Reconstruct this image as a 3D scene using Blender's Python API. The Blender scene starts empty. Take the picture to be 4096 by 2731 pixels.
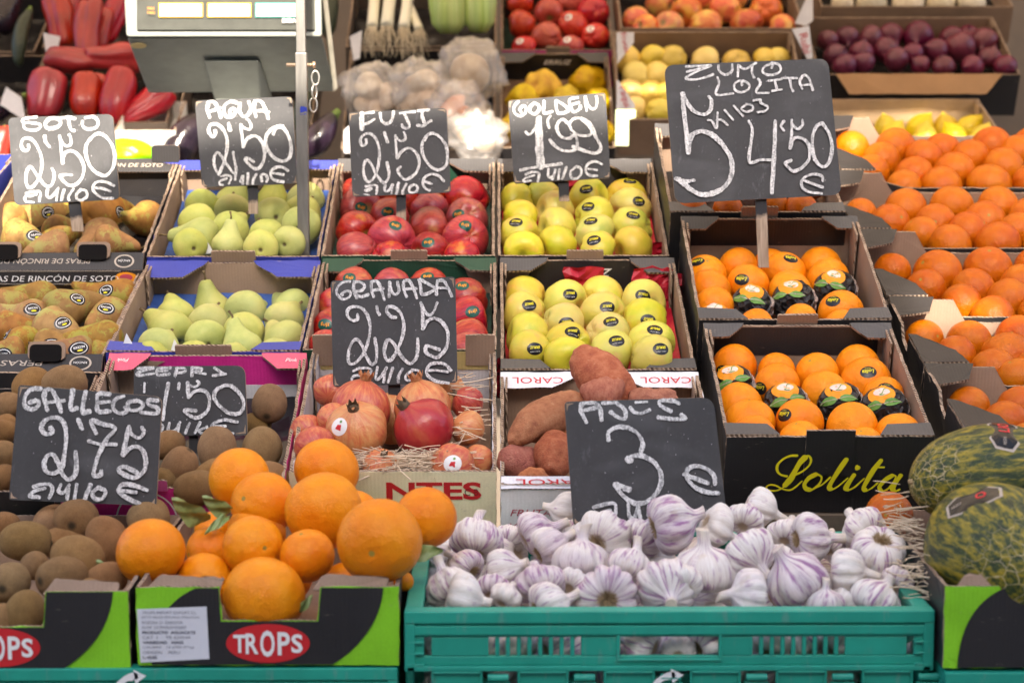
import bpy, bmesh, math, random
from math import radians, sin, cos, pi, tan, sqrt, exp
from mathutils import Vector, Matrix, noise
from mathutils.bvhtree import BVHTree

random.seed(7)
scene = bpy.context.scene
C = scene.collection

# ------------------------------------------------------------------ camera
PITCH, YAW = radians(7.5), radians(0.44)
CAM = Vector((0, 0, 1.5))
FPX = 8130.0                       # focal length in pixels of a 4096 wide frame
cd = bpy.data.cameras.new("camera")
cd.sensor_width = 36.0
cd.lens = FPX / 4096 * 36.0
cd.clip_end = 500
cd.clip_start = 0.05
cd.dof.use_dof = True
cd.dof.focus_distance = 3.0
cd.dof.aperture_fstop = 6.0
cam = bpy.data.objects.new("camera", cd)
C.objects.link(cam)
cam.location = CAM
cam.rotation_euler = (radians(90) - PITCH, 0, -YAW)
scene.camera = cam
AF = Vector((sin(YAW) * cos(PITCH), cos(YAW) * cos(PITCH), -sin(PITCH)))
AR = Vector((cos(YAW), -sin(YAW), 0))
AU = AR.cross(AF)

# ------------------------------------------------------------------ world, sun, exposure
SUN_EL, SUN_AZ = radians(32), radians(4)
world = bpy.data.worlds.new("World")
scene.world = world
world.use_nodes = True
wn = world.node_tree
bg = wn.nodes["Background"]
sky = wn.nodes.new("ShaderNodeTexSky")
sky.sky_type = 'NISHITA'
sky.sun_disc = False
sky.sun_elevation = SUN_EL
sky.sun_rotation = pi - SUN_AZ
sky.air_density = .7
sky.dust_density = 4.0
sky.ozone_density = 1.0
wn.links.new(sky.outputs[0], bg.inputs[0])
bg.inputs[1].default_value = 0.15
sd = bpy.data.lights.new("sun", 'SUN')
sd.energy = 3.8
sd.angle = radians(0.5)
sd.color = (1.0, 0.89, 0.74)
sun = bpy.data.objects.new("sun", sd)
C.objects.link(sun)
sdir = Vector((-sin(SUN_AZ) * cos(SUN_EL), cos(SUN_AZ) * cos(SUN_EL), -sin(SUN_EL)))
sun.rotation_euler = sdir.to_track_quat('-Z', 'Y').to_euler()
sun.location = (2, -6, 6)
scene.view_settings.view_transform = 'Standard'
scene.view_settings.look = 'None'
scene.view_settings.gamma = 1.0
scene.view_settings.exposure = 1.98
scene.cycles.use_denoising = True
scene.cycles.max_bounces = 8
scene.cycles.transparent_max_bounces = 12

# ------------------------------------------------------------------ picture geometry -> places in the world
def ray(u, v):                      # u, v in the 4096 x 2731 frame
    return (AR * ((u - 2048) / FPX) + AU * (-(v - 1365.5) / FPX) + AF)
def at(u, v, d):
    return CAM + ray(u, v) * d
K = 4096 / 2352.0
def atp(x, y, d):
    return at(x * K, y * K, d)
ZONES = dict(A=(0, 0, .58036), B=(1300, 0, .58036), C=(2600, 0, .63605), D=(0, 850, .58036), E=(1300, 850, .58036),
             F=(2600, 850, .63605), G=(0, 1700, .65761), H=(1400, 1800, .59524), I=(2700, 1600, .72145),
             J=(3300, 400, .44644), K=(3300, 1000, .44644), L=(0, 0, .40816), M=(1200, 0, .45918), N=(1950, 0, .45918),
             P=(0, 0, K),
             s1=(20, 440, .2551), s2=(760, 370, .2551), s3=(1360, 410, .2551), s4=(2000, 350, .2551), s5=(2600, 200, .40816),
             s6=(1290, 1080, .30612), Q=(3000, 1780, .29762), s7=(20, 1440, .42517), s8=(2220, 1560, .35714))
def zn(z, x, y):
    o = ZONES[z]
    return o[0] + x * o[2], o[1] + y * o[2]

# ------------------------------------------------------------------ node helper
class NT:
    def __init__(s, name):
        s.m = bpy.data.materials.new(name)
        s.m.use_nodes = True
        s.t = s.m.node_tree
        s.b = s.t.nodes["Principled BSDF"]
        s.out = s.t.nodes["Material Output"]
    def n(s, typ, ins=None, **props):
        nd = s.t.nodes.new("ShaderNode" + typ)
        for k, v in props.items():
            setattr(nd, k, v)
        for k, v in (ins or {}).items():
            s.set(nd, k, v)
        return nd
    def set(s, nd, k, v):
        sock = nd.inputs[k]
        if isinstance(v, bpy.types.NodeSocket):
            s.t.links.new(v, sock)
        else:
            if hasattr(sock.default_value, '__len__') and not isinstance(v, (int, float)) and len(v) == 3 and len(sock.default_value) == 4:
                v = tuple(v) + (1,)
            sock.default_value = v
    def p(s, **kw):
        nm = dict(color='Base Color', rough='Roughness', spec='Specular IOR Level', normal='Normal', sss='Subsurface Weight',
                  metal='Metallic', trans='Transmission Weight', alpha='Alpha', coat='Coat Weight', sheen='Sheen Weight', coatr='Coat Roughness')
        for k, v in kw.items():
            s.set(s.b, nm[k], v)
    def mix(s, f, a, b, mode='MIX'):
        nd = s.n('MixRGB', blend_type=mode)
        s.set(nd, 0, f); s.set(nd, 1, a); s.set(nd, 2, b)
        return nd.outputs[0]
    def math(s, op, a, b=0.0, c=0.0):
        nd = s.n('Math', operation=op)
        s.set(nd, 0, a); s.set(nd, 1, b)
        s.set(nd, 2, c)
        return nd.outputs[0]
    def ramp(s, f, stops):
        nd = s.n('ValToRGB')
        cr = nd.color_ramp
        while len(cr.elements) < len(stops):
            cr.elements.new(0.5)
        for e, (p_, c_) in zip(cr.elements, stops):
            e.position = p_
            e.color = tuple(c_) + (1,) if len(c_) == 3 else c_
        s.set(nd, 0, f)
        return nd.outputs[0]
    def step(s, f, a, b):               # 0 below a, 1 above b
        nd = s.n('MapRange', {0: f, 1: a, 2: b})
        return nd.outputs[0]
    def obj(s, vary=True):
        tc = s.n('TexCoord').outputs['Object']
        if not vary:
            return tc
        oi = s.n('ObjectInfo')
        sc = s.n('VectorMath', operation='SCALE')
        s.set(sc, 0, (37.1, 53.7, 71.3)); s.set(sc, 'Scale', oi.outputs['Random'])
        ad = s.n('VectorMath', operation='ADD')
        s.set(ad, 0, tc); s.set(ad, 1, sc.outputs[0])
        return ad.outputs[0]
    def noise(s, vec, scale, detail=3, rough=.55, out='Fac'):
        nd = s.n('TexNoise', {'Vector': vec, 'Scale': scale, 'Detail': detail, 'Roughness': rough})
        return nd.outputs[0 if out == 'Fac' else 1]
    def bump(s, h, strength, dist=0.01, normal=None):
        nd = s.n('Bump', {'Height': h, 'Strength': strength, 'Distance': dist})
        if normal is not None:
            s.set(nd, 'Normal', normal)
        return nd.outputs[0]
    def rnd(s):
        return s.n('ObjectInfo').outputs['Random']

def scalevec(t, v, x, y, z):
    nd = t.n('VectorMath', operation='MULTIPLY')
    t.set(nd, 0, v); t.set(nd, 1, (x, y, z))
    return nd.outputs[0]

MATS = {}
def simple(name, col, rough=.6, var=.12, scale=30, bump=.0, spec=.4, metal=0):
    if name in MATS:
        return MATS[name]
    t = NT(name)
    v = t.obj(True)
    f = t.noise(v, scale, 4)
    lo = [c * (1 - var) for c in col]; hi = [min(1, c * (1 + var)) for c in col]
    t.p(color=t.ramp(f, [(.3, lo), (.7, hi)]), rough=rough, spec=spec, metal=metal)
    if bump:
        t.p(normal=t.bump(t.noise(v, scale * 6, 3), bump, .002))
    MATS[name] = t.m
    return t.m

# cardboard, inside of the boxes
def cardboard(name, col, print_=False, gloss=.55):
    t = NT(name)
    v = t.obj(True)
    f = t.noise(v, 9, 4)
    g = t.noise(v, 420, 2)
    lo = [c * .86 for c in col]; hi = [min(1, c * 1.12) for c in col]
    c1 = t.ramp(f, [(.3, lo), (.7, hi)])
    c2 = t.mix(.10, c1, t.ramp(g, [(.35, [c * .6 for c in col]), (.65, [min(1, c * 1.3) for c in col])]))
    # flutes of the board showing through, and scuffs
    w = t.n('TexWave', {'Vector': t.obj(False), 'Scale': 62, 'Distortion': .6, 'Detail': 1}, bands_direction='X')
    sc = t.step(t.noise(scalevec(t, v, 1, 1, 3), 34, 5, .65), .66, .74)
    if print_:
        c2 = t.mix(t.math('MULTIPLY', sc, .35), c2, (.30, .24, .19))
    t.p(color=c2, rough=gloss if print_ else .85, spec=.35 if print_ else .15)
    b1 = t.bump(w.outputs[1], .12, .0012)
    t.p(normal=t.bump(f, .25, .004, b1))
    return t.m
CARD = cardboard('cardboard_brown', (.305, .212, .152))
CARDD = cardboard('cardboard_dark_brown', (.23, .15, .10))
def edge_mat():
    t = NT('cardboard_cut_edge')
    v = t.obj(False)
    s_ = t.n('VectorMath', operation='DOT_PRODUCT'); t.set(s_, 0, v); t.set(s_, 1, (1.0, 1.0, .35))
    w = t.math('SINE', t.math('MULTIPLY', s_.outputs['Value'], 900))
    f = t.noise(v, 60, 3)
    c1 = t.mix(t.step(w, -.2, .5), (.10, .065, .045), (.40, .30, .22))
    t.p(color=t.mix(t.step(f, .45, .6), c1, (.36, .27, .20)), rough=.9, spec=.1)
    t.p(normal=t.bump(w, .5, .002))
    return t.m
EDGE = edge_mat()
def prn(name, col, gloss=.5):
    if name not in MATS:
        MATS[name] = cardboard(name, col, True, gloss)
    return MATS[name]
BLACK = prn('printed_black_board', (.022, .020, .021), .45)
BLUE = prn('printed_blue_board', (.035, .048, .30))
GREEN = prn('printed_dark_green_board', (.012, .052, .030))
PINK = prn('printed_pink_board', (.60, .03, .25), .4)
CREAM = prn('printed_cream_board', (.80, .74, .50))
WHITE = prn('printed_white_board', (.70, .69, .72))
LIME = prn('printed_lime_board', (.22, .55, .02), .4)
CORAL = prn('printed_coral_board', (.62, .10, .17))
GREYB = prn('printed_grey_board', (.07, .068, .07))
BROWNPR = prn('printed_brown_board', (.10, .075, .06))

def ink(name, col, rough=.5):
    if name not in MATS:
        t = NT(name); t.p(color=col, rough=rough, spec=.3); MATS[name] = t.m
    return MATS[name]
INK_W = ink('white_ink', (.75, .74, .73)); INK_Y = ink('yellow_ink', (.75, .66, .015)); INK_R = ink('red_ink', (.52, .02, .025))
INK_K = ink('black_ink', (.015, .015, .016)); INK_G = ink('green_ink', (.03, .10, .06)); INK_O = ink('orange_ink', (.75, .28, .01))
INK_GY = ink('grey_ink', (.22, .22, .25)); INK_B = ink('blue_ink', (.03, .05, .35)); INK_LEAF = ink('leaf_green_ink', (.12, .27, .05))
INK_PW = ink('pale_rose_ink', (.72, .55, .48)); INK_T = ink('pale_board_ink', (.42, .36, .30)); INK_RO = ink('dark_red_ink', (.42, .06, .09))

# ------------------------------------------------------------------ object helpers
def link(o, parent=None):
    C.objects.link(o)
    if parent is not None:
        o.parent = parent
    return o
LABELS = {}
def tag(o, label, cat, group=None, kind=None):
    n_ = len(label.split())
    if n_ > 16 or n_ < 4:
        print("LABEL LENGTH", n_, label)
    if label in LABELS:
        print("DUP LABEL", label)
    LABELS[label] = 1
    o['label'] = label; o['category'] = cat
    if group: o['group'] = group
    if kind: o['kind'] = kind
    return o
def empty(name, loc=(0, 0, 0), mat=None):
    o = bpy.data.objects.new(name, None)
    o.empty_display_size = .02
    if mat is not None: o.matrix_world = mat
    else: o.location = loc
    C.objects.link(o)
    return o
def mesh(name, vs, fs, mats=(), mi=None, smooth=False):
    me = bpy.data.meshes.new(name)
    me.from_pydata([tuple(v) for v in vs], [], fs)
    for m in mats: me.materials.append(m)
    if mi is not None:
        for p_, i in zip(me.polygons, mi): p_.material_index = i
    if smooth:
        for p_ in me.polygons: p_.use_smooth = True
    me.update()
    return me
def mobj(name, me, parent=None):
    return link(bpy.data.objects.new(name, me), parent)

class MB:                            # collects quads into one mesh
    def __init__(s): s.v = []; s.f = []; s.mi = []
    def box(s, a, b, mi=0, mats6=None):
        x0, y0, z0 = a; x1, y1, z1 = b
        k = len(s.v)
        s.v += [(x0, y0, z0), (x1, y0, z0), (x1, y1, z0), (x0, y1, z0), (x0, y0, z1), (x1, y0, z1), (x1, y1, z1), (x0, y1, z1)]
        fs = [(0, 3, 2, 1), (4, 5, 6, 7), (0, 1, 5, 4), (1, 2, 6, 5), (2, 3, 7, 6), (3, 0, 4, 7)]
        for i, f in enumerate(fs):
            s.f.append(tuple(k + q for q in f)); s.mi.append(mats6[i] if mats6 else mi)
    def tube(s, pts, r, n=8, mi=0, cap=True):
        pts = [Vector(p_) for p_ in pts]
        rs = r if isinstance(r, (list, tuple)) else [r] * len(pts)
        k = len(s.v)
        up = Vector((.31, .17, .93))
        for i, p_ in enumerate(pts):
            t_ = (pts[min(i + 1, len(pts) - 1)] - pts[max(i - 1, 0)]).normalized()
            a = t_.cross(up)
            if a.length < .05: a = t_.cross(Vector((1, 0, 0)))
            a.normalize(); b = t_.cross(a)
            for j in range(n):
                q = 2 * pi * j / n
                s.v.append(tuple(p_ + (a * cos(q) + b * sin(q)) * rs[i]))
        for i in range(len(pts) - 1):
            for j in range(n):
                s.f.append((k + i * n + j, k + i * n + (j + 1) % n, k + (i + 1) * n + (j + 1) % n, k + (i + 1) * n + j)); s.mi.append(mi)
        if cap:
            s.f.append(tuple(k + j for j in range(n))[::-1]); s.mi.append(mi)
            e = k + (len(pts) - 1) * n
            s.f.append(tuple(e + j for j in range(n))); s.mi.append(mi)
    def build(s, name, mats, parent=None, smooth=False):
        return mobj(name, mesh(name, s.v, s.f, mats, s.mi, smooth), parent)

def bev(o, w=.002, seg=2):
    m = o.modifiers.new('bevel', 'BEVEL'); m.width = w; m.segments = seg; m.limit_method = 'ANGLE'
    return o

def round_poly(pts, r, seg=5):
    out = []
    n = len(pts)
    for i in range(n):
        p0, p1, p2 = Vector(pts[i - 1]), Vector(pts[i]), Vector(pts[(i + 1) % n])
        rr = r[i] if isinstance(r, (list, tuple)) else r
        if rr <= 0:
            out.append(tuple(p1)); continue
        a = p1 + (p0 - p1).normalized() * rr; b = p1 + (p2 - p1).normalized() * rr
        for k in range(seg + 1):
            t = k / seg
            out.append(tuple(a * (1 - t) ** 2 + p1 * 2 * t * (1 - t) + b * t ** 2))
    return out

def plate(name, parent, outline, o, xd, yd, t, mats, jit=0.0):
    """outline in 2D (counter-clockwise); the front face lies in the plane o, xd, yd and the thickness goes behind it"""
    o, xd, yd = Vector(o), Vector(xd), Vector(yd)
    n = xd.cross(yd).normalized()
    vs = []
    for x, y in outline:
        j = Vector((random.uniform(-jit, jit), random.uniform(-jit, jit), random.uniform(-jit, jit))) if jit else Vector()
        vs.append(o + xd * x + yd * y + j)
    m = len(vs)
    vs += [p_ - n * t for p_ in vs]
    fs = [tuple(range(m)), tuple(range(2 * m - 1, m - 1, -1))]
    mi = [0, 1]
    for i in range(m):
        j = (i + 1) % m
        fs.append((i, m + i, m + j, j)); mi.append(2)
    ms = list(mats) if isinstance(mats, (list, tuple)) else [mats]
    while len(ms) < 3: ms.append(ms[-1])
    return mobj(name, mesh(name, vs, fs, ms, mi), parent)

def dense(outline, step):            # extra points along the edges so that they can be ragged
    out = []
    for i in range(len(outline)):
        a, b = Vector(outline[i]), Vector(outline[(i + 1) % len(outline)])
        k = max(1, int((b - a).length / step))
        for q in range(k):
            out.append(tuple(a.lerp(b, q / k)))
    return out

# ------------------------------------------------------------------ lettering
_TXT = {}
def text_geo(s, shear=0.0, bold=0.0, space=1.0):
    key = (s, shear, bold, space)
    if key in _TXT: return _TXT[key]
    cu = bpy.data.curves.new('lettering', 'FONT')
    cu.body = s; cu.size = 1.0; cu.resolution_u = 3; cu.shear = shear; cu.offset = bold; cu.space_character = space
    cu.align_x = 'CENTER'; cu.align_y = 'CENTER'
    ob = bpy.data.objects.new('lettering', cu); C.objects.link(ob)
    dg = bpy.context.evaluated_depsgraph_get(); dg.update()
    me = ob.evaluated_get(dg).to_mesh()
    vs = [(v.co.x, v.co.y) for v in me.vertices]; fs = [tuple(p_.vertices) for p_ in me.polygons]
    ob.evaluated_get(dg).to_mesh_clear()
    bpy.data.objects.remove(ob); bpy.data.curves.remove(cu)
    xs = [v[0] for v in vs] or [0]; ys = [v[1] for v in vs] or [0]
    _TXT[key] = (vs, fs, max(xs) - min(xs), max(ys) - min(ys), (max(xs) + min(xs)) / 2, (max(ys) + min(ys)) / 2)
    return _TXT[key]
def text(parent, s, o, xd, yd, w=None, h=None, mat=None, shear=0.0, bold=0.0, lift=.0008, flip=False, name='lettering', space=1.0):
    vs, fs, tw, th, cx, cy = text_geo(s, shear, bold, space)
    if not vs: return
    sx = (w / tw) if w else h / th
    sy = (h / th) if h else sx
    o, xd, yd = Vector(o), Vector(xd), Vector(yd)
    n = xd.cross(yd).normalized()
    k = -1 if flip else 1
    V = [o + xd * ((x - cx) * sx * k) + yd * ((y - cy) * sy * k) + n * lift for x, y in vs]
    return mobj(name, mesh(name, V, fs, [mat]), parent)

def catmull(pts, sub=6):
    P_ = [Vector(p_) for p_ in pts]
    if len(P_) == 2: 
        return [P_[0].lerp(P_[1], i / sub) for i in range(sub + 1)]
    out = []
    for i in range(len(P_) - 1):
        p0 = P_[i - 1] if i else P_[0] * 2 - P_[1]
        p1, p2 = P_[i], P_[i + 1]
        p3 = P_[i + 2] if i + 2 < len(P_) else P_[-1] * 2 - P_[-2]
        for k in range(sub):
            t = k / sub
            out.append(.5 * ((2 * p1) + (p2 - p0) * t + (2 * p0 - 5 * p1 + 4 * p2 - p3) * t * t + (3 * p1 - p0 - 3 * p2 + p3) * t ** 3))
    out.append(P_[-1])
    return out
def ribbon(vs, fs, pts, w, z0, rough=.12, taper=.0):
    """pts: 2D points; appends a ragged chalk stroke with rounded ends"""
    L = catmull(pts)
    k0 = len(vs); n = len(L)
    rows = []
    def add(c, nr, hw, z):
        a = hw * (1 + random.uniform(-rough, rough)); b = hw * (1 + random.uniform(-rough, rough))
        vs.append((c.x + nr.x * a, c.y + nr.y * a, z)); vs.append((c.x - nr.x * b, c.y - nr.y * b, z))
    t0 = (L[1] - L[0]).normalized(); t1 = (L[-1] - L[-2]).normalized()
    items = []
    for a in (.95, .6): items.append((L[0] - t0 * (w / 2) * a * .8, t0, sqrt(1 - a * a)))
    for i, p_ in enumerate(L):
        t = (L[min(i + 1, n - 1)] - L[max(i - 1, 0)])
        if t.length < 1e-9: t = t0.copy()
        items.append((p_, t.normalized(), 1.0))
    for a in (.6, .95): items.append((L[-1] + t1 * (w / 2) * a * .8, t1, sqrt(1 - a * a)))
    m = len(items)
    for i, (p_, t, f) in enumerate(items):
        mod = 1 + .14 * sin(i * .35 + k0) 
        add(p_, Vector((-t.y, t.x)), w / 2 * f * mod, z0 + .00025 * i / m)
    for i in range(m - 1):
        a = k0 + 2 * i
        fs.append((a, a + 1, a + 3, a + 2))

ORD = ['first', 'second', 'third', 'fourth', 'fifth', 'sixth', 'seventh', 'eighth', 'ninth', 'tenth', 'eleventh', 'twelfth']
# ------------------------------------------------------------------ the setting
def struct(o):
    o['kind'] = 'structure'; return o
def paving():
    t = NT('street_paving')
    v = t.obj(False)
    b = t.n('TexBrick', {'Vector': v, 'Scale': 2.0, 'Mortar Size': .012})
    f = t.noise(v, 6, 5)
    t.p(color=t.mix(b.outputs[1], t.ramp(f, [(.3, (.16, .15, .14)), (.7, (.27, .255, .235))]), (.08, .08, .08)), rough=.85)
    t.p(normal=t.bump(f, .3, .01))
    return t.m
struct(mobj('ground', mesh('ground', [(-80, -80, 0), (80, -80, 0), (80, 80, 0), (-80, 80, 0)], [(0, 1, 2, 3)], [paving()])))
BOUNCE_WALL = simple('pale_bounce_wall', (.66, .57, .45), .9, .2, 3, .3)  # light tone set to bounce warm fill onto the stall
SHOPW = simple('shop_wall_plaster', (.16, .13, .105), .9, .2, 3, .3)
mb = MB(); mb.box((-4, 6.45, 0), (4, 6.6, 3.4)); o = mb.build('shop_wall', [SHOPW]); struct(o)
# awning over the stall: thin canvas that lets light through
def canvas():
    t = NT('awning_canvas')
    d = t.n('BsdfDiffuse', {'Color': (.60, .50, .38, 1)})
    tr = t.n('BsdfTranslucent', {'Color': (.66, .53, .38, 1)})
    mx = t.n('MixShader', {0: .5})
    t.t.links.new(d.outputs[0], mx.inputs[1]); t.t.links.new(tr.outputs[0], mx.inputs[2])
    t.t.links.new(mx.outputs[0], t.out.inputs[0])
    return t.m
AW_Y, AW_Z = 2.9, 2.71
aw = empty('awning', (0, AW_Y, AW_Z))
tag(aw, 'cream canvas awning stretched over the fruit stall', 'awning')
vs, fs = [], []
n_ = 28
for i in range(n_ + 1):
    x = -3.6 + 7.2 * i / n_
    vs += [(x, 0, .20 + .012 * sin(i * 2.1)), (x, 2.2, .62 + .03 * sin(i * .9)), (x, 3.7, .9)]
for i in range(n_):
    for k in range(2):
        a = i * 3 + k
        fs.append((a, a + 3, a + 4, a + 1))
mobj('canvas', mesh('canvas', vs, fs, [canvas()], smooth=True), aw)
vs, fs = [], []
for i in range(n_ * 2 + 1):
    x = -3.6 + 7.2 * i / (n_ * 2)
    vs += [(x, -.005 + .01 * sin(i * 1.3), .20), (x, -.012 + .015 * sin(i * 1.3), 0)]
for i in range(n_ * 2):
    fs.append((2 * i, 2 * i + 1, 2 * i + 3, 2 * i + 2))
mobj('valance', mesh('valance', vs, fs, [canvas()], smooth=True), aw)
for x in (-3.5, 3.5):
    mb = MB(); mb.tube([(x, .03, -AW_Z), (x, .03, .22)], .02); mb.build('post', [simple('grey_metal', (.25, .25, .25), .4, metal=.8)], aw)
# added unseen wall, top edge shaped to shade the lower stall
SH_Y = -2.2
SLOPE = tan(SUN_EL) / cos(SUN_AZ)
hb = empty('shade_wall', (0, SH_Y, 0))
tag(hb, 'added unseen wall behind the viewer, shaped to shade the stall', 'wall')
ro = [(-14, 4.8), (-.7, 4.79), (-.45, 4.80), (-.28, 4.90), (-.15, 5.03), (.5, 5.085), (.82, 5.09), (.95, 5.02), (1.06, 5.03), (1.22, 5.36), (1.3, 5.40), (14, 5.42)]
for i in range(len(ro) - 1):
    (xa, za), (xb, zb) = ro[i], ro[i + 1]
    hole = i == 8                    # gap added for the sun patch on the right oranges
    for z0, z1a, z1b in ([(0, 4.52, 4.52), (4.655, za, zb)] if hole else [(0, za, zb)]):
        v = [(xa, 0, z0), (xb, 0, z0), (xb, 0, z1b), (xa, 0, z1a), (xa, -.05, z0), (xb, -.05, z0), (xb, -.05, z1b), (xa, -.05, z1a)]
        mobj('shade_wall_bay', mesh('shade_wall_bay', v, [(0, 1, 2, 3), (5, 4, 7, 6), (3, 2, 6, 7), (0, 4, 5, 1), (0, 3, 7, 4), (1, 5, 6, 2)], [BOUNCE_WALL]), hb)

# ------------------------------------------------------------------ boxes
class Box:
    def __init__(s, x0, x1, yf, df, yb=None, db=None, L=None, tilt=None, h=.10):
        a, b = atp(x0, yf, df), atp(x1, yf, df)
        s.w = (b - a).length - .004
        m = (a + b) / 2
        if L is None:
            q = atp((x0 + x1) / 2, yb, db)
            v = Vector((0, q.y - m.y, q.z - m.z)); s.L = v.length - .006; s.S = v.normalized()
        else:
            s.L = L; s.S = Vector((0, cos(tilt), sin(tilt)))
        s.X = Vector((1, 0, 0)); s.N = s.X.cross(s.S)
        s.h = h
        o = m - s.N * h
        s.M = Matrix(((1, s.S.x, s.N.x, o.x), (0, s.S.y, s.N.y, o.y), (0, s.S.z, s.N.z, o.z), (0, 0, 0, 1)))
        s.Mi = s.M.inverted()
        s.c = s.Mi @ CAM
        s.pl = None
    def lray(s, u, v): return s.Mi.to_3x3() @ ray(u, v)
    def aty(s, u, v, y):             # local point where the line of sight meets depth y
        d = s.lray(u, v); t = (y - s.c.y) / d.y
        return s.c + d * t
    def fit(s, v0, y0, v1, y1, u):
        z0 = s.aty(u, v0, y0).z; z1 = s.aty(u, v1, y1).z
        s.pl = (y0, z0, (z1 - z0) / (y1 - y0))
    def on(s, u, v, lift=0.0):        # local point on the fruit plane, and its distance
        y0, z0, k = s.pl
        d = s.lray(u, v)
        # z = z0 + k (y - y0) + lift
        t = (z0 + lift + k * (s.c.y - y0) - s.c.z) / (d.z - k * d.y)
        p_ = s.c + d * t
        return s.M @ p_, t
    def px(s, x, y):                 # local x, z on the front face for a point of the 2352 wide frame
        q = s.aty(x * K, y * K, 0.0)
        return q.x, q.z

X3, Y3, Z3 = Vector((1, 0, 0)), Vector((0, 1, 0)), Vector((0, 0, 1))
T = .0045
def carton(name, label, bx, outer, inner=None, back_in=None, group='fruit cartons on the sloping stand', flap=None, flap_len=.085, flap_dep=.035, tab=None,
           front_h=None, front=True, liner=None, liner_z=None, fflap=None, tabw=.062, side_lo=0.0, flap_drop=.35, backh=None, cat='box'):
    inner = inner or CARD
    e = empty(name, mat=bx.M)
    tag(e, label, cat, group)
    bx.e = e
    w, L, h = bx.w, bx.L, bx.h
    hw = w / 2
    mb = MB(); mb.box((-hw + T, T, 0), (hw - T, L - T, .004)); mb.build('base', [inner], e)
    def rag(outl): return dense(outl, .012)
    if front:
        fh = front_h or h
        plate('front_panel', e, rag([(-hw, 0), (hw, 0), (hw, fh), (-hw, fh)]), (0, 0, 0), X3, Z3, T, (outer, inner, EDGE), .0006)
    bh = backh or h
    plate('back_panel', e, rag([(-hw, 0), (hw, 0), (hw, bh), (-hw, bh)]), (0, L, 0), -X3, Z3, T, (outer, back_in or inner, EDGE), .0006)
    side = [(T, 0), (L - T, 0), (L - T, h), (L * .75, h - side_lo), (L * .25, h - side_lo), (T, h)]
    plate('side_panel', e, rag(side), (hw, 0, 0), Y3, Z3, T, (outer, inner, EDGE), .0009)
    plate('side_panel', e, rag([(L - a, b) for a, b in side][::-1]), (-hw, L, 0), -Y3, Z3, T, (outer, inner, EDGE), .0009)
    # doubled-up corner posts inside
    for sx in (-1, 1):
        x = sx * (hw - T - .003)
        plate('corner_post', e, rag([(0, 0), (.055, 0), (.055, h - .004), (0, h - .004)]) , (x, L - T - .058 if sx > 0 else L - T - .003, .003),
              Y3 if sx > 0 else -Y3, Z3, .003, (inner, inner, EDGE), .0005)
    if flap:
        yd = Vector((0, cos(flap_drop), sin(flap_drop)))
        for sx in (-1, 1):
            ln = flap_len * random.uniform(.9, 1.1); dp = flap_dep * random.uniform(.9, 1.1)
            ol = [(0, -dp), (ln * .62, -dp * .95), (ln * .95, -dp * .25), (ln, 0), (0, 0)]
            if sx < 0:
                plate('corner_flap', e, dense(ol, .012), (-hw, L - .001, h + .004), X3, yd, .004, (flap, CARD, EDGE), .0006)
            else:
                plate('corner_flap', e, dense([(-a, b) for a, b in ol][::-1], .012), (hw, L - .001, h + .004), X3, yd, .004, (flap, CARD, EDGE), .0006)
    if fflap:
        for sx in (-1, 1):
            ol = [(0, 0), (.075, 0), (.06, .03), (0, .035)]
            if sx < 0: plate('corner_flap', e, ol, (-hw, .001, h + .003), X3, Y3, .004, (fflap, CARD, EDGE), .0008)
            else: plate('corner_flap', e, [(-a, b) for a, b in ol][::-1], (hw, .001, h + .003), X3, Y3, .004, (fflap, CARD, EDGE), .0008)
    if tab:
        ol = round_poly([(-tabw / 2, -.012), (tabw / 2, -.012), (tabw / 2, .014), (-tabw / 2, .014)], [.006, .006, .003, .003], 3)
        plate('tab', e, ol, (.002, -.007, h), X3, Vector((0, -.16, .99)), .004, (tab, CARD, EDGE), .0003)
    if liner:
        z = liner_z if liner_z is not None else h * .35
        vs, fs = [], []
        nx, ny = 16, 18
        for j in range(ny + 1):
            for i in range(nx + 1):
                x = -hw + .008 + (w - .016) * i / nx; y = .008 + (L - .016) * j / ny
                ed = min(i, nx - i) == 0 or min(j, ny - j) == 0
                vs.append((x, y, z + (.012 if ed else .006 * sin(i * 1.57) * sin(j * 1.4)) + random.uniform(-.002, .002)))
        for j in range(ny):
            for i in range(nx):
                a = j * (nx + 1) + i
                fs.append((a, a + 1, a + nx + 2, a + nx + 1))
        mobj('tray_liner', mesh('tray_liner', vs, fs, [liner], smooth=True), e)
    return e

BLUETRAY = simple('blue_pulp_tray', (.03, .075, .26), .6, .15, 60, .2)
REDT = simple('red_tissue_paper', (.42, .012, .03), .45, .25, 30, .3)
DARKT = simple('dark_plastic_tray', (.012, .011, .012), .25, .1, 30)
PURPT = simple('dark_green_pulp_tray', (.02, .05, .035), .6, .15, 60, .2)

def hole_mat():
    t = NT('painted_hole_dark'); t.p(color=(.012, .011, .011), rough=1.0, spec=0.0); return t.m
HOLE = hole_mat()  # near-black colour stands in for the shade inside a hole
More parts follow.
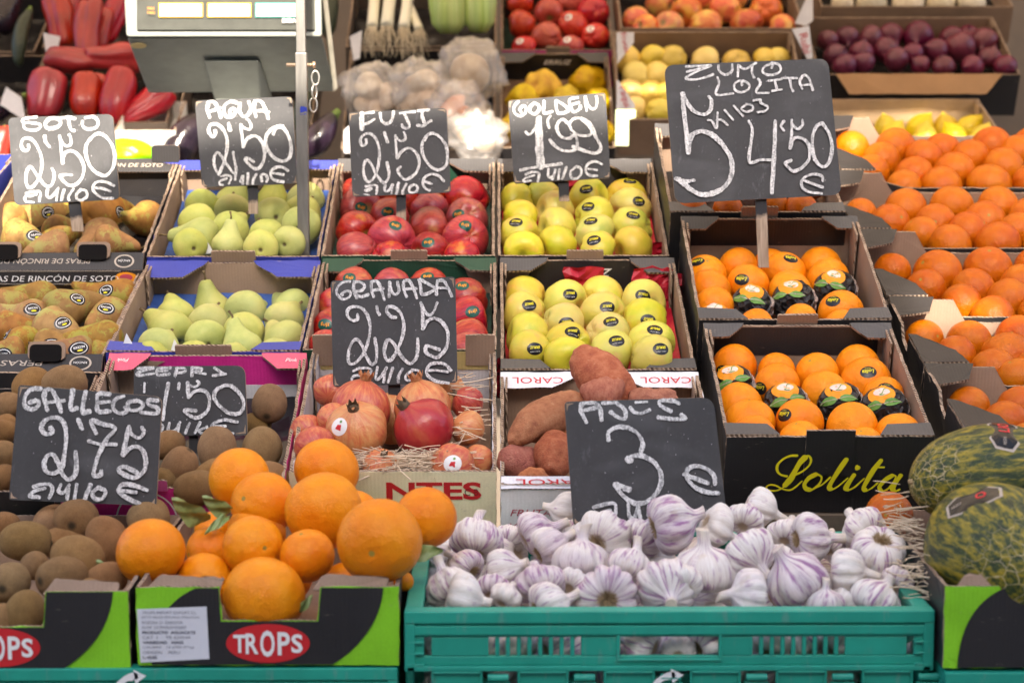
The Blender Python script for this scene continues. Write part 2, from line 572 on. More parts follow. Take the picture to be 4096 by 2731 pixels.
# --- brown pears (left column)
so2 = Box(-216, 240, 817, 3.07, 618, 3.44, h=.09)
carton('pear_box', 'black carton of brown russet pears at the left edge, lower of two', so2, BLACK, back_in=CARD, liner=DARKT, liner_z=.012)
so3 = Box(-74, 334, 584, 3.44, 369, 3.82, h=.09)
carton('pear_box', 'black carton of brown russet pears behind the SOTO sign, upper of two', so3, BLACK, back_in=BLACK, liner=DARKT, liner_z=.012)
for bx, lines in ((so3, [('PERAS DE RINC\u00d3N DE SOTO', False)]), (so2, [('PERAS DE RINC\u00d3N', False)])):
    e, hw = bx.e, bx.w / 2
    yd = Vector((0, .80, .60)); n = X3.cross(yd)
    o0 = Vector((0, -.002, bx.h + .004))
    plate('printed_ledge', e, dense([(-hw, -.034), (hw, -.034), (hw, 0), (-hw, 0)], .03), o0, X3, yd, .004, (BLACK, CARD, EDGE), .0005)
    yd2 = Vector((0, .22, .975))
    o1 = o0 + yd * -.034
    plate('printed_lip', e, dense([(-hw, -.026), (hw, -.026), (hw, 0), (-hw, 0)], .03), o1, X3, yd2, .004, (BLACK, CARD, EDGE), .0005)
    text(e, lines[0][0], o0 + yd * -.018 + X3 * -.04, X3, yd, w=.20, h=.012, mat=INK_T, flip=True, shear=.15)
    text(e, 'PERAS DE RINC\u00d3N DE SOTO', o1 + yd2 * -.013 + X3 * -.01, X3, yd2, w=.235, h=.0125, mat=INK_W, shear=.2)
    mb = MB()
    for q in (.0015, -.0245): 
        a = o1 + yd2 * (-.0015 + (-.022 if q < 0 else 0)) + X3.cross(yd2) * .0006
        mb.box((-.13, a.y - .0003, a.z - .0004), (.112, a.y + .0003, a.z + .0004))
    mb.build('printed_line', [INK_T], e)
    # handle cut with its folded brown rim, and the round seal
    for x in (-.085, .065):
        ol = round_poly([(-.028, -.012), (.028, -.012), (.028, .016), (-.028, .016)], .009, 4)
        plate('handle_cut', e, ol, Vector((x, -.010, bx.h + .010)), X3, Vector((0, .5, .866)), .006, (CARD, CARD, EDGE))
        ol = round_poly([(-.024, -.014), (.024, -.014), (.024, .012), (-.024, .012)], .008, 4)
        plate('hole_dark_plate', e, ol, Vector((x - .001, -.012, bx.h + .0105)), X3, Vector((0, .5, .866)), .002, (HOLE, HOLE, HOLE))  # flat plate, the hole's darkness is painted
    for rr, m, l in ((.0145, INK_O, .0008), (.009, INK_RO, .0012)):
        ol = [(rr * 1.25 * cos(q * pi / 10), rr * .62 * sin(q * pi / 10)) for q in range(20)]
        plate('round_seal', e, ol, o1 + yd2 * -.012 + X3 * (hw - .028) + X3.cross(yd2) * l, X3, yd2, .0003, (m,))
    for rr, m, l in ((.014, INK_T, .0008), (.0115, INK_K, .0011)):
        ol = [(rr * 1.2 * cos(q * pi / 10), rr * .9 * sin(q * pi / 10)) for q in range(20)]
        plate('round_seal', e, ol, o0 + yd * -.017 + X3 * (hw - .032) + n * l, X3, yd, .0003, (m,))
    text(e, 'RINC\u00d3N', o0 + yd * -.017 + X3 * (hw - .032) + n * .0012, X3, yd, w=.02, mat=INK_W, flip=True)
e = so3.e
plate('printed_ledge', e, dense([(-so3.w / 2, -.028), (so3.w / 2, -.028), (so3.w / 2, 0), (-so3.w / 2, 0)], .03), (0, so3.L, so3.h + .006), X3, Vector((0, .8, .6)), .004, (BLACK, CARD, EDGE), .0005)
text(e, 'RINC\u00d3N DE SOTO', Vector((.055, so3.L - .011, so3.h - .002)), X3, Vector((0, .8, .6)), w=.13, h=.010, mat=INK_T, shear=.2, lift=.0012)
plate('round_seal', e, [(.018 * cos(q * pi / 10), .008 * sin(q * pi / 10)) for q in range(20)], Vector((.17, so3.L - .010, so3.h - .001)), X3, Vector((0, .8, .6)), .0003, (INK_O,))
ol = round_poly([(-.026, -.012), (.026, -.012), (.026, .022), (-.026, .022)], .008, 4)
plate('handle_cut', e, ol, Vector((.125, so3.L - .006, so3.h + .012)), X3, Vector((0, .3, .95)), .005, (BLACK, CARD, CARD))

# --- green pears
ag2 = Box(240, 692, 808, 3.07, 600, 3.44, h=.10)
carton('pear_box', 'blue edged carton of green pears above the pink kiwi box', ag2, BLUE, flap=BLUE, flap_len=.115, flap_dep=.042, liner=BLUETRAY, liner_z=.035, fflap=BLUE, tab=CARD, tabw=.085)
ag3 = Box(334, 735, 590, 3.44, 370, 3.82, h=.10)
carton('pear_box', 'blue edged carton of green pears under the AGUA sign', ag3, BLUE, flap=BLUE, flap_len=.36, flap_dep=.025, tab=CARD, tabw=.075, liner=BLUETRAY, liner_z=.035)
# --- red apples
fu2 = Box(692, 1143, 803, 3.07, 594, 3.44, h=.10)
carton('apple_box', 'dark green carton of red apples behind the GRANADA sign', fu2, GREEN, back_in=GREEN, flap=GREEN, flap_len=.07, liner=PURPT, liner_z=.03)
fu3 = Box(735, 1139, 588, 3.44, 366, 3.82, h=.10)
carton('apple_box', 'dark green carton of red apples under the FUJI sign', fu3, GREEN, back_in=GREEN, flap=GREYB, flap_len=.1, tab=CARD, liner=PURPT, liner_z=.03)
# --- golden apples
go2 = Box(1147, 1603, 850, 3.05, 593, 3.44, h=.10)
carton('apple_box', 'black carton of yellow apples with red tissue above the sweet potatoes', go2, BLACK, back_in=BLACK, flap=GREYB, flap_len=.075, liner=REDT, liner_z=.028, fflap=GREYB)
go3 = Box(1141, 1540, 588, 3.44, 366, 3.82, h=.10)
carton('apple_box', 'black carton of yellow apples under the GOLDEN sign', go3, BLACK, back_in=BLACK, flap=GREYB, flap_len=.09, tab=CARD, liner=REDT, liner_z=.028)
for bx in (go2,):
    text(bx.e, 'ERRUZ', (.005, bx.L - T, .078), X3, Z3, w=.075, h=.015, mat=INK_W, shear=.35, bold=.02)
# brown triangles that show beside the print at the back corners
for bx in (fu2, fu3, go2, go3):
    hw = bx.w / 2
    for sx in (-1, 1):
        tri = [(0, .02), (.022, .03), (.045, .092), (0, .092)]
        if sx < 0: plate('corner_gusset', bx.e, tri, (-hw + .010, bx.L - T - .0015, 0), X3, Z3, .001, (CARD,))
        else: plate('corner_gusset', bx.e, [(-a, b) for a, b in tri][::-1], (hw - .010, bx.L - T - .0015, 0), X3, Z3, .001, (CARD,))
# --- black orange boxes
lo1 = Box(1665, 2150, 1003, 2.82, 742, 3.14, h=.122)
lo2 = Box(1602, 2052, 735, 3.14, 497, 3.45, h=.122)
lo3 = Box(1537, 1945, 488, 3.45, 285, 3.80, h=.122)
carton('orange_box', 'black carton of oranges with yellow script lettering on its front', lo1, BLACK, flap=GREYB, flap_len=.06, flap_dep=.03, liner=DARKT, liner_z=.02, fflap=GREYB)
carton('orange_box', 'black carton of oranges holding the stake of the largest sign', lo2, BLACK, flap=GREYB, flap_len=.06, flap_dep=.03, tab=CARD, liner=DARKT, liner_z=.02, fflap=GREYB)
carton('orange_box', 'black carton of oranges hidden behind the largest price sign', lo3, BLACK, flap=GREYB, flap_len=.06, tab=CARD, liner=DARKT, liner_z=.02, fflap=GREYB)
for bx in (lo1, lo2):                # the printed black band along the inside of the back wall
    hw = bx.w / 2 - .018
    ol = round_poly([(-hw, -.046), (hw, -.046), (hw, .002), (-hw, .002)], [.001, .001, .022, .022], 5)
    plate('printed_band', bx.e, ol, (0, bx.L - T - .0006, bx.h - .004), X3, Z3, .0004, (BLACK,))
plate('tab', lo1.e, dense([(-.034, -.06), (.034, -.06), (.034, .012), (-.034, .012)], .02), (.0, -.004, lo1.h), X3, Z3, .0035, (BLACK, CARD, EDGE), .0004)
# script lettering on the lowest box (strokes follow the pen)
def script(bx, z, strokes, mat, d, name='lettering'):
    vs, fs = [], []
    for i, (ln, k) in enumerate(strokes):
        pts = [bx.px(*[c / K for c in zn(z, *p_)]) for p_ in ln]
        ribbon(vs, fs, pts, k * ZONES[z][2] * d / FPX, .0012 + .0004 * i, .02)
    V = [(x, -.004 - zz, y) for x, y, zz in vs]
    mobj(name, mesh(name, V, fs, [mat]), bx.e)
script(lo1, 'Q', [([(630, 115), (540, 117), (440, 160), (365, 240), (362, 320), (410, 370), (490, 390)], 34),
                  ([(600, 370), (700, 320), (790, 240), (812, 160), (770, 112), (700, 150), (640, 220)], 28), ([(735, 130), (660, 210), (590, 330), (540, 420), (460, 510)], 78),
                  ([(500, 470), (430, 540), (340, 578), (240, 570), (212, 530), (260, 500), (340, 510), (420, 550), (520, 570), (600, 530), (690, 450)], 25),
                  ([(880, 355), (780, 410), (722, 490), (745, 548), (800, 565)], 62), ([(880, 347), (950, 390), (930, 470), (870, 530), (810, 570)], 30), ([(870, 535), (960, 490), (1070, 390)], 24),
                  ([(1285, 150), (1200, 270), (1110, 410), (1055, 515), (1070, 550)], 66), ([(1070, 565), (1170, 510), (1300, 400)], 24),
                  ([(1385, 355), (1320, 450), (1275, 530), (1295, 550)], 66), ([(1300, 565), (1400, 510), (1520, 400)], 24), ([(1428, 255), (1436, 255)], 84),
                  ([(1745, 155), (1640, 290), (1545, 450), (1510, 525), (1530, 552)], 66), ([(1710, 245), (1785, 245)], 26), ([(1540, 565), (1620, 520), (1700, 450)], 24),
                  ([(1895, 350), (1800, 410), (1722, 500), (1740, 550)], 62), ([(1900, 342), (1940, 365), (1900, 450), (1830, 530), (1750, 565)], 27), ([(2005, 345), (1940, 440), (1895, 520), (1915, 550)], 66), ([(1920, 565), (1990, 530)], 26)], INK_Y, 2.82)

# --- middle row
ki1 = Box(-391, 126, 1130, 2.70, 850, 3.05, h=.10)
carton('kiwi_box', 'dark carton of kiwis at the left edge behind the GALLEGOS sign', ki1, BLACK, back_in=BLACK, liner=DARKT, liner_z=.02, tab=CARD)
pk = Box(133, 652, 1122, 2.70, 811, 3.058, h=.10)
carton('kiwi_box', 'bright pink carton of kiwis behind the ZEPRI sign', pk, PINK, back_in=PINK, flap=CORAL, flap_len=.062, flap_dep=.034, liner=DARKT, liner_z=.02)
hw = pk.w / 2
plate('white_band', pk.e, [(-hw + .03, 0), (hw - .004, 0), (hw - .004, .052), (-hw + .03, .052)], (0, pk.L - T - .0008, 0), X3, Z3, .0004, (WHITE,))
ol = [(0, .0), (.03, .0), (.03, .03), (.035, .055), (.05, .078), (.075, .092), (0, .095)]
plate('corner_gusset', pk.e, ol, (-hw + .008, pk.L - T - .0018, .0), X3, Z3, .0008, (CARD,))
text(pk.e, 'P', (-.082, pk.L - T - .001, .062), X3, Z3, h=.034, mat=INK_W, shear=.3)
for sx in (-1, 1):
    text(pk.e, 'Pink', (sx * (hw - .022), pk.L - .016, pk.h - .001), X3, Vector((0, cos(.35), sin(.35))), w=.018, mat=INK_W, shear=.3, flip=sx < 0, lift=.001)
text(pk.e, 'k', (-.098 + .075, -.0, .058), X3, Z3, h=.022, mat=INK_W, shear=.25)
ol = [(.038 * cos(q * pi / 12), .030 * sin(q * pi / 12)) for q in range(24)]
def ring(name, parent, o, xd, yd, rx, ry, wd, mat, n=28, a0=0, a1=2 * pi, lift=.0006):
    o, xd, yd = Vector(o), Vector(xd), Vector(yd); nn = xd.cross(yd)
    vs, fs = [], []
    for i in range(n + 1):
        a = a0 + (a1 - a0) * i / n
        for k in (0, 1): vs.append(o + xd * ((rx - k * wd) * cos(a)) + yd * ((ry - k * wd) * sin(a)) + nn * lift)
    for i in range(n): fs.append((2 * i, 2 * i + 1, 2 * i + 3, 2 * i + 2))
    return mobj(name, mesh(name, vs, fs, [mat]), parent)
ring('printed_ring', pk.e, (-.035, 0, .05), X3, Z3, .042, .046, .0022, INK_W)
plate('tab', pk.e, round_poly([(-.026, 0), (.026, 0), (.026, .016), (-.026, .016)], [0, 0, .004, .004], 3), (-.03, -.003, pk.h - .002), X3, Z3, .004, (prn('printed_rose_board', (.60, .10, .33)), CARD, EDGE))
po = Box(660, 1143, 1083, 2.72, 803, 3.07, h=.115)
carton('pomegranate_box', 'cream carton of pomegranates bedded in pale wood straw', po, CREAM, inner=WHITE, back_in=WHITE, liner=CARDD, liner_z=.02)
hw = po.w / 2
plate('woven_band', po.e, dense([(-hw + .012, 0), (hw - .012, 0), (hw - .012, .03), (-hw + .012, .03)], .03), (0, po.L - T - .001, po.h - .028), X3, Z3, .0006, (prn('printed_straw_board', (.52, .42, .17)),))
for sx in (-1, 1):
    plate('corner_post', po.e, dense([(-.022, 0), (.022, 0), (.022, .05), (-.022, .05)], .015), (sx * (hw - .024), po.L - T - .003, po.h - .02), X3, Z3, .004, (CARD, CARD, EDGE), .0006)
text(po.e, 'NTES', (.055, 0, .086), X3, Z3, w=.128, h=.027, mat=INK_R, bold=.03)
text(po.e, 'C B.', (hw - .032, 0, .084), X3, Z3, w=.021, h=.010, mat=INK_K)
ca = Box(1147, 1663, 1112, 2.70, 855, 3.03, h=.115)
carton('potato_box', 'white and brown carton of sweet potatoes behind the AJOS sign', ca, WHITE, flap=WHITE, flap_len=.13, flap_dep=.03, flap_drop=.55, liner=CARDD, liner_z=.02)
hw = ca.w / 2
for x in (-.092, .098):
    text(ca.e, 'CAROL', (x, ca.L - .0135, ca.h - .0045), X3, Vector((0, cos(.55), sin(.55))), w=.075, h=.011, mat=INK_R, flip=True, lift=.0012)
plate('folded_lip', ca.e, dense([(-hw, -.018), (hw, -.018), (hw, 0), (-hw, 0)], .02), (0, .012, ca.h + .006), X3, Vector((0, .8, .6)), .003, (WHITE, CARD, EDGE), .0006)
text(ca.e, 'CAROL', (-hw + .07, .004, ca.h + .001), X3, Vector((0, .8, .6)), w=.10, h=.009, mat=INK_R, flip=True, lift=.001)
text(ca.e, 'FRUTAS VI', (-hw + .055, 0, ca.h - .042), X3, Z3, w=.085, h=.010, mat=INK_RO, shear=.25)
text(ca.e, 'VILLALB', (-hw + .042, 0, ca.h - .062), X3, Z3, w=.06, h=.008, mat=INK_RO, shear=.25)
text(ca.e, '(ZAR', (-hw + .030, 0, ca.h - .076), X3, Z3, w=.034, h=.008, mat=INK_RO, shear=.25)

# --- the front row: notched black and lime cartons
def trops(bx, label, full_label, side='both', notch=(505, 725, 1427)):
    e = empty('fruit_box', mat=bx.M); bx.e = e
    tag(e, label, 'box', 'black and lime cartons along the front')
    w, L, h = bx.w, bx.L, bx.h; hw = w / 2
    mb = MB(); mb.box((-hw + T, T, 0), (hw - T, L - T, .004)); mb.build('base', [CARD], e)
    nx0, nx1 = notch[0], notch[1]; nz = notch[2]
    ol = [(-hw, 0), (hw, 0), (hw, h), (nx1 + .004, h), (nx1, nz), (nx0, nz), (nx0 - .002, h), (-hw, h)]
    fp = plate('front_panel', e, dense(ol, .012), (0, 0, 0), X3, Z3, T, (LIME, CARD, EDGE), .0008)
    # black field with curved flanks
    def arc(p0, p1, p2, n=14): return [tuple(Vector(p0) * (1 - t) ** 2 + Vector(p1) * 2 * t * (1 - t) + Vector(p2) * t ** 2) for t in [i / n for i in range(n + 1)]]
    right = arc((.073, .001), (.126, .035), (hw - .0175, h - .001))
    left = arc((-hw + .068, h - .001), (-hw + .018, h - .022), (-hw + .016, .001))
    ol = [(-hw + .016, .001)] + right + [(nx1 + .005, h - .0008), (nx1 + .001, nz - .0008), (nx0 - .001, nz - .0008), (nx0 - .003, h - .0008)] + left[:-1]
    plate('printed_field', fp, ol, (0, -.0017, 0), X3, Z3, .0004, (BLACK,))
    plate('back_panel', e, dense([(-hw, 0), (hw, 0), (hw, h), (-hw, h)], .012), (0, L, 0), -X3, Z3, T, (LIME, CARD, EDGE), .0006)
    for sx in (-1, 1):
        ol = [(0, 0), (L - T, 0), (L - T, h), (0, h)]
        if sx > 0: plate('side_panel', e, dense(ol, .012), (hw, T, 0), Y3, Z3, T, (BLACK, CARD, EDGE), .0008)
        else: plate('side_panel', e, dense(ol, .012), (-hw, L, 0), -Y3, Z3, T, (BLACK, CARD, EDGE), .0008)
        ol = round_poly([(-.045, -.006), (.04, -.004), (.045, .010), (-.03, .014)], .005, 3)
        plate('torn_edge', e, dense(ol, .008), (sx * (hw - .055), .004, h), X3, Vector((0, .5, .86)), .003, (CARD, CARD, EDGE), .0012)
    rx, rz = .0475, .0225
    cx, cz = .0, .026
    plate('printed_oval', fp, [(cx + rx * cos(q * pi / 20), cz + rz * sin(q * pi / 20)) for q in range(40)], (0, -.0026, 0), X3, Z3, .0004, (INK_R,))
    for ch, x, hh, ww in (('T', -.0335, .021, .014), ('R', -.0195, .024, .0145), ('O', -.002, .031, .0165), ('P', .0165, .027, .014), ('S', .0315, .022, .013)):
        text(fp, ch, (cx + x + .0015, -.0028, cz), X3, Z3, w=ww, h=hh, mat=INK_W, bold=.025)
    return e
tr2 = Box(308, 920, 1347, 2.30, L=.40, tilt=0, h=.091)
trops(tr2, 'black and lime carton with red oval print under the heaped oranges', '', notch=(-.052, .056, .052))
e = tr2.e; hw = tr2.w / 2
pl_ = plate('paper_label', e, [(-hw + .004, .004), (-hw + .082, .008), (-hw + .080, .069), (-hw + .001, .066)], (0, -.0026, 0), X3, Z3, .0003, (ink('paper_white', (.62, .63, .68), .7),))
for i, (s_, wd, x, b) in enumerate([('TROPS IMPORT EXPORT S.L.', .062, .034, 0), ('29719 VELEZ-MALAGA (MALAGA)', .066, .035, 0), ('ROESAA 21 23003/MA', .046, .026, 0), ('N.OP. 23/29/002910/2007', .050, .028, 0),
                                   ('PRODUCTO  AGUACATE', .060, .033, .02), ('CAT  I     TR 624544', .054, .030, 0), ('VARIEDAD   HASS', .046, .026, .02), ('CALIBRE   12 (300-371g)', .058, .032, 0), ('ORIGEN    PERU', .042, .024, 0), ('L-4505', .016, .011, .02)]):
    text(pl_, s_, (-hw + .004 + x, -.003, .0625 - i * .0058), X3, Z3, w=wd, h=.0034, mat=INK_GY if not b else ink('dark_grey_ink', (.08, .08, .10)), bold=b)
tr1 = Box(-313, 299, 1357, 2.30, L=.40, tilt=0, h=.091)
trops(tr1, 'black and lime carton of kiwis cut by the left edge', '', notch=(-.052, .051, .050))
tr3 = Box(2166, 2778, 1345, 2.27, L=.40, tilt=0, h=.094)
trops(tr3, 'black and lime carton with melons at the right edge', '', notch=(-.052, .056, .052))

# --- green plastic crates
def plastic(name, col):
    t = NT(name)
    v = t.obj(False)
    f = t.noise(v, 14, 5); g = t.noise(scalevec(t, v, 1, 1, .25), 90, 3)
    c = t.ramp(f, [(.3, [q * .85 for q in col]), (.7, [q * 1.1 for q in col])])
    c = t.mix(t.math('MULTIPLY', t.step(g, .60, .72), .30), c, (.20, .26, .23))
    t.p(color=c, rough=t.math('ADD', .38, t.math('MULTIPLY', g, .2)), spec=.45)
    t.p(normal=t.bump(g, .08, .002))
    return t.m
TEAL = plastic('green_crate_plastic', (.014, .30, .215))
def teal_crate(label, cx_l, cx_r, yf, df, H, detail=True, L=.40):
    bx = Box(cx_l, cx_r, yf, df, L=L, tilt=0, h=H)
    e = empty('plastic_crate', mat=bx.M); bx.e = e
    tag(e, label, 'crate', 'green plastic crates of the front row')
    w, h = bx.w, H; hw = w / 2
    mb = MB(); mb.box((-hw + .008, .008, 0), (hw - .008, L - .008, .004)); mb.build('base', [TEAL], e)
    def wall(flipx, name):           # one long wall with its slots, drawn in x, z with depth into y
        mb = MB()
        b = lambda x0, x1, z0, z1, y0=0.0, y1=.007: mb.box((x0, y0, z0), (x1, y1, z1))
        b(-hw, hw, h - .014, h, -.002, .020)                    # broad top rim
        b(-hw + .004, hw - .004, h - .017, h - .014, .002, .012)
        b(-hw + .002, hw - .002, h - .028, h - .017, -.0005, .010)
        zs, zl = h - .053, h - .031                             # row of slots
        b(-hw + .002, hw - .002, zl, h - .028, .0025, .0085)
        holes = []
        for k in range(9):
            holes.append((-.205 + k * .0122, -.205 + k * .0122 + .0072)); holes.append((.095 + k * .0122, .095 + k * .0122 + .0072))
        holes += [(-.056, .056), (-hw + .022, -hw + .030), (hw - .030, hw - .022)]
        holes.sort()
        x = -hw + .002
        for a0, a1 in holes:
            b(x, a0, zs, zl, .0025, .0085); x = a1
        b(x, hw - .002, zs, zl, .0025, .0085)
        b(-hw + .002, hw - .002, h - .064, zs, .0025, .0085)
        for a0, a1 in holes:                                     # small raised frames round the openings
            if a1 - a0 > .02:
                b(a0 - .004, a0, zs - .003, zl + .003, .0, .006); b(a1, a1 + .004, zs - .003, zl + .003, .0, .006)
                b(a0 - .004, a1 + .004, zs - .006, zs - .003, .0, .006)
        # hinge line and the base frame
        b(-hw + .002, hw - .002, h - .070, h - .064, -.001, .010)
        x = -hw + .03
        k = 0
        while x < hw - .04:
            b(x, x + .058, h - .094, h - .071, .0035, .010)
            b(x, x + .0025, h - .098, h - .068, -.0005, .0035); b(x + .0555, x + .058, h - .098, h - .068, -.0005, .0035)
            b(x + .0025, x + .0555, h - .0725, h - .0700, -.0015, .0035)
            mb.tube([(x + .064, .002, h - .078), (x + .088, .002, h - .078)], .0045, 10)
            b(x + .062, x + .090, h - .092, h - .084, -.0005, .006)
            x += .098; k += 1
        b(-hw, hw, 0, h - .094, .002, .010)
        for sx in (-1, 1):
            b(sx * hw - (.012 if sx > 0 else 0), sx * hw + (.012 if sx < 0 else 0), h - .070, h - .014, -.001, .004)
            for q in range(3):
                b(sx * (hw - .012) - .010, sx * (hw - .012) + .010, h - .038 - q * .013, h - .035 - q * .013, -.0012, .0025)
        return mb
    f = wall(1, 'f').build('front_panel', [TEAL], e); bev(f, .0012, 2)
    mbk = wall(1, 'b'); mbk.v = [(-x, L - y, z) for x, y, z in mbk.v]
    bev(mbk.build('back_panel', [TEAL], e), .0012, 2)
    for sx in (-1, 1):
        mb = MB()
        x0, x1 = (hw - .010, hw) if sx > 0 else (-hw, -hw + .010)
        mb.box((x0, .021, .0), (x1, L - .021, h - .015))
        mb.box((x0 - (.010 if sx > 0 else 0), .021, h - .014), (x1 + (.010 if sx < 0 else 0), L - .021, h - .0005))
        bev(mb.build('side_panel', [TEAL], e), .002, 2)
    return bx
gc = teal_crate('green plastic crate full of garlic bulbs', 925, 2152, 1402, 2.30, .165)
# bent white arrow printed on the crate's base frame
def arrow(bx, x, z, s):
    vs, fs = [], []
    pts = [(-.010, -.018), (-.018, -.006), (-.010, .006), (.004, .011)]
    ribbon(vs, fs, [(x + a * s, z + b * s) for a, b in pts], .009 * s, .0)
    V = [(a, -.0022, b) for a, b, c in vs]
    k = len(V)
    V += [(x + a * s, -.0022, z + b * s) for a, b in ((.002, .019), (.018, .011), (.004, .000))]
    fs.append((k + 2, k + 1, k))
    mobj('arrow_mark', mesh('arrow_mark', V, fs, [INK_W]), bx.e)
arrow(gc, .0, gc.h - .084, .9)
tl = teal_crate('green plastic crate under the black and lime cartons', -310, 917, 1534, 2.31, .12)
arrow(tl, .0, tl.h - .018, .9)
tr_ = teal_crate('green plastic crate under the melon carton at right', 2166, 3390, 1542, 2.28, .12)
# the stepped stand that carries everything
WOODST = simple('stand_boards', (.09, .065, .045), .8, .3, 12, .3)
st = empty('display_stand', (0, 2.3, 0)); tag(st, 'wooden sloping display stand under the fruit cartons', 'stand')
def stand_part(bxs, name='shelf_board'):
    for bx in bxs:
        mb = MB(); mb.box((-bx.w / 2 + .006, .02, -.022), (bx.w / 2 - .006, bx.L - .02, -.003))
        mb.v = [tuple(bx.M @ Vector(q) - Vector((0, 2.3, 0))) for q in mb.v]
        mb.build(name, [WOODST], st)
stand_part([so2, so3, ag2, ag3, fu2, fu3, go2, go3, lo1, lo2, lo3, ki1, pk, po, ca])
for x0_, x1_, z1_ in ((-1.25, .31, .82), (.318, 1.35, .905)):
    mb = MB(); mb.box((x0_, .405, 0), (x1_, .42, z1_)); mb.build('dark_gap_board', [WOODST], st)  # added dark board, keeps the gap behind the garlic dark
for x in (-1.0, -.2, .5, 1.25):
    for y, z in ((.45, .62), (1.4, 1.0)):
        mb = MB(); mb.box((x, y, 0), (x + .05, y + .05, z)); mb.build('leg', [WOODST], st)
bpy.context.view_layer.update()
# ------------------------------------------------------------------ fruit shapes (unit size, axis along z)
def lathe(prof, n, fn=None, closed=True):
    """prof: list of (r, z) from the top pole to the bottom pole"""
    vs = [(0, 0, prof[0][1])]
    fs = []
    for r, z in prof[1:-1]:
        for j in range(n):
            a = 2 * pi * j / n
            vs.append((r * cos(a), r * sin(a), z))
    vs.append((0, 0, prof[-1][1]))
    m = len(prof) - 2
    for j in range(n):
        fs.append((0, 1 + j, 1 + (j + 1) % n))
    for i in range(m - 1):
        for j in range(n):
            a = 1 + i * n + j; b = 1 + i * n + (j + 1) % n
            fs.append((a, a + n, b + n, b))
    e = len(vs) - 1
    for j in range(n):
        fs.append((1 + (m - 1) * n + j, e, 1 + (m - 1) * n + (j + 1) % n))
    if fn:
        vs = [tuple(fn(Vector(v))) for v in vs]
    return vs, fs
def interp(ctrl, n):
    c = catmull([(a, b, 0) for a, b in ctrl], max(2, n // (len(ctrl) - 1)))
    return [(max(0, p_.x), p_.y) for p_ in c]
def lump(amp, freq, seed):
    off = Vector((seed * 3.1, seed * 1.7, seed * 2.3))
    return lambda v: v * (1 + amp * noise.noise(v * freq + off))

def apple_mesh(name, mat, seed, hgt=.86, flat=.0):
    prof = []
    for i in range(27):
        t = pi * i / 26
        r = sin(t) * (1 + .10 * cos(t)) 
        z = cos(t) * hgt * 1.1 - .26 * exp(-(t / .38) ** 2) + .20 * exp(-((pi - t) / .34) ** 2)
        prof.append((r, z))
    lf = lump(.06, .9, seed)
    def fn(v):
        a = math.atan2(v.y, v.x)
        k = max(0, -v.z)
        v = v * (1 + .035 * k * cos(5 * a + seed))
        v = lf(v)
        v.x += .08 * v.z * sin(seed); v.y += .06 * v.z * cos(seed * 2)
        return v
    vs, fs = lathe(prof, 36, fn)
    return mesh(name, vs, fs, [mat], smooth=True)
def orange_mesh(name, mat, seed, amp=.04):
    prof = []
    for i in range(25):
        t = pi * i / 24
        z = cos(t) * .95 - .05 * exp(-(t / .16) ** 2) + .03 * exp(-((pi - t) / .2) ** 2)
        prof.append((sin(t), z))
    vs, fs = lathe(prof, 32, lump(amp, .8, seed))
    return mesh(name, vs, fs, [mat], smooth=True)
def kiwi_mesh(name, mat, seed):
    prof = []
    for i in range(23):
        t = pi * i / 22
        c_ = cos(t)
        prof.append((abs(sin(t)) ** .9, 1.22 * (abs(c_) ** 1.05) * (1 if c_ > 0 else -1) - (.10 * exp(-(t / .2) ** 2)) + .13 * exp(-(t / .09) ** 2)))
    lf = lump(.10, .8, seed)
    vs, fs = lathe(prof, 28, lambda v: lf(Vector((v.x * 1.05, v.y * .95, v.z))))
    return mesh(name, vs, fs, [mat], smooth=True)
def pear_mesh(name, mat, seed, kind):
    if kind == 'round':
        ctrl = [(0, 1.30), (.22, 1.28), (.34, 1.10), (.46, .78), (.66, .42), (.90, .08), (1.0, -.28), (.93, -.62), (.70, -.88), (.40, -1.0), (.18, -1.0), (.06, -.94), (0, -.93)]
    else:
        ctrl = [(0, 2.10), (.16, 2.09), (.28, 1.95), (.41, 1.6), (.55, 1.1), (.72, .6), (.85, .12), (1.0, -.35), (.96, -.75), (.76, -1.08), (.45, -1.25), (.2, -1.26), (.07, -1.2), (0, -1.19)]
    prof = interp(ctrl, 30)
    prof[0] = (0, prof[0][1]); prof[-1] = (0, prof[-1][1])
    lf = lump(.10, .8, seed)
    def fn(v):
        v = lf(v)
        k = max(0, v.z)
        b = .10 if kind == 'round' else .11
        v.x += b * k * k * sin(seed * 1.9); v.y += b * k * k * cos(seed * 1.9)
        return v
    vs, fs = lathe(prof, 28, fn)
    return mesh(name, vs, fs, [mat], smooth=True)
def pear_stem(name, mat, kind, seed):
    z = 1.22 if kind == 'round' else 2.0
    b = (.10 if kind == 'round' else .11) * z * z
    x0, y0 = b * sin(seed * 1.9), b * cos(seed * 1.9)
    mb = MB(); mb.tube([(x0, y0, z), (x0 * 1.3, y0 * 1.3, z + .25), (x0 * 1.3 + .1, y0 * 1.3, z + .5)], [.06, .05, .075], 7)
    return mesh(name, mb.v, mb.f, [mat], smooth=True)
def pom_mesh(name, mat, seed):
    prof = []
    for i in range(25):
        t = pi * i / 24
        prof.append((sin(t), cos(t) * .90 + .10 * exp(-(t / .30) ** 2)))
    lf = lump(.10, .9, seed)
    def fn(v):
        a = math.atan2(v.y, v.x)
        return lf(v) * (1 + .022 * cos(6 * a) * (1 - abs(v.z)))
    vs, fs = lathe(prof, 36, fn)
    return mesh(name, vs, fs, [mat], smooth=True)
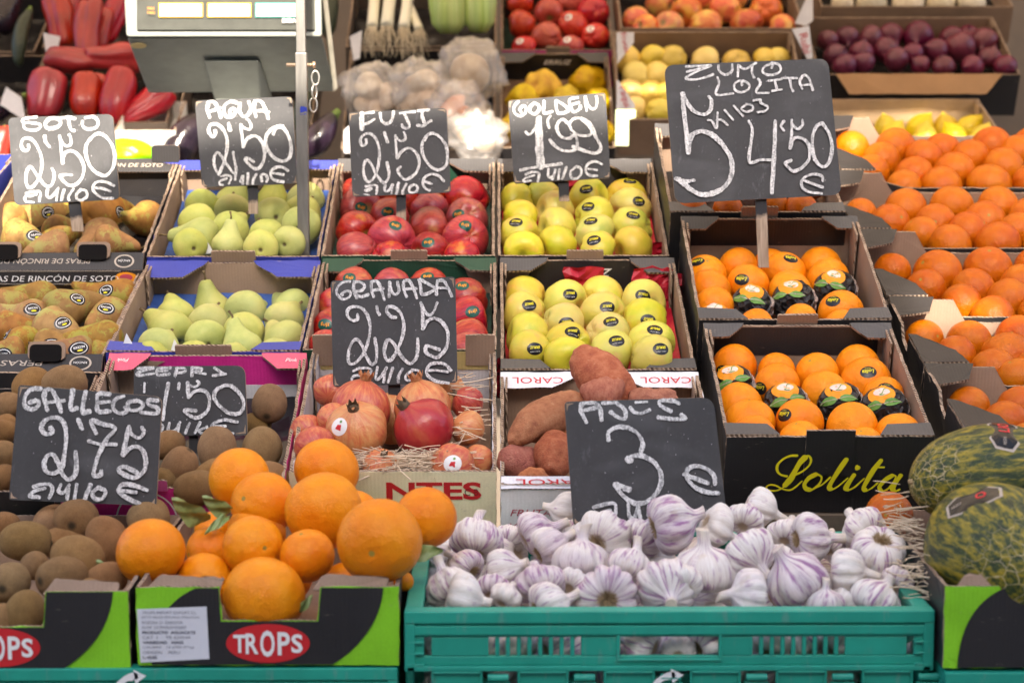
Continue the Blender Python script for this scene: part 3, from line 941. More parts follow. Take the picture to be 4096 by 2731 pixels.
def pom_crown(name, mat, seed, open_=.3):
    vs, fs = [], []
    n = 24
    rnd = random.Random(seed)
    for i in range(6):
        t = i / 5
        for j in range(n):
            a = 2 * pi * j / n
            tooth = abs(((j * 6 / n) % 1) - .5) * 2
            r = .19 - .05 * t * 0 + open_ * .25 * t * t
            z = .93 + .34 * t * (1 - .75 * tooth * max(0, t - .35) / .65) 
            r *= 1 - .25 * tooth * max(0, t - .4)
            vs.append((r * cos(a), r * sin(a), z + rnd.uniform(-.01, .01)))
    for i in range(5):
        for j in range(n):
            fs.append((i * n + j, i * n + (j + 1) % n, (i + 1) * n + (j + 1) % n, (i + 1) * n + j))
    k = len(vs)
    for j in range(n):
        a = 2 * pi * j / n; vs.append((.15 * cos(a), .15 * sin(a), 1.0))
    vs.append((0, 0, .98))
    for j in range(n): fs.append((k + j, k + (j + 1) % n, k + n))
    for q in range(14):
        a = rnd.uniform(0, 2 * pi); r = rnd.uniform(.02, .12); k = len(vs)
        c_, s_ = cos(a) * r, sin(a) * r
        vs += [(c_, s_, .98), (c_ + .02, s_, .98), (c_ * 1.3, s_ * 1.3, 1.16)]; fs.append((k, k + 1, k + 2))
    return mesh(name, vs, fs, [mat], smooth=False)
def garlic_mesh(name, mat, seed, nl=9, neck=1.0):
    zt = .92 + .30 * neck
    ctrl = [(0, zt), (.12, zt), (.20, zt), (.215, zt - .03), (.21, .86 + .12 * neck), (.25, .80), (.42, .66), (.72, .48), (.93, .20), (1.0, -.12), (.94, -.42), (.68, -.62), (.40, -.66), (.22, -.60), (.1, -.57), (0, -.57)]
    prof = interp(ctrl, 34)
    prof[0] = (0, prof[0][1]); prof[-1] = (0, prof[-1][1])
    lf = lump(.16, .9, seed)
    rr = random.Random(seed)
    ph = [rr.uniform(-.25, .25) for _ in range(nl)]
    am = [rr.uniform(.07, .17) for _ in range(nl)]
    bx, by = rr.uniform(-.35, .35), rr.uniform(-.35, .35)
    def fn(v):
        a = math.atan2(v.y, v.x) % (2 * pi)
        q = a / (2 * pi) * nl
        i = int(q) % nl; f = q - int(q)
        lobe = am[i] * (sin(pi * f) ** .8) - .05
        k = 1 if v.z < .55 else max(0, 1 - (v.z - .55) / .35)
        v = Vector((v.x * (1 + lobe * k * 1.3), v.y * (1 + lobe * k * 1.3), v.z + .06 * lobe * k))
        v = lf(v)
        t = max(0, v.z - .6)
        v.x += bx * t * t; v.y += by * t * t
        return v
    vs, fs = lathe(prof, 54, fn)
    return mesh(name, vs, fs, [mat], smooth=True)
def garlic_roots(name, mat, seed):
    rr = random.Random(seed)
    mb = MB()
    for q in range(130):
        a = rr.uniform(0, 2 * pi); r = rr.uniform(.0, .30)
        p0 = Vector((r * cos(a), r * sin(a), -.56)); l = rr.uniform(.08, .22)
        p1 = p0 + Vector((cos(a) * l * .7 + rr.uniform(-.06, .06), sin(a) * l * .7 + rr.uniform(-.06, .06), -l * .8 - .03))
        mb.tube([p0, p0.lerp(p1, .5) + Vector((0, 0, -.02)), p1], [.018, .013, .006], 4, cap=False)
    return mesh(name, mb.v, mb.f, [mat])
def potato_mesh(name, mat, seed, asp=2.2, bend=.2):
    prof = []
    for i in range(31):
        t = pi * i / 30
        prof.append(((sin(t) ** .85) * (1 + .12 * cos(t)), cos(t) * asp + (.12 * exp(-(t / .12) ** 2))))
    lf = lump(.26, .75, seed); l2 = lump(.05, 3.2, seed + 5)
    def fn(v):
        v = l2(lf(v))
        v.x += bend * (v.z / asp) ** 2 * asp * .6
        return v
    vs, fs = lathe(prof, 28, fn)
    return mesh(name, vs, fs, [mat], smooth=True)
def melon_mesh(name, mat, seed, asp=1.35):
    prof = []
    for i in range(49):
        t = pi * i / 48
        prof.append((sin(t) ** .95, cos(t) * asp))
    vs, fs = lathe(prof, 56, lump(.03, 1.2, seed))
    return mesh(name, vs, fs, [mat], smooth=True)
def pepper_mesh(name, mat, seed, asp=1.55):
    ctrl = [(0, .80), (.12, .78), (.25, .86), (.55, .98), (.88, .80), (1.0, .4), (.98, -.1), (.9, -.6), (.78, -1.05), (.55, -1.3), (.3, -1.32), (.12, -1.2), (0, -1.16)]
    prof = interp(ctrl, 30); prof[0] = (0, prof[0][1]); prof[-1] = (0, prof[-1][1])
    lf = lump(.22, .7, seed)
    def fn(v):
        a = math.atan2(v.y, v.x)
        k = 1 + .26 * (abs(cos(1.5 * a + seed)) ** .6 - .6) + .05 * noise.noise(Vector((v.x * 3 + seed, v.y * 3, v.z * 1.2)))
        v = Vector((v.x * k, v.y * k, v.z * asp / 1.3))
        return lf(v)
    vs, fs = lathe(prof, 40, fn)
    return mesh(name, vs, fs, [mat], smooth=True)
def pepper_stem(name, mat, asp=1.55):
    z = .78 * asp / 1.3
    mb = MB(); mb.tube([(0, 0, z - .05), (0, 0, z + .08), (.05, 0, z + .30), (.14, 0, z + .45)], [.30, .16, .10, .12], 8)
    return mesh(name, mb.v, mb.f, [mat], smooth=True)
def onion_mesh(name, mat, seed):
    ctrl = [(0, 1.30), (.06, 1.28), (.09, 1.12), (.22, .95), (.60, .72), (.90, .38), (1.0, 0), (.92, -.40), (.66, -.70), (.30, -.85), (.1, -.86), (0, -.86)]
    prof = interp(ctrl, 26); prof[0] = (0, prof[0][1]); prof[-1] = (0, prof[-1][1])
    vs, fs = lathe(prof, 28, lump(.10, .8, seed))
    return mesh(name, vs, fs, [mat], smooth=True)
def lemon_mesh(name, mat, seed, lumpy=.08):
    ctrl = [(0, 1.38), (.1, 1.35), (.17, 1.22), (.45, .98), (.80, .6), (1.0, 0), (.82, -.6), (.45, -1.0), (.16, -1.18), (0, -1.22)]
    prof = interp(ctrl, 26); prof[0] = (0, prof[0][1]); prof[-1] = (0, prof[-1][1])
    vs, fs = lathe(prof, 28, lump(lumpy, 1.0, seed))
    return mesh(name, vs, fs, [mat], smooth=True)
def quince_mesh(name, mat, seed):
    prof = []
    for i in range(27):
        t = pi * i / 26
        prof.append((sin(t) * (1 - .12 * cos(t)), cos(t) * 1.02 + .12 * exp(-(t / .3) ** 2)))
    l1, l2 = lump(.30, 1.3, seed), lump(.07, 3.0, seed)
    vs, fs = lathe(prof, 32, lambda v: l2(l1(v)))
    return mesh(name, vs, fs, [mat], smooth=True)
def long_mesh(name, mat, seed, asp=3.0, fat=.25):      # aubergine, courgette
    prof = []
    for i in range(29):
        t = pi * i / 28
        prof.append((sin(t) ** .7 * (1 - fat * cos(t)), cos(t) * asp))
    lf = lump(.12, .5, seed)
    def fn(v):
        v = lf(v); v.x += .16 * asp * (v.z / asp) ** 2; return v
    vs, fs = lathe(prof, 26, fn)
    return mesh(name, vs, fs, [mat], smooth=True)

# ------------------------------------------------------------------ fruit skins
def hsv(t, c, h=.015, s=.08, v=.12):
    r = t.rnd()
    r2 = t.math('FRACT', t.math('MULTIPLY', r, 17.3)); r3 = t.math('FRACT', t.math('MULTIPLY', r, 91.7))
    nd = t.n('HueSaturation', {'Color': c})
    t.set(nd, 'Hue', t.math('MULTIPLY_ADD', r, 2 * h, .5 - h))
    t.set(nd, 'Saturation', t.math('MULTIPLY_ADD', r2, 2 * s, 1 - s))
    t.set(nd, 'Value', t.math('MULTIPLY_ADD', r3, 2 * v, 1 - v))
    return nd.outputs[0]
def specks(t, v, scale, thr, dens=.5):
    vo = t.n('TexVoronoi', {'Vector': v, 'Scale': scale})
    d = t.step(vo.outputs[0], thr, thr * .55)
    keep = t.n('SeparateColor', {0: vo.outputs[1]}).outputs[0]
    return t.math('MULTIPLY', d, t.math('GREATER_THAN', keep, 1 - dens))
def zabs(t):
    return t.n('SeparateXYZ', {0: t.n('TexCoord').outputs['Object']})
def skin_golden():
    t = NT('yellow_apple_skin'); v = t.obj()
    c = t.ramp(t.noise(v, .9, 3), [(.25, (.42, .47, .045)), (.5, (.60, .52, .075)), (.78, (.64, .46, .10))])
    c = t.mix(t.step(t.noise(v, 1.1, 2), .60, .80), c, (.68, .36, .12))
    c = t.mix(t.math('MULTIPLY', specks(t, v, 9, .10, .6), .65), c, (.26, .20, .03))
    o_ = zabs(t); z = o_.outputs[2]; rr = t.math('SQRT', t.math('ADD', t.math('POWER', o_.outputs[0], 2.0), t.math('POWER', o_.outputs[1], 2.0)))
    c = t.mix(t.math('MULTIPLY', t.step(rr, .30, .10), t.math('GREATER_THAN', z, 0)), c, (.28, .26, .04))
    t.p(color=hsv(t, c, .018, .10, .10), rough=.38, spec=.45, sss=.12)
    t.b.inputs['Subsurface Radius'].default_value = (.9, .6, .2); t.b.inputs['Subsurface Scale'].default_value = .06
    t.p(normal=t.bump(t.noise(v, 5, 3), .06, .05))
    return t.m
def skin_fuji(name='red_apple_skin', a=(.17, .007, .012), b=(.36, .026, .026), y=(.48, .24, .06), yl=.70, spk=True):
    t = NT(name); v = t.obj()
    o_ = zabs(t)
    an = t.math('ARCTAN2', o_.outputs[1], o_.outputs[0])
    sv = t.n('CombineXYZ', {0: t.math('MULTIPLY', an, 3.0), 1: t.math('MULTIPLY', o_.outputs[2], .8), 2: t.math('MULTIPLY', t.rnd(), 50)})
    st = t.noise(sv.outputs[0], 3.2, 4, .6)
    c = t.ramp(st, [(.28, a), (.55, b), (.82, [q * .5 + w_ * .5 for q, w_ in zip(b, y)])])
    c = t.mix(t.math('MULTIPLY', t.step(t.noise(v, .95, 3), yl - .12, yl + .06), .85), c, y)
    if spk: c = t.mix(t.math('MULTIPLY', specks(t, v, 11, .12, .6), .7), c, (.60, .38, .20))
    z = o_.outputs[2]
    rr = t.math('SQRT', t.math('ADD', t.math('POWER', o_.outputs[0], 2.0), t.math('POWER', o_.outputs[1], 2.0)))
    c = t.mix(t.math('MULTIPLY', t.step(rr, .30, .10), t.math('GREATER_THAN', z, 0)), c, (.22, .16, .04))
    t.p(color=hsv(t, c, .01, .08, .18), rough=.33, spec=.5)
    t.p(normal=t.bump(t.noise(v, 5, 3), .05, .05))
    return t.m
def skin_orange(name='orange_peel', a=(.76, .225, .003), b=(.82, .30, .006), deep=(.70, .16, .003)):
    t = NT(name); v = t.obj()
    r = t.rnd()
    base = t.mix(t.math('FRACT', t.math('MULTIPLY', r, 7.77)), deep, b)
    c = t.mix(.55, base, t.ramp(t.noise(v, 1.3, 3), [(.3, deep), (.5, a), (.72, b)]))
    c = t.mix(t.math('MULTIPLY', t.step(t.noise(v, 2.2, 5, .7), .64, .78), .35), c, (.72, .38, .06))
    z = zabs(t).outputs[2]
    o_ = zabs(t); rr = t.math('SQRT', t.math('ADD', t.math('POWER', o_.outputs[0], 2.0), t.math('POWER', o_.outputs[1], 2.0)))
    c = t.mix(t.math('MULTIPLY', t.step(rr, .085, .055), t.math('GREATER_THAN', z, 0)), c, (.30, .22, .04))
    vo = t.n('TexVoronoi', {'Vector': v, 'Scale': 24})
    c = t.mix(t.math('MULTIPLY', t.step(vo.outputs[0], .30, .10), .14), c, (.62, .12, .002))
    t.p(color=c, rough=.34, spec=.24)
    t.p(normal=t.bump(vo.outputs[0], .16, .03, t.bump(t.noise(v, 3, 3), .10, .08)))
    return t.m
def skin_pear():
    t = NT('green_pear_skin'); v = t.obj()
    c = t.ramp(t.noise(v, 1.0, 3), [(.28, (.33, .37, .095)), (.52, (.43, .45, .125)), (.78, (.52, .48, .15))])
    c = t.mix(t.math('MULTIPLY', specks(t, v, 14, .13, .7), .5), c, (.16, .17, .04))
    c = t.mix(t.math('MULTIPLY', t.step(t.noise(v, 2.6, 4, .65), .66, .76), .8), c, (.25, .18, .06))
    o_ = zabs(t); z = o_.outputs[2]; rr = t.math('SQRT', t.math('ADD', t.math('POWER', o_.outputs[0], 2.0), t.math('POWER', o_.outputs[1], 2.0)))
    c = t.mix(t.math('MULTIPLY', t.step(rr, .16, .07), t.math('LESS_THAN', z, 0)), c, (.10, .075, .03))
    t.p(color=hsv(t, c, .012, .1, .10), rough=.5, spec=.3, sss=.08)
    t.b.inputs['Subsurface Radius'].default_value = (.7, .7, .2); t.b.inputs['Subsurface Scale'].default_value = .05
    t.p(normal=t.bump(t.noise(v, 8, 4), .10, .04))
    return t.m
def skin_russet():
    t = NT('russet_pear_skin'); v = t.obj()
    g = t.noise(v, 1.1, 2)
    f = t.noise(v, 7.5, 6, .72)
    rus = t.ramp(t.noise(v, 2, 4), [(.3, (.22, .105, .030)), (.7, (.35, .185, .055))])
    grn = t.ramp(g, [(.3, (.30, .205, .045)), (.7, (.30, .27, .065))])
    m = t.step(t.math('ADD', f, t.math('MULTIPLY', t.math('SUBTRACT', g, .5), 1.3)), .515, .60)
    t.p(color=hsv(t, t.mix(m, rus, grn), .012, .1, .14), rough=.62, spec=.25)
    t.p(normal=t.bump(f, .12, .03))
    return t.m
def skin_kiwi():
    t = NT('kiwi_fuzz'); v = t.obj()
    f = t.noise(v, 2.0, 4)
    fz = t.noise(v, 26, 5, .75)
    c = t.ramp(f, [(.28, (.185, .088, .030)), (.55, (.28, .145, .055)), (.8, (.35, .20, .082))])
    c = t.mix(.45, c, t.ramp(fz, [(.35, (.10, .05, .02)), (.62, (.40, .25, .12))]))
    o_ = zabs(t); z = o_.outputs[2]; rr = t.math('SQRT', t.math('ADD', t.math('POWER', o_.outputs[0], 2.0), t.math('POWER', o_.outputs[1], 2.0)))
    c = t.mix(t.math('MULTIPLY', t.step(rr, .26, .10), t.math('GREATER_THAN', z, 0)), c, (.06, .040, .022))
    t.p(color=hsv(t, c, .012, .1, .14), rough=.92, spec=.15, sheen=.12)
    t.b.inputs['Sheen Roughness'].default_value = .45
    t.b.inputs['Sheen Tint'].default_value = (.75, .58, .40, 1)
    t.p(normal=t.bump(fz, .5, .04))
    return t.m
def skin_pom():
    t = NT('pomegranate_rind'); v = t.obj()
    o_ = zabs(t)
    an = t.math('ARCTAN2', o_.outputs[1], o_.outputs[0])
    sv = t.n('CombineXYZ', {0: t.math('MULTIPLY', an, 2.2), 1: t.math('MULTIPLY', o_.outputs[2], .9), 2: t.math('MULTIPLY', t.rnd(), 50)})
    st = t.noise(sv.outputs[0], 2.5, 5, .65)
    r = t.math('FRACT', t.math('MULTIPLY', t.rnd(), 5.3))
    k = t.math('ADD', st, t.math('MULTIPLY', t.math('SUBTRACT', r, .5), .38))
    c = t.ramp(k, [(.22, (.60, .32, .12)), (.46, (.56, .19, .070)), (.64, (.46, .075, .045)), (.84, (.34, .016, .025))])
    c = t.mix(t.math('MULTIPLY', t.step(t.noise(v, 7, 5, .7), .62, .72), .35), c, (.25, .13, .06))
    c = t.mix(t.math('MULTIPLY', specks(t, v, 12, .10, .5), .5), c, (.70, .45, .22))
    t.p(color=c, rough=.36, spec=.5)
    t.p(normal=t.bump(t.noise(v, 4, 4), .12, .06))
    return t.m
def skin_garlic():
    t = NT('garlic_skin'); v = t.obj()
    o_ = zabs(t)
    an = t.math('ARCTAN2', o_.outputs[1], o_.outputs[0])
    cs = t.n('CombineXYZ', {0: t.math('MULTIPLY', t.math('COSINE', an), 4.2), 1: t.math('MULTIPLY', t.math('SINE', an), 4.2), 2: t.math('MULTIPLY_ADD', o_.outputs[2], .8, t.math('MULTIPLY', t.rnd(), 60))})
    st = t.noise(cs.outputs[0], 1.5, 4, .6)
    fine = t.noise(scalevec(t, cs.outputs[0], 3, 3, 1), 2.2, 3, .6)
    patch = t.noise(v, 1.3, 3)
    r = t.math('FRACT', t.math('MULTIPLY', t.rnd(), 3.7))
    pur = t.math('MULTIPLY', t.step(st, .50, .62), t.step(t.math('ADD', patch, t.math('MULTIPLY_ADD', r, .40, -.16)), .42, .56))
    c = t.mix(t.step(fine, .35, .7), (.64, .58, .53), (.80, .77, .74))
    c = t.mix(t.math('MULTIPLY', t.step(t.noise(v, 2.2, 4), .60, .75), .5), c, (.55, .42, .27))
    wash = t.math('MULTIPLY', t.step(t.math('FRACT', t.math('MULTIPLY', t.rnd(), 11.3)), .52, .70), t.step(t.noise(v, .9, 3), .36, .60))
    c = t.mix(t.math('MULTIPLY', wash, .42), c, t.mix(t.step(st, .38, .6), (.50, .36, .46), (.26, .13, .27)))
    c = t.mix(t.math('MULTIPLY', pur, .85), c, (.27, .10, .26))
    z = o_.outputs[2]
    c = t.mix(t.math('MULTIPLY', t.step(z, .9, 1.3), .75), c, (.60, .52, .40))
    rr = t.math('SQRT', t.math('ADD', t.math('POWER', o_.outputs[0], 2.0), t.math('POWER', o_.outputs[1], 2.0)))
    c = t.mix(t.math('MULTIPLY', t.math('MULTIPLY', t.step(rr, .42, .22), t.math('LESS_THAN', z, 0)), .8), c, (.36, .25, .13))
    t.p(color=c, rough=.6, spec=.22, sss=.10)
    t.b.inputs['Subsurface Radius'].default_value = (.8, .7, .6); t.b.inputs['Subsurface Scale'].default_value = .05
    t.p(normal=t.bump(fine, .25, .04))
    return t.m
def skin_potato():
    t = NT('sweet_potato_skin'); v = t.obj()
    f = t.noise(v, 2.2, 5, .65)
    c = t.ramp(f, [(.25, (.23, .070, .046)), (.5, (.36, .135, .080)), (.75, (.46, .205, .125))])
    c = t.mix(t.math('MULTIPLY', t.step(t.noise(v, 5, 5, .7), .63, .70), .8), c, (.52, .34, .22))
    c = t.mix(t.math('MULTIPLY', specks(t, v, 5.5, .11, .4), .9), c, (.06, .03, .02))
    t.p(color=hsv(t, c, .012, .12, .16), rough=.7, spec=.2)
    t.p(normal=t.bump(t.noise(v, 9, 5), .30, .05))
    return t.m
def skin_melon():
    t = NT('melon_rind'); v = t.obj()
    o_ = zabs(t)
    sv = scalevec(t, v, 1, 1, .22)
    f = t.noise(sv, 8.5, 7, .72)
    c = t.ramp(f, [(.38, (.012, .024, .008)), (.47, (.035, .055, .010)), (.53, (.17, .145, .010)), (.66, (.36, .26, .012))])
    w = t.mix(.13, v, t.noise(v, 2.4, 3, .6, 'Color'))
    vo = t.n('TexVoronoi', {'Vector': scalevec(t, w, 1, 1, .62), 'Scale': 7.0}, feature='DISTANCE_TO_EDGE')
    net = t.step(vo.outputs[0], .036, .008)
    polar = t.step(t.math('ADD', o_.outputs[2], t.math('MULTIPLY', t.noise(v, 1.7, 2), .9)), 1.05, 1.6)
    t.p(color=t.mix(t.math('MULTIPLY', net, t.math('MULTIPLY', t.math('ADD', polar, .10), .85)), c, (.50, .40, .22)), rough=.42, spec=.4)
    t.p(normal=t.bump(t.math('ADD', t.math('MULTIPLY', net, polar), t.math('MULTIPLY', f, .4)), .35, .03))
    return t.m
def skin_plain(name, stops, sc=1.5, rough=.35, spec=.5, streak=0, hs=(.01, .1, .15), bump=.06, coat=0):
    t = NT(name); v = t.obj()
    if streak:
        o_ = zabs(t); an = t.math('ARCTAN2', o_.outputs[1], o_.outputs[0])
        v2 = t.n('CombineXYZ', {0: t.math('MULTIPLY', t.math('COSINE', an), streak), 1: t.math('MULTIPLY', t.math('SINE', an), streak), 2: t.math('MULTIPLY_ADD', o_.outputs[2], .6, t.math('MULTIPLY', t.rnd(), 40))}).outputs[0]
    else: v2 = v
    t.p(color=hsv(t, t.ramp(t.noise(v2, sc, 4), stops), *hs), rough=rough, spec=spec, coat=coat)
    t.p(normal=t.bump(t.noise(v, 5, 3), bump, .05))
    return t.m
M_GOLD, M_FUJI, M_ORNG, M_PEAR, M_RUS, M_KIWI, M_POM, M_GAR, M_POT, M_MEL = skin_golden(), skin_fuji(), skin_orange(), skin_pear(), skin_russet(), skin_kiwi(), skin_pom(), skin_garlic(), skin_potato(), skin_melon()
M_ORNG2 = skin_orange('deep_orange_peel', (.47, .105, .001), (.52, .155, .0015), (.41, .062, .001))
M_STEM = simple('dry_stem', (.16, .11, .05), .8, .3, 5)
M_STEMG = simple('green_stem', (.13, .20, .04), .6, .3, 5)
M_ROOT = simple('dry_roots', (.36, .26, .14), .9, .3, 9)
M_CROWN = simple('pomegranate_crown', (.38, .15, .055), .6, .45, 4)
M_CROWND = simple('dried_pomegranate_crown', (.12, .085, .05), .8, .4, 6)
M_GOLD2 = skin_plain('pale_apple_skin', [(.3, (.62, .46, .08)), (.7, (.74, .56, .15))], 1, .4)
M_RED2 = skin_fuji('rosy_apple_skin', (.33, .02, .03), (.55, .055, .045), (.62, .30, .08), .72, False)
M_RED3 = skin_fuji('mottled_apple_skin', (.50, .07, .04), (.68, .16, .06), (.76, .48, .10), .58, False)
M_PEP = skin_plain('red_pepper_skin', [(.25, (.22, .006, .008)), (.6, (.36, .012, .012)), (.85, (.40, .06, .014))], .8, .34, .5, hs=(.008, .05, .15), coat=.2)
M_ONI = skin_plain('red_onion_skin', [(.25, (.07, .008, .022)), (.5, (.12, .014, .038)), (.75, (.19, .04, .07))], 1.6, .32, .5, streak=2.2)
M_LEM = skin_plain('lemon_peel', [(.3, (.66, .48, .008)), (.7, (.78, .60, .02))], 1, .4)
M_QUI = skin_plain('quince_skin', [(.25, (.42, .20, .02)), (.5, (.62, .42, .02)), (.8, (.72, .54, .04))], 1.3, .5, .3)
M_AUB = skin_plain('aubergine_skin', [(.3, (.010, .006, .012)), (.7, (.022, .012, .022))], 1, .16, .5)
M_ZUC = skin_plain('courgette_skin', [(.3, (.022, .032, .018)), (.7, (.05, .065, .04))], 2, .35, .4)
M_WON = skin_plain('white_onion_skin', [(.3, (.58, .50, .36)), (.7, (.74, .68, .52))], 1.6, .4, .4, streak=2.5)

VAR = 5
PROTO = {}
def proto(kind, maker):
    PROTO[kind] = [maker(i + 1) for i in range(VAR)]
proto('golden', lambda s: apple_mesh('golden_apple', M_GOLD, s * 1.7, .86))
proto('fuji', lambda s: apple_mesh('red_apple', M_FUJI, s * 2.3, .84))
proto('orange', lambda s: orange_mesh('orange', M_ORNG, s * 1.9))
proto('orange2', lambda s: orange_mesh('orange', M_ORNG2, s * 2.9))
proto('pear', lambda s: pear_mesh('green_pear', M_PEAR, s * 1.3, 'round'))
proto('rpear', lambda s: pear_mesh('brown_pear', M_RUS, s * 1.3, 'long'))
proto('kiwi', lambda s: kiwi_mesh('kiwi', M_KIWI, s * 1.9))
proto('pom', lambda s: pom_mesh('pomegranate', M_POM, s * 1.9))
proto('garlic', lambda s: garlic_mesh('garlic_bulb', M_GAR, s * 3, 7 + s, .5 + .25 * s))
proto('potato', lambda s: potato_mesh('sweet_potato', M_POT, s * 1.7, 1.7 + .2 * s, .25))
proto('apple2', lambda s: apple_mesh('red_apple', M_RED2, s * 2.1, .92))
proto('apple3', lambda s: apple_mesh('mottled_apple', M_RED3, s * 2.1, .92))
proto('apple4', lambda s: apple_mesh('pale_apple', M_GOLD2, s * 2.1, .9))
proto('pepper', lambda s: pepper_mesh('red_pepper', M_PEP, s * 2.1, 1.5 + .1 * s))
proto('onion', lambda s: onion_mesh('red_onion', M_ONI, s * 2.1))
proto('wonion', lambda s: onion_mesh('white_onion', M_WON, s * 2.1))
proto('lemon', lambda s: lemon_mesh('lemon', M_LEM, s * 2.1))
proto('quince', lambda s: quince_mesh('quince', M_QUI, s * 2.1))
proto('aub', lambda s: long_mesh('aubergine', M_AUB, s, 1.9, .28))
proto('zuc', lambda s: long_mesh('courgette', M_ZUC, s, 4.2, .06))
STEMS = {'pear': [pear_stem('stem', M_STEM, 'round', (i + 1) * 1.3) for i in range(VAR)],
         'rpear': [pear_stem('stem', M_STEM, 'long', (i + 1) * 1.3) for i in range(VAR)]}
PSTEM = pepper_stem('stem', M_STEMG)
ROOTS = [garlic_roots('roots', M_ROOT, i) for i in range(3)]
CROWNS = [pom_crown('crown', M_CROWN, 1, .35), pom_crown('crown', M_CROWND, 2, .05), pom_crown('crown', M_CROWN, 3, .1)]

RF = random.Random(11)
def fruit(kind, name, pos, r, axis=None, label='', cat='', group=None, var=None, spin=None, sc=(1, 1, 1)):
    var = RF.randrange(VAR) if var is None else var
    o = bpy.data.objects.new(name, PROTO[kind][var])
    C.objects.link(o)
    if axis is None:
        axis = Vector((RF.gauss(0, 1), RF.gauss(0, 1), RF.gauss(0, 1)))
    q = Vector(axis).normalized().to_track_quat('Z', 'Y')
    m = q.to_matrix() @ Matrix.Rotation(RF.uniform(0, 2 * pi) if spin is None else spin, 3, 'Z')
    m = m @ Matrix.Diagonal(Vector(sc) * r)
    o.matrix_world = Matrix.Translation(pos) @ m.to_4x4()
    o['v'] = var
    tag(o, label, cat, group)
    return o
def child(name, me, parent):
    o = bpy.data.objects.new(name, me); return link(o, parent)

# ------------------------------------------------------------------ stickers laid on the fruit's own surface
_BVH = {}
def bvh(me):
    if me.name not in _BVH:
        _BVH[me.name] = BVHTree.FromPolygons([v.co.copy() for v in me.vertices], [tuple(p_.vertices) for p_ in me.polygons])
    return _BVH[me.name]
def disc_geo(rx, ry, rings=3, n=20, cx=0, cy=0):
    vs = [(cx, cy)]; fs = []
    for k in range(1, rings + 1):
        for j in range(n):
            a = 2 * pi * j / n; vs.append((cx + rx * k / rings * cos(a), cy + ry * k / rings * sin(a)))
    for j in range(n): fs.append((0, 1 + j, 1 + (j + 1) % n))
    for k in range(rings - 1):
        for j in range(n):
            a = 1 + k * n + j; b = 1 + k * n + (j + 1) % n
            fs.append((a, a + n, b + n, b))
    return vs, fs
def txt_geo(s, w, h, cx=0, cy=0, shear=0., bold=0., flip=False):
    vs, fs, tw, th, ox, oy = text_geo(s, shear, bold)
    k = -1 if flip else 1
    return [(cx + (x - ox) * w / tw * k, cy + (y - oy) * h / th * k) for x, y in vs], fs
def poly_geo(pts):
    n = len(pts); cx = sum(p_[0] for p_ in pts) / n; cy = sum(p_[1] for p_ in pts) / n
    return [(cx, cy)] + [(cx + (x - cx) * .5, cy + (y - cy) * .5) for x, y in pts] + list(pts), \
        [(0, 1 + i, 1 + (i + 1) % n) for i in range(n)] + [(1 + i, 1 + n + i, 1 + n + (i + 1) % n, 1 + (i + 1) % n) for i in range(n)]
def decal(fr, wdir, layers, up=None, name='sticker', rot=0.0, lift0=.0004):
    """layers: (vs2d, faces, material) in metres, laid on the fruit where wdir (world direction from its centre) leaves it"""
    mw = fr.matrix_world; mi = mw.inverted()
    c = mw.translation
    wdir = Vector(wdir).normalized()
    up = Vector(up or AU)
    xd = up.cross(wdir).normalized() ; yd = wdir.cross(xd).normalized()
    xd, yd = xd * cos(rot) + yd * sin(rot), yd * cos(rot) - xd * sin(rot)
    tree = bvh(fr.data)
    V, Fs, MI, mats = [], [], [], []
    for li, (vs, fs, m) in enumerate(layers):
        k = len(V)
        ok = True
        pts = []
        for x, y in vs:
            o_ = c + wdir * .5 + xd * x + yd * y
            lo = mi @ o_; ld = (mi.to_3x3() @ -wdir).normalized()
            hit = tree.ray_cast(lo, ld)
            if hit[0] is None: pts.append(None); continue
            wp = mw @ hit[0]
            wnr = (mw.to_3x3().inverted().transposed() @ hit[1]).normalized()
            if wnr.dot(wdir) < 0: wnr = -wnr
            pts.append(mi @ (wp + wnr * (lift0 + .00025 * li)))
        idx = {}
        for i, p_ in enumerate(pts):
            if p_ is not None: idx[i] = len(V); V.append(p_)
        if m not in mats: mats.append(m)
        for f in fs:
            if all(i in idx for i in f):
                Fs.append(tuple(idx[i] for i in f)); MI.append(mats.index(m))
    if V:
        child(name, mesh(name, V, Fs, mats, MI), fr)
PLAST_K = ink('glossy_black_sticker', (.012, .012, .013), .25)
PLAST_G = ink('glossy_green_sticker', (.012, .075, .055), .25)
PLAST_W = ink('glossy_white_sticker', (.75, .75, .74), .25)
def st_erruz(): return [(*disc_geo(.0125, .0098), PLAST_K), (*txt_geo('ERRUZ', .016, .0042, 0, .002, .3, .03, True), INK_Y), (*txt_geo('BUENOS Y SABROSA', .015, .0012, 0, -.0045), INK_W)]
def st_fuji(): return [(*disc_geo(.0115, .0095), PLAST_G), (*txt_geo('fuji', .0135, .0075, 0, 0, .0, .02), INK_O)]
def st_lolita(): return [(*disc_geo(.0125, .0095), PLAST_K), (*txt_geo('Lolita', .018, .0062, 0, .001, .35, .02, True), INK_Y), (*txt_geo('TABERNES', .009, .0013, 0, .0062, 0, 0, True), INK_Y)]
def st_soto(): return [(*disc_geo(.0145, .0115), PLAST_K), (*disc_geo(.0118, .0090, 2), INK_W), (*disc_geo(.0106, .0079, 2), PLAST_K), (*txt_geo('RINCON', .015, .0035, 0, .001, 0, .02), INK_W), (*disc_geo(.004, .0015, 1, 10, 0, -.004), INK_Y)]
def st_white(s=.010): return [(*disc_geo(s, s * .95), PLAST_W), (*poly_geo([(-s * .5, -s * .1), (s * .1, -s * .5), (s * .35, s * .1), (-s * .1, s * .25)]), INK_R), (*disc_geo(s * .16, s * .14, 1, 8, s * .35, s * .45), INK_LEAF)]
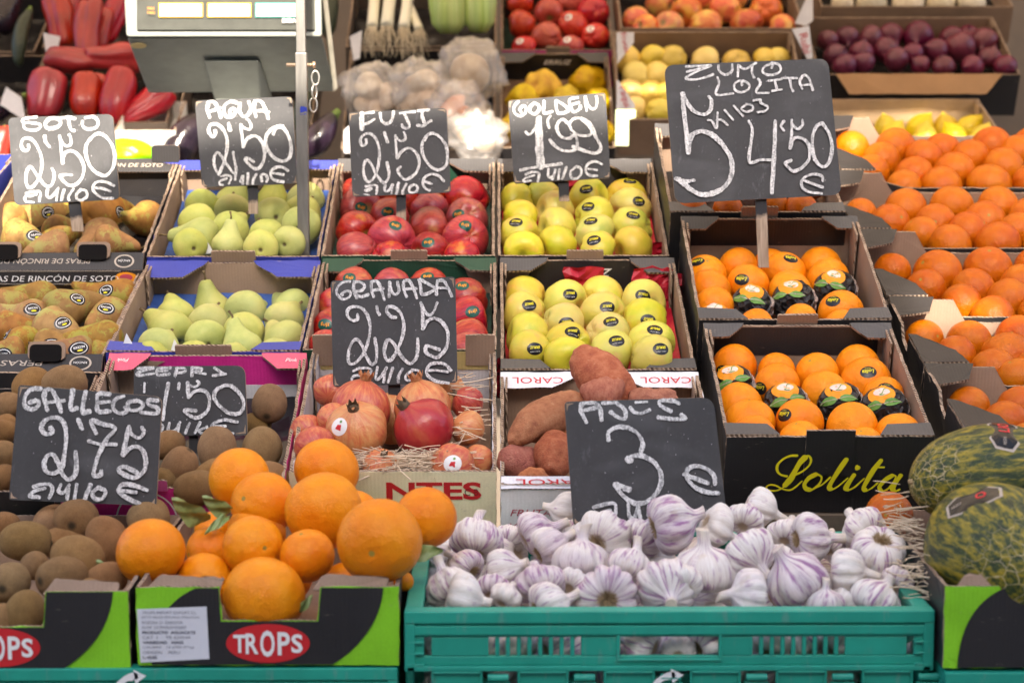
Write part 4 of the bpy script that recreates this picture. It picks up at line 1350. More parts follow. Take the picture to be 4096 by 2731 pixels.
# ------------------------------------------------------------------ fruit laid out in rows
def sph_dir(c, r, u, v):              # direction from the centre to where the line of sight meets the fruit
    d = ray(u, v).normalized(); oc = CAM - c
    b = oc.dot(d); disc = b * b - (oc.length_squared - r * r)
    t = -b - sqrt(disc) if disc > 0 else -b
    n = (CAM + d * t - c)
    return n.normalized()
def rowname(i, n):
    if i == 0: return 'back row'
    if i == n - 1: return 'front row'
    return ORD[i] + ' row from back'
def fill(bx, zone, kind, name, cat, desc, where, group, rows, axis=None, stick=None, styl=None, upv=None, sc=None, kfn=None, rot=None, fit_rows=None):
    z = ZONES[zone]
    fr = [p_ for p_ in rows[0]]; la = [p_ for p_ in rows[-1]]
    def mean(l, i): return sum(p_[i] for p_ in l) / len(l)
    rpx = mean(rows[0], 2) * z[2]
    r_b = rpx * (bx.aty(*zn(zone, fr[0][0], mean(fr, 1)), bx.L - .04) - bx.c).length / FPX
    ub = 2048
    bx.fit(zn(zone, 0, mean(la, 1))[1], r_b + .012, zn(zone, 0, mean(fr, 1))[1], bx.L - r_b - .012, zn(zone, mean(fr, 0), 0)[0])
    print(name, where, 'r %.3f' % r_b, 'plane z %.3f k %.2f h %.3f L %.3f w %.3f' % (bx.pl[1], bx.pl[2], bx.h, bx.L, bx.w))
    out = {}
    n = len(rows)
    for i, row in enumerate(rows):
        for j, p_ in enumerate(sorted(row)):
            u, v = zn(zone, p_[0], p_[1])
            pos, d = bx.on(u, v)
            r = p_[2] * z[2] * d / FPX
            q = bx.Mi @ pos
            q.y = min(max(q.y, r * 1.12 + .006), bx.L - r - .006); lim = bx.w / 2 - r * .88 - .005
            q.x = min(max(q.x, -lim), lim)
            pos = bx.M @ q
            k = kfn(i, j) if kfn else kind
            has = stick and (i, j) in stick
            dsc = desc[k] if isinstance(desc, dict) else desc
            lab = '%s%s, %s, %s from left, %s' % (dsc, ' with sticker' if has else '', rowname(i, n), ORD[j], where)
            ax = axis(i, j) if axis else None
            nm = name[k] if isinstance(name, dict) else name
            if kind == 'pear': r *= 1.13
            elif kind in ('golden', 'fuji'): r *= 1.04
            if k == 'wrapped': r *= .94
            o = fruit(k, nm, pos, r, ax, lab, cat, group, sc=sc or (1, 1, 1))
            out[(i, j)] = o
            if has:
                s_ = stick[(i, j)]
                wd = sph_dir(pos, r, *zn(zone, *s_)) if s_ else (AU * .8 - AF * .6)
                decal(o, wd, styl(), rot=RF.uniform(-.25, .25) if rot is None else rot)
    return out
def cheek(i, j):                       # apples lying on their side
    a = RF.uniform(0, 2 * pi)
    return Vector((cos(a), .6 * sin(a), RF.uniform(-.35, .25)))
# golden apples
g2 = fill(go2, 'E', 'golden', 'golden_apple', 'apple', 'yellow apple', 'lower yellow apple carton', 'yellow apples in the lower carton',
     [[(1378, 560, 155), (1650, 618, 155), (1895, 556, 150), (2190, 622, 160)], [(1370, 702, 155), (1640, 778, 158), (1920, 708, 160), (2205, 762, 168)],
      [(1395, 842, 152), (1680, 913, 160), (1945, 848, 160), (2240, 903, 165)], [(1420, 968, 152), (1670, 1048, 155), (1970, 973, 160), (2255, 1033, 160)]],
     cheek, {(0, 1): (1690, 565), (0, 3): (2190, 570), (1, 0): (1410, 635), (1, 1): (1665, 762), (1, 2): (1948, 647), (1, 3): (2228, 742),
             (2, 1): (1708, 815), (2, 2): (1972, 747), (2, 3): (2275, 808), (3, 0): (1450, 935), (3, 2): (2012, 882), (3, 3): (2315, 940)}, st_erruz)
fill(go3, 'E', 'golden', 'golden_apple', 'apple', 'yellow apple', 'upper yellow apple carton', 'yellow apples in the upper carton',
     [[(1320, -72, 132), (1510, -92, 130), (1815, -83, 148), (2060, -143, 145)], [(1345, 52, 138), (1590, -6, 136), (1855, 36, 142), (2105, -24, 145)],
      [(1335, 160, 143), (1600, 108, 140), (1860, 156, 146), (2112, 108, 145)], [(1370, 288, 136), (1605, 226, 138), (1880, 296, 134), (2125, 236, 140)]],
     cheek, {(0, 2): (1800, -158), (0, 3): (2105, -222), (1, 2): (1808, -48), (1, 3): (2165, -78), (2, 0): (1315, 68), (2, 2): (1828, 52), (2, 3): (2125, 12), (3, 2): (1850, 186)}, st_erruz)
# red apples
fill(fu2, 'E', 'fuji', 'red_apple', 'apple', 'red apple', 'lower red apple carton', 'red apples in the lower carton',
     [[(200, 528, 150), (460, 520, 140), (710, 490, 145), (980, 600, 152)], [(40, 650, 135), (330, 690, 145), (640, 690, 145), (978, 742, 156)],
      [(30, 800, 135), (330, 830, 145), (650, 840, 145), (985, 892, 155)], [(10, 935, 130), (300, 950, 140), (640, 960, 140), (960, 1020, 150)]],
     cheek, {(0, 0): (165, 445), (0, 2): (705, 432), (0, 3): (945, 503), (1, 3): (1018, 682), (2, 0): (-5, 770)}, st_fuji)
fill(fu3, 'E', 'fuji', 'red_apple', 'apple', 'red apple', 'upper red apple carton', 'red apples in the upper carton',
     [[(160, -135, 110), (480, -90, 150), (720, -120, 120), (985, -95, 150)], [(245, -15, 152), (445, 52, 150), (718, -12, 132), (982, 45, 145)],
      [(215, 130, 142), (465, 190, 162), (725, 112, 148), (972, 182, 158)], [(225, 280, 150), (440, 340, 120), (730, 275, 138), (935, 340, 125)]],
     cheek, {(1, 0): (250, -40), (1, 1): (430, -5), (1, 3): (910, 10), (2, 1): (487, 80), (2, 3): (965, 78), (3, 2): (710, 208)}, st_fuji)
# green pears
def pear_axis(i, j):
    return Vector((RF.uniform(-.45, .35), 1.0, RF.uniform(.05, .5)))
pg = fill(ag2, 'D', 'pear', 'green_pear', 'pear', 'green pear', 'lower green pear carton', 'green pears in the lower carton',
     [[(1205, 690, 122), (1468, 610, 130), (1715, 670, 130), (2000, 610, 125)], [(1148, 800, 145), (1440, 745, 126), (1690, 815, 130), (1968, 725, 126)],
      [(1105, 925, 135), (1405, 860, 130), (1655, 905, 130), (1945, 870, 138)], [(1050, 1010, 125), (1335, 985, 115), (1610, 1000, 115), (1900, 975, 120)]],
     pear_axis)
PR = {(0, 1): Vector((-.28, -.1, 1)), (2, 2): Vector((-.35, .3, .75)), (0, 0): Vector((-.2, .75, .6)), (1, 0): Vector((-.6, .6, .5)), (2, 3): Vector((-.6, .7, .4)), (0, 3): Vector((-.65, .6, .25))}
def reorient(o, ax):
    loc, rot, s = o.matrix_world.decompose()
    o.matrix_world = Matrix.Translation(loc) @ (Vector(ax).normalized().to_track_quat('Z', 'Y').to_matrix() @ Matrix.Diagonal(s)).to_4x4()
for k, a in PR.items(): reorient(pg[k], a)
for k, o in pg.items():
    child('stem', STEMS['pear'][o['v']], o)
pu = fill(ag3, 'D', 'pear', 'green_pear', 'pear', 'green pear', 'upper green pear carton', 'green pears in the upper carton',
     [[(1395, -58, 112), (1620, -110, 112), (1885, -105, 115), (2112, -110, 118)], [(1370, 60, 118), (1600, -25, 110), (1870, 10, 115), (2100, -8, 118)],
      [(1345, 165, 130), (1600, 100, 122), (1835, 155, 115), (2090, 90, 122)], [(1290, 262, 110), (1575, 200, 105), (1800, 245, 110), (2000, 205, 105)]],
     pear_axis)
reorient(pu[(2, 0)], (-1, .1, .15)); reorient(pu[(3, 1)], (.15, .25, 1)); reorient(pu[(0, 1)], (.35, .2, .9)); reorient(pu[(0, 2)], (.1, .1, 1))
for k, o in pu.items(): child('stem', STEMS['pear'][o['v']], o)
# brown pears, each lying with its own direction: blunt end -> neck end, radius
def lying(bx, zone, lst, where, group, back, front, stickers):
    z = ZONES[zone]
    bx.fit(zn(zone, 0, front)[1], .045, zn(zone, 0, back)[1], bx.L - .045, zn(zone, 500, 0)[0])
    print('lying', where, bx.pl)
    for i, (x0, y0, x1, y1, rp, lift, how) in enumerate(lst):
        a, d = bx.on(*zn(zone, x0, y0), lift); b, d2 = bx.on(*zn(zone, x1, y1), lift)
        ax = b - a
        r = rp * z[2] * d / FPX * 1.2
        k = min(1.25, max(.75, ax.length / (2.4 * r)))
        o = fruit('rpear', 'brown_pear', a + ax.normalized() * r * .15, r, ax, 'russet pear %s, %s' % (how, where), 'pear', group, sc=(1, 1, k))
        child('stem', STEMS['rpear'][o['v']], o)
        if i in stickers:
            decal(o, sph_dir(a, r, *zn(zone, *stickers[i])), st_soto(), rot=RF.uniform(-.3, .3))
lying(so2, 'D', [(250, 590, -60, 575, 105, 0, 'with orange tint lying deepest at the left'), (800, 575, 470, 560, 105, 0, 'at the back right corner with two stickers'),
                 (60, 640, 260, 610, 100, .0, 'green sided at the left edge'), (480, 660, 800, 575, 125, .008, 'yellow green with its neck raised to the right'),
                 (200, 740, -60, 720, 125, .0, 'reddish brown with one sticker near the left'), (760, 720, 560, 780, 120, .0, 'brown with sticker against the right wall'),
                 (60, 800, 190, 800, 110, .0, 'small green one near the left edge'), (375, 810, 620, 850, 135, .006, 'fat greenish with a sticker in the middle'),
                 (690, 880, 360, 880, 118, .006, 'tan with its neck pointing left'), (150, 900, 20, 850, 110, .0, 'brown with thick stem at the left edge'),
                 (350, 930, 600, 930, 112, .0, 'speckled and half hidden near the front'), (520, 975, 230, 965, 105, .0, 'lying along the front rim with neck left'),
                 (60, 990, -120, 1000, 115, .0, 'at the front left corner with sticker'), (700, 985, 850, 960, 95, -.004, 'peeping out at the front right corner')],
      'lower brown pear carton', 'brown pears in the lower carton', 560, 985,
      {1: (740, 530), 3: (520, 590), 4: (245, 672), 5: (745, 642), 7: (425, 742), 10: (330, 912), 11: (560, 940), 12: (40, 980), 9: (40, 822)})
lying(so3, 'D', [(240, 10, 480, -10, 130, 0, 'large and golden under the sign'), (560, -40, 350, -60, 110, 0, 'dark and half hidden behind the stake'), (730, 10, 980, -40, 125, 0, 'large and spotted with a sticker at the top'),
                 (1010, 50, 850, 90, 110, 0, 'plain brown against the right wall'), (420, 130, 560, 90, 105, 0, 'tan beside the wooden stake'), (140, 185, 330, 200, 120, 0, 'fat with a sticker at the left'),
                 (370, 240, 180, 250, 110, 0, 'rounded at the front below the stake'), (680, 165, 560, 230, 105, 0, 'brown with the dark stem end down'), (750, 200, 960, 190, 100, .004, 'slim and spotted along the front rim'),
                 (60, 60, -60, 40, 110, 0, 'at the far left edge')],
      'upper brown pear carton', 'brown pears in the upper carton', -30, 235, {0: (325, 0), 2: (825, 0), 5: (225, 160)})
# oranges of the black cartons
OD = {'orange': 'orange', 'wrapped': 'paper wrapped orange'}
def wrapped_mat():
    t = NT('black_wrapping_paper'); v = t.obj(False)
    o_ = zabs(t)
    f = t.noise(v, 2.4, 4, .6)
    e_ = t.math('ADD', o_.outputs[0], t.math('MULTIPLY', t.math('SUBTRACT', f, .5), .12))
    c = t.mix(t.step(e_, .50, .53), (.022, .021, .024), (.66, .52, .46))
    c = t.mix(t.math('MULTIPLY', t.step(e_, .42, .43), t.step(e_, .47, .46)), c, (.62, .5, .45))
    t.p(color=c, rough=.36, spec=.5)
    vo = t.n('TexVoronoi', {'Vector': t.mix(.2, v, t.noise(v, 2, 3, .5, 'Color')), 'Scale': 3.2})
    t.p(normal=t.bump(vo.outputs[0], .55, .10, t.bump(f, .4, .1)))
    return t.m
M_WRAP = wrapped_mat()
def wrap_mesh(s):
    prof = []
    for i in range(27):
        t = pi * i / 26
        prof.append((sin(t), cos(t)))
    l1, l2 = lump(.05, 2.0, s), lump(.07, 4.5, s + 2)
    def fn(v):
        v = l2(l1(v)); 
        if v.x > .75: v = v + Vector((.25 * (v.x - .75) * 3, 0, 0)) * (1 + noise.noise(v * 6))
        return v
    vs, fs = lathe(prof, 36, fn)
    return mesh('wrapped_orange', vs, fs, [M_WRAP], smooth=True)
proto('wrapped', lambda s: wrap_mesh(s * 1.3))
def leaf_pts(x0, y0, x1, y1, w, n=6):
    a, b = Vector((x0, y0)), Vector((x1, y1)); d = (b - a); p_ = Vector((-d.y, d.x)).normalized()
    L_ = [a + d * (i / n) + p_ * (w * sin(pi * (i / n) ** .8)) for i in range(n + 1)]
    R_ = [a + d * (i / n) - p_ * (w * sin(pi * (i / n) ** .8)) for i in range(n - 1, 0, -1)]
    return [tuple(q) for q in L_ + R_]
def emblem():
    rb, rf = [], []
    ribbon(rb, rf, [(.005, .018), (.001, .016), (-.001, .008), (-.004, .005), (.004, .0055)], .0013, 0)
    vein = []
    L_ = [(*disc_geo(.0195, .0165, 3, 22, -.002, .008), INK_O), (*disc_geo(.012, .0078, 2, 18, -.002, .011), INK_PW), ([(a, b) for a, b, c in rb], rf, INK_LEAF),
          (*poly_geo(leaf_pts(.0, -.010, -.026, -.013, .006)), INK_LEAF), (*poly_geo(leaf_pts(.002, -.009, .026, -.001, .0055)), INK_LEAF)]
    for (x0, y0, x1, y1) in ((.0, -.010, -.024, -.0128), (.002, -.009, .024, -.0015)):
        a, b = [], []
        ribbon(a, b, [(x0, y0), ((x0 + x1) / 2, (y0 + y1) / 2 + .0006), (x1, y1)], .0008, 0)
        L_.append(([(p_[0], p_[1]) for p_ in a], b, INK_T))
    return L_
def wrap_kfn(cells): return lambda i, j: 'wrapped' if (i, j) in cells else 'orange'
def wrap_finish(dct, cells):
    for c_ in cells:
        o = dct[c_]
        loc, rot, s = o.matrix_world.decompose()
        # tissue end turned to the right and back
        a = Vector((.8, .45, -.1)).normalized(); zz = Vector((0, -.5, .86)); yy = zz.cross(a).normalized(); zz = a.cross(yy)
        o.matrix_world = Matrix.Translation(loc) @ (Matrix((a, yy, zz)).transposed() @ Matrix.Diagonal(s)).to_4x4()
        decal(o, AU * .55 - AF * .8 - AR * RF.uniform(.05, .35), emblem(), name='printed_emblem', rot=RF.uniform(-.5, .2), lift0=.0012)
W1 = {(1, 0), (2, 1), (2, 2), (2, 3)}
o1 = fill(lo1, 'F', 'orange', {'orange': 'orange', 'wrapped': 'wrapped_orange'}, 'orange', OD, 'script lettered orange carton', 'oranges in the lettered carton',
     [[(530, 965, 147), (795, 1000, 120), (1050, 1015, 140), (1290, 930, 150)], [(515, 1100, 150), (800, 1090, 150), (1095, 1135, 147), (1360, 1070, 165), (1485, 1165, 138)],
      [(560, 1215, 150), (855, 1215, 155), (1200, 1215, 157), (1540, 1250, 170)], [(625, 1325, 165), (940, 1320, 155), (1270, 1355, 165), (1590, 1400, 150)], [(650, 1420, 150), (945, 1440, 140), (1350, 1470, 120)]],
     None, {(1, 1): (690, 1105), (1, 3): (1375, 998), (1, 4): (1488, 1105), (3, 1): (840, 1270), (0, 0): (455, 1000)}, st_lolita, kfn=wrap_kfn(W1))
wrap_finish(o1, W1)
W2 = {(1, 3), (2, 2), (2, 1), (3, 0)}
o2 = fill(lo2, 'F', 'orange', {'orange': 'orange', 'wrapped': 'wrapped_orange'}, 'orange', OD, 'orange carton with the big stake', 'oranges in the carton above the lettered one',
     [[(335, 400, 137), (555, 345, 127), (750, 305, 112), (1065, 320, 132)], [(340, 490, 140), (615, 460, 140), (845, 385, 142), (1165, 500, 150), (1118, 420, 138)],
      [(365, 600, 137), (640, 590, 142), (905, 560, 148), (880, 500, 140), (1200, 630, 147)], [(410, 690, 122), (665, 715, 115), (950, 680, 112), (1215, 740, 110)]],
     None, {(0, 0): (295, 305), (1, 1): (575, 420), (1, 2): (888, 285), (2, 4): (1148, 555)}, st_lolita, kfn=wrap_kfn({(1, 4), (2, 1), (2, 3), (3, 0)}))
wrap_finish(o2, {(1, 4), (2, 1), (2, 3), (3, 0)})
fill(lo3, 'C', 'orange2', 'orange', 'orange', 'orange', 'carton hidden by the largest sign', 'oranges behind the largest sign',
     [[(330, 1010, 105), (600, 1010, 105), (860, 1010, 105), (1050, 1020, 100)], [(290, 1150, 108), (540, 1160, 105), (800, 1150, 108), (1010, 1160, 100)], [(260, 1325, 105), (490, 1325, 100), (770, 1305, 110), (950, 1325, 110)]])

# ------------------------------------------------------------------ orange boxes of the right column: high corners, low rims
def side_box(bx, label, corner=.105, low=.040):
    e = empty('orange_box', mat=bx.M); bx.e = e
    tag(e, label, 'box', 'black cartons of large oranges along the right edge')
    w, L, h = bx.w, bx.L, bx.h; hw = w / 2
    mb = MB(); mb.box((-hw + T, T, 0), (hw - T, L - T, .004)); mb.build('base', [CARD], e)
    z = h - low
    # back wall: low in the middle, tall brown corner boards
    c2 = corner + .024
    ol = [(-hw, 0), (hw, 0), (hw, h), (hw - corner, h), (hw - c2, z), (-hw + c2, z), (-hw + corner, h), (-hw, h)]
    plate('back_panel', e, dense(ol, .012), (0, L, 0), -X3, Z3, T, (BLACK, CARD, EDGE), .0006)
    fz = z + .005
    ol = [(-hw, 0), (hw, 0), (hw, h - .012), (hw - .08, h - .02), (hw - c2, fz), (-hw + c2, fz), (-hw + .08, h - .02), (-hw, h - .012)]
    plate('front_panel', e, dense(ol, .012), (0, 0, 0), X3, Z3, T, (BLACK, CARD, EDGE), .0006)
    for sx in (-1, 1):
        ol = [(T, 0), (L - T, 0), (L - T, h), (L * .62, h), (L * .58, h - .02), (L * .44, h - .028), (L * .40, h), (T, h)]
        if sx > 0: plate('side_panel', e, dense(ol, .012), (hw, 0, 0), Y3, Z3, T, (BLACK, CARD, EDGE), .0008)
        else: plate('side_panel', e, dense([(L - a, b) for a, b in ol][::-1], .012), (-hw, L, 0), -Y3, Z3, T, (BLACK, CARD, EDGE), .0008)
        # black ledges folded over the corners, back one and front one
        lb = [(0, -.06), (.058, -.045), (.072, -.002), (0, 0)]
        lf = [(0, 0), (.068, .0), (.058, .05), (.012, .115), (0, .12)]
        if sx < 0:
            plate('corner_flap', e, dense(lb, .012), (-hw, L - .001, h + .006), X3, Vector((0, .97, .24)), .004, (BLACK, CARD, EDGE), .0008)
            plate('corner_flap', e, dense(lf, .012), (-hw, .001, h + .005), X3, Y3, .004, (BLACK, CARD, EDGE), .0008)
        else:
            plate('corner_flap', e, dense([(-a, b) for a, b in lb][::-1], .012), (hw, L - .001, h + .006), X3, Vector((0, .97, .24)), .004, (BLACK, CARD, EDGE), .0008)
            plate('corner_flap', e, dense([(-a, b) for a, b in lf][::-1], .012), (hw, .001, h + .005), X3, Y3, .004, (BLACK, CARD, EDGE), .0008)
    return e
def rb(xl, yf, df, yb, db, wd=.62): return Box(xl, xl + wd * 4670 / df, yf, df, yb, db, h=.15)
ra = rb(1928, 394, 3.92, 268, 4.20); side_box(ra, 'black carton of oranges at the top of the right edge')
rbb = rb(1957, 529, 3.62, 394, 3.92); side_box(rbb, 'black carton of oranges second from top along the right edge')
rc = rb(2033, 684, 3.33, 529, 3.62); side_box(rc, 'black carton of oranges third from top along the right edge')
rd = rb(2118, 838, 3.05, 684, 3.33); side_box(rd, 'black carton of oranges fourth from top along the right edge')
re_ = rb(2212, 990, 2.78, 838, 3.05); side_box(re_, 'black carton of oranges nearest the melons')
stand_part([ra, rbb, rc, rd, re_])

def ringax(i, j): return Vector((RF.gauss(0, 1), RF.gauss(0, .8), RF.gauss(.6, .8)))
fill(ra, 'J', 'orange2', 'orange', 'orange', 'orange', 'top orange carton at right edge', 'oranges in the top right carton',
     [[(240, 440, 165), (630, 440, 190), (1045, 470, 175), (1480, 420, 190), (1840, 400, 180)], [(505, 550, 180), (890, 525, 182), (1300, 530, 182), (1730, 490, 178)], [(420, 650, 165), (800, 680, 180), (1160, 650, 192), (1600, 610, 190)],
      [(705, 790, 170), (1058, 820, 195), (1468, 770, 205), (1860, 760, 195)]], ringax)
fill(rbb, 'J', 'orange2', 'orange', 'orange', 'orange', 'second orange carton at right edge', 'oranges in the second right carton',
     [[(320, 1030, 155), (720, 990, 200), (1130, 960, 200), (1535, 940, 192), (1920, 920, 190)], [(580, 1110, 182), (990, 1110, 184), (1430, 1090, 192), (1830, 1060, 190)], [(860, 1210, 172), (1280, 1190, 190), (1740, 1190, 190)],
      [(1130, 1330, 200), (1550, 1310, 215), (1950, 1290, 205)]], ringax)
fill(rc, 'K', 'orange2', 'orange', 'orange', 'orange', 'third orange carton at right edge', 'oranges in the third right carton',
     [[(605, 190, 168), (1010, 220, 228), (1460, 185, 225), (1890, 170, 215)], [(900, 350, 182), (1330, 365, 205), (1760, 330, 210)], [(1225, 490, 192), (1650, 470, 215)], [(1510, 625, 215), (1930, 600, 215)]], ringax)
fill(rd, 'K', 'orange2', 'orange', 'orange', 'orange', 'fourth orange carton at right edge', 'oranges in the fourth right carton',
     [[(890, 800, 178), (1292, 830, 207), (1730, 790, 220)], [(1160, 960, 200), (1620, 960, 235)], [(1505, 1075, 205), (1900, 1080, 210)], [(1720, 1150, 190), (2050, 1210, 200)]], ringax)
fill(re_, 'K', 'orange2', 'orange', 'orange', 'orange', 'nearest orange carton at right edge', 'oranges beside the melons',
     [[(1290, 1400, 190), (1740, 1410, 205), (2150, 1400, 205)], [(1620, 1560, 215), (2050, 1560, 215)], [(1850, 1740, 215), (2250, 1740, 215)]], ringax)

# ------------------------------------------------------------------ heaps: (x, y, radius in the zone, distance, axis as right/up/towards back, wording)
def cv(a): return AR * a[0] + AU * a[1] + AF * a[2]
def heap(zone, kind, name, cat, group, lst):
    out = []
    for x, y, r, d, ax, lab in lst:
        u, v = zn(zone, x, y)
        o = fruit(kind, name, at(u, v, d), r * ZONES[zone][2] * d / FPX, cv(ax) if ax else None, lab, cat, group)
        out.append(o)
    return out
# loose big oranges
heap('G', 'orange', 'orange', 'orange', 'big loose oranges heaped at the front', [
    (915, 770, 212, 2.40, (.2, -.9, -.4), 'big orange standing apart beside the kiwis, leftmost of the heap'),
    (1455, 325, 188, 2.62, (.3, -.3, .9), 'big orange on top of the heap beside the pink box'),
    (1985, 275, 200, 2.66, (.7, .5, .3), 'yellowish big orange at the back of the heap below the pomegranates'),
    (1600, 480, 200, 2.54, (-.55, .25, -.8), 'big orange in the upper middle of the heap showing its stem scar'),
    (1970, 520, 238, 2.48, (.2, .3, .9), 'broad big orange in the centre of the heap'),
    (1535, 740, 188, 2.42, (.55, .05, -.85), 'big orange in the middle of the heap with a small navel'),
    (1562, 650, 178, 2.53, (0, .4, .9), 'big orange peeping from behind the middle of the heap'),
    (1868, 795, 168, 2.40, (-.2, .9, -.4), 'small reddish orange low in the heap'),
    (2305, 705, 262, 2.34, (-.12, -.22, -.97), 'largest orange, at the right front of the heap'),
    (1600, 1040, 252, 2.345, (.2, .8, .5), 'big orange sitting in the notch of the black carton'),
    (1245, 950, 178, 2.42, (.1, .5, .8), 'yellow orange low behind the carton rim'),
    (1275, 765, 150, 2.50, (-.85, -.1, -.5), 'orange below the green leaves with dark stem spot'),
    (1300, 640, 120, 2.58, (0, .3, .9), 'orange almost hidden under the green leaves'),
    (2150, 560, 170, 2.62, (0, .3, .9), 'orange hidden behind the right of the heap'),
    (1750, 930, 150, 2.50, None, 'orange deep in the middle of the front carton'),
    (2100, 980, 150, 2.46, None, 'orange deep at the right of the front carton')])
heap('H', 'orange', 'orange', 'orange', 'big loose oranges heaped at the front', [
    (512, 452, 208, 2.47, (.3, .2, .9), 'smooth big orange leaning over the garlic crate'),
    (360, 880, 70, 2.40, (0, .3, .9), 'orange sliver between the front carton and the garlic crate')])
heap('I', 'orange2', 'orange', 'orange', 'big loose oranges heaped at the front', [(1185, 640, 135, 2.62, (-.3, .1, -.9), 'single orange beside the melon straw, below the yellow lettering')])
# kiwis in the front carton
heap('G', 'kiwi', 'kiwi', 'kiwi', 'kiwis in the front carton', [
    (150, 705, 128, 2.52, (1, -.1, .2), 'kiwi lying sideways left of the upright ones'), (465, 575, 132, 2.60, (.02, -.15, -1), 'kiwi facing forward under the GALLEGOS sign'),
    (310, 590, 110, 2.66, (.2, .2, .9), 'kiwi half hidden behind the forward facing one'), (905, 570, 122, 2.64, (.3, .3, .9), 'kiwi beside the leaf stem at the back right'),
    (655, 705, 138, 2.52, (-.5, .5, .7), 'large kiwi in the middle right of the front carton'), (385, 720, 110, 2.58, (1, .1, .3), 'kiwi in the shade behind the middle'),
    (480, 810, 135, 2.45, (1, -.35, -.2), 'kiwi lying crosswise in the middle of the front carton'), (55, 960, 135, 2.40, (.0, -.1, -1), 'kiwi showing its dark end at the left edge'),
    (375, 925, 140, 2.40, (-.6, -.05, -.75), 'kiwi with its tip turned left in front'), (215, 850, 85, 2.47, None, 'small kiwi in the gap at left'),
    (150, 1140, 120, 2.345, (.2, .8, .4), 'kiwi pressed against the notch of the front carton'), (640, 940, 108, 2.42, (1, .2, .2), 'kiwi next to the big lone orange'),
    (20, 605, 85, 2.60, (1, .1, 0), 'kiwi cut by the left edge at the back'), (15, 1190, 95, 2.34, (.1, .7, .5), 'kiwi cut by the left edge at the front'), (520, 1030, 110, 2.40, (1, 0, .2), 'kiwi just behind the front rim')])
heap('D', 'kiwi', 'kiwi', 'kiwi', 'kiwis in the dark left carton', [
    (222, 1190, 128, 2.98, (.2, .4, .8), 'kiwi behind the GALLEGOS sign, back left one'), (450, 1180, 130, 2.97, (1, .15, .2), 'kiwi lying sideways behind the GALLEGOS sign'),
    (45, 1330, 95, 2.88, (1, .1, .1), 'kiwi at the left edge, uppermost beside the sign'), (35, 1480, 90, 2.82, (.2, .2, .9), 'kiwi at the left edge, second beside the sign'), (300, 1330, 120, 2.88, None, 'kiwi hidden behind the GALLEGOS sign')])
heap('G', 'kiwi', 'kiwi', 'kiwi', 'kiwis in the dark left carton', [
    (18, 45, 80, 2.78, None, 'kiwi at the left edge, third beside the sign'), (22, 185, 85, 2.74, (1, 0, .1), 'kiwi at the left edge, fourth beside the sign'), (22, 320, 85, 2.72, (-.1, -.3, -1), 'kiwi at the left edge, lowest beside the sign')])
heap('G', 'kiwi', 'kiwi', 'kiwi', 'kiwis in the pink carton', [
    (1325, 145, 118, 2.80, (.05, 1, .2), 'kiwi standing upright before the ZEPRI sign stake'), (1590, 150, 128, 2.84, (.2, .7, .6), 'kiwi right of the upright one in the pink carton'),
    (1085, 265, 118, 2.76, (.5, .8, -.1), 'kiwi with flat dark top beside the sign stake'), (1020, 120, 95, 2.84, (.8, .2, .5), 'kiwi in shade behind the sign stake'),
    (1300, 310, 105, 2.74, (.9, .3, .3), 'kiwi behind the topmost orange'), (1190, 385, 115, 2.715, (1, .25, .2), 'kiwi lying behind the pink rim'), (990, 345, 85, 2.73, None, 'kiwi beside the edge of the GALLEGOS sign'),
    (1640, 330, 110, 2.75, None, 'kiwi low in the right corner of the pink carton'), (1480, 250, 110, 2.80, None, 'kiwi deep in the pink carton')])
heap('D', 'kiwi', 'kiwi', 'kiwi', 'kiwis in the pink carton', [(1858, 1315, 128, 2.90, (-.03, -.55, -.84), 'kiwi showing its tip right of the ZEPRI sign'), (1760, 1470, 95, 2.90, None, 'kiwi deep in the pink carton below the tip showing one')])
# pomegranates
VIVID = pom_mesh('pomegranate', skin_plain('vivid_red_rind', [(.25, (.46, .12, .05)), (.45, (.40, .03, .03)), (.7, (.32, .008, .02))], 1.3, .28, .5, streak=1.2, hs=(0, 0, 0)), 3.3)
def poms(lst, zone='E'):
    for x, y, r, d, ax, cr, lab in lst:
        u, v = zn(zone, x, y)
        o = fruit('pom', 'pomegranate', at(u, v, d), r * ZONES[zone][2] * d / FPX, cv(ax), lab, 'pomegranate', 'pomegranates in straw')
        if lab.startswith('deep red'): o.data = VIVID
        if cr is not None: child('crown', CROWNS[cr], o)
        if lab.endswith('round sticker'): decal(o, AU * .2 - AF - AR * (.75 if r > 180 else -.1), st_white(.013 if r > 180 else .012), rot=.3)
poms([(250, 1345, 208, 2.90, (.15, .97, -.1), 0, 'pomegranate with open crown before the GRANADA sign, left one'), (672, 1345, 205, 2.90, (-.2, .95, -.1), 0, 'pomegranate with open crown before the GRANADA sign, right one'),
      (228, 1500, 215, 2.81, (-.1, .72, -.65), 1, 'front pomegranate with dried crown and round sticker'), (680, 1480, 217, 2.81, (-.62, .72, -.35), 1, 'deep red pomegranate in front with crown upper left'),
      (40, 1235, 120, 2.97, (.1, .3, .9), None, 'red pomegranate behind the left front ones'), (985, 1310, 118, 2.93, (-.7, .5, -.3), 1, 'tan pomegranate in straw at the right wall'),
      (60, 1440, 130, 2.86, (-.5, .5, .6), None, 'rosy pomegranate under the left sticker'), (985, 1490, 125, 2.83, (-.8, .3, -.3), 1, 'tan pomegranate half under straw at right'), (460, 1420, 180, 2.97, (0, .3, .9), None, 'pomegranate hidden behind the front four'),
      (850, 1240, 130, 3.0, (.2, .3, .9), None, 'pomegranate behind the right edge of the GRANADA sign')])
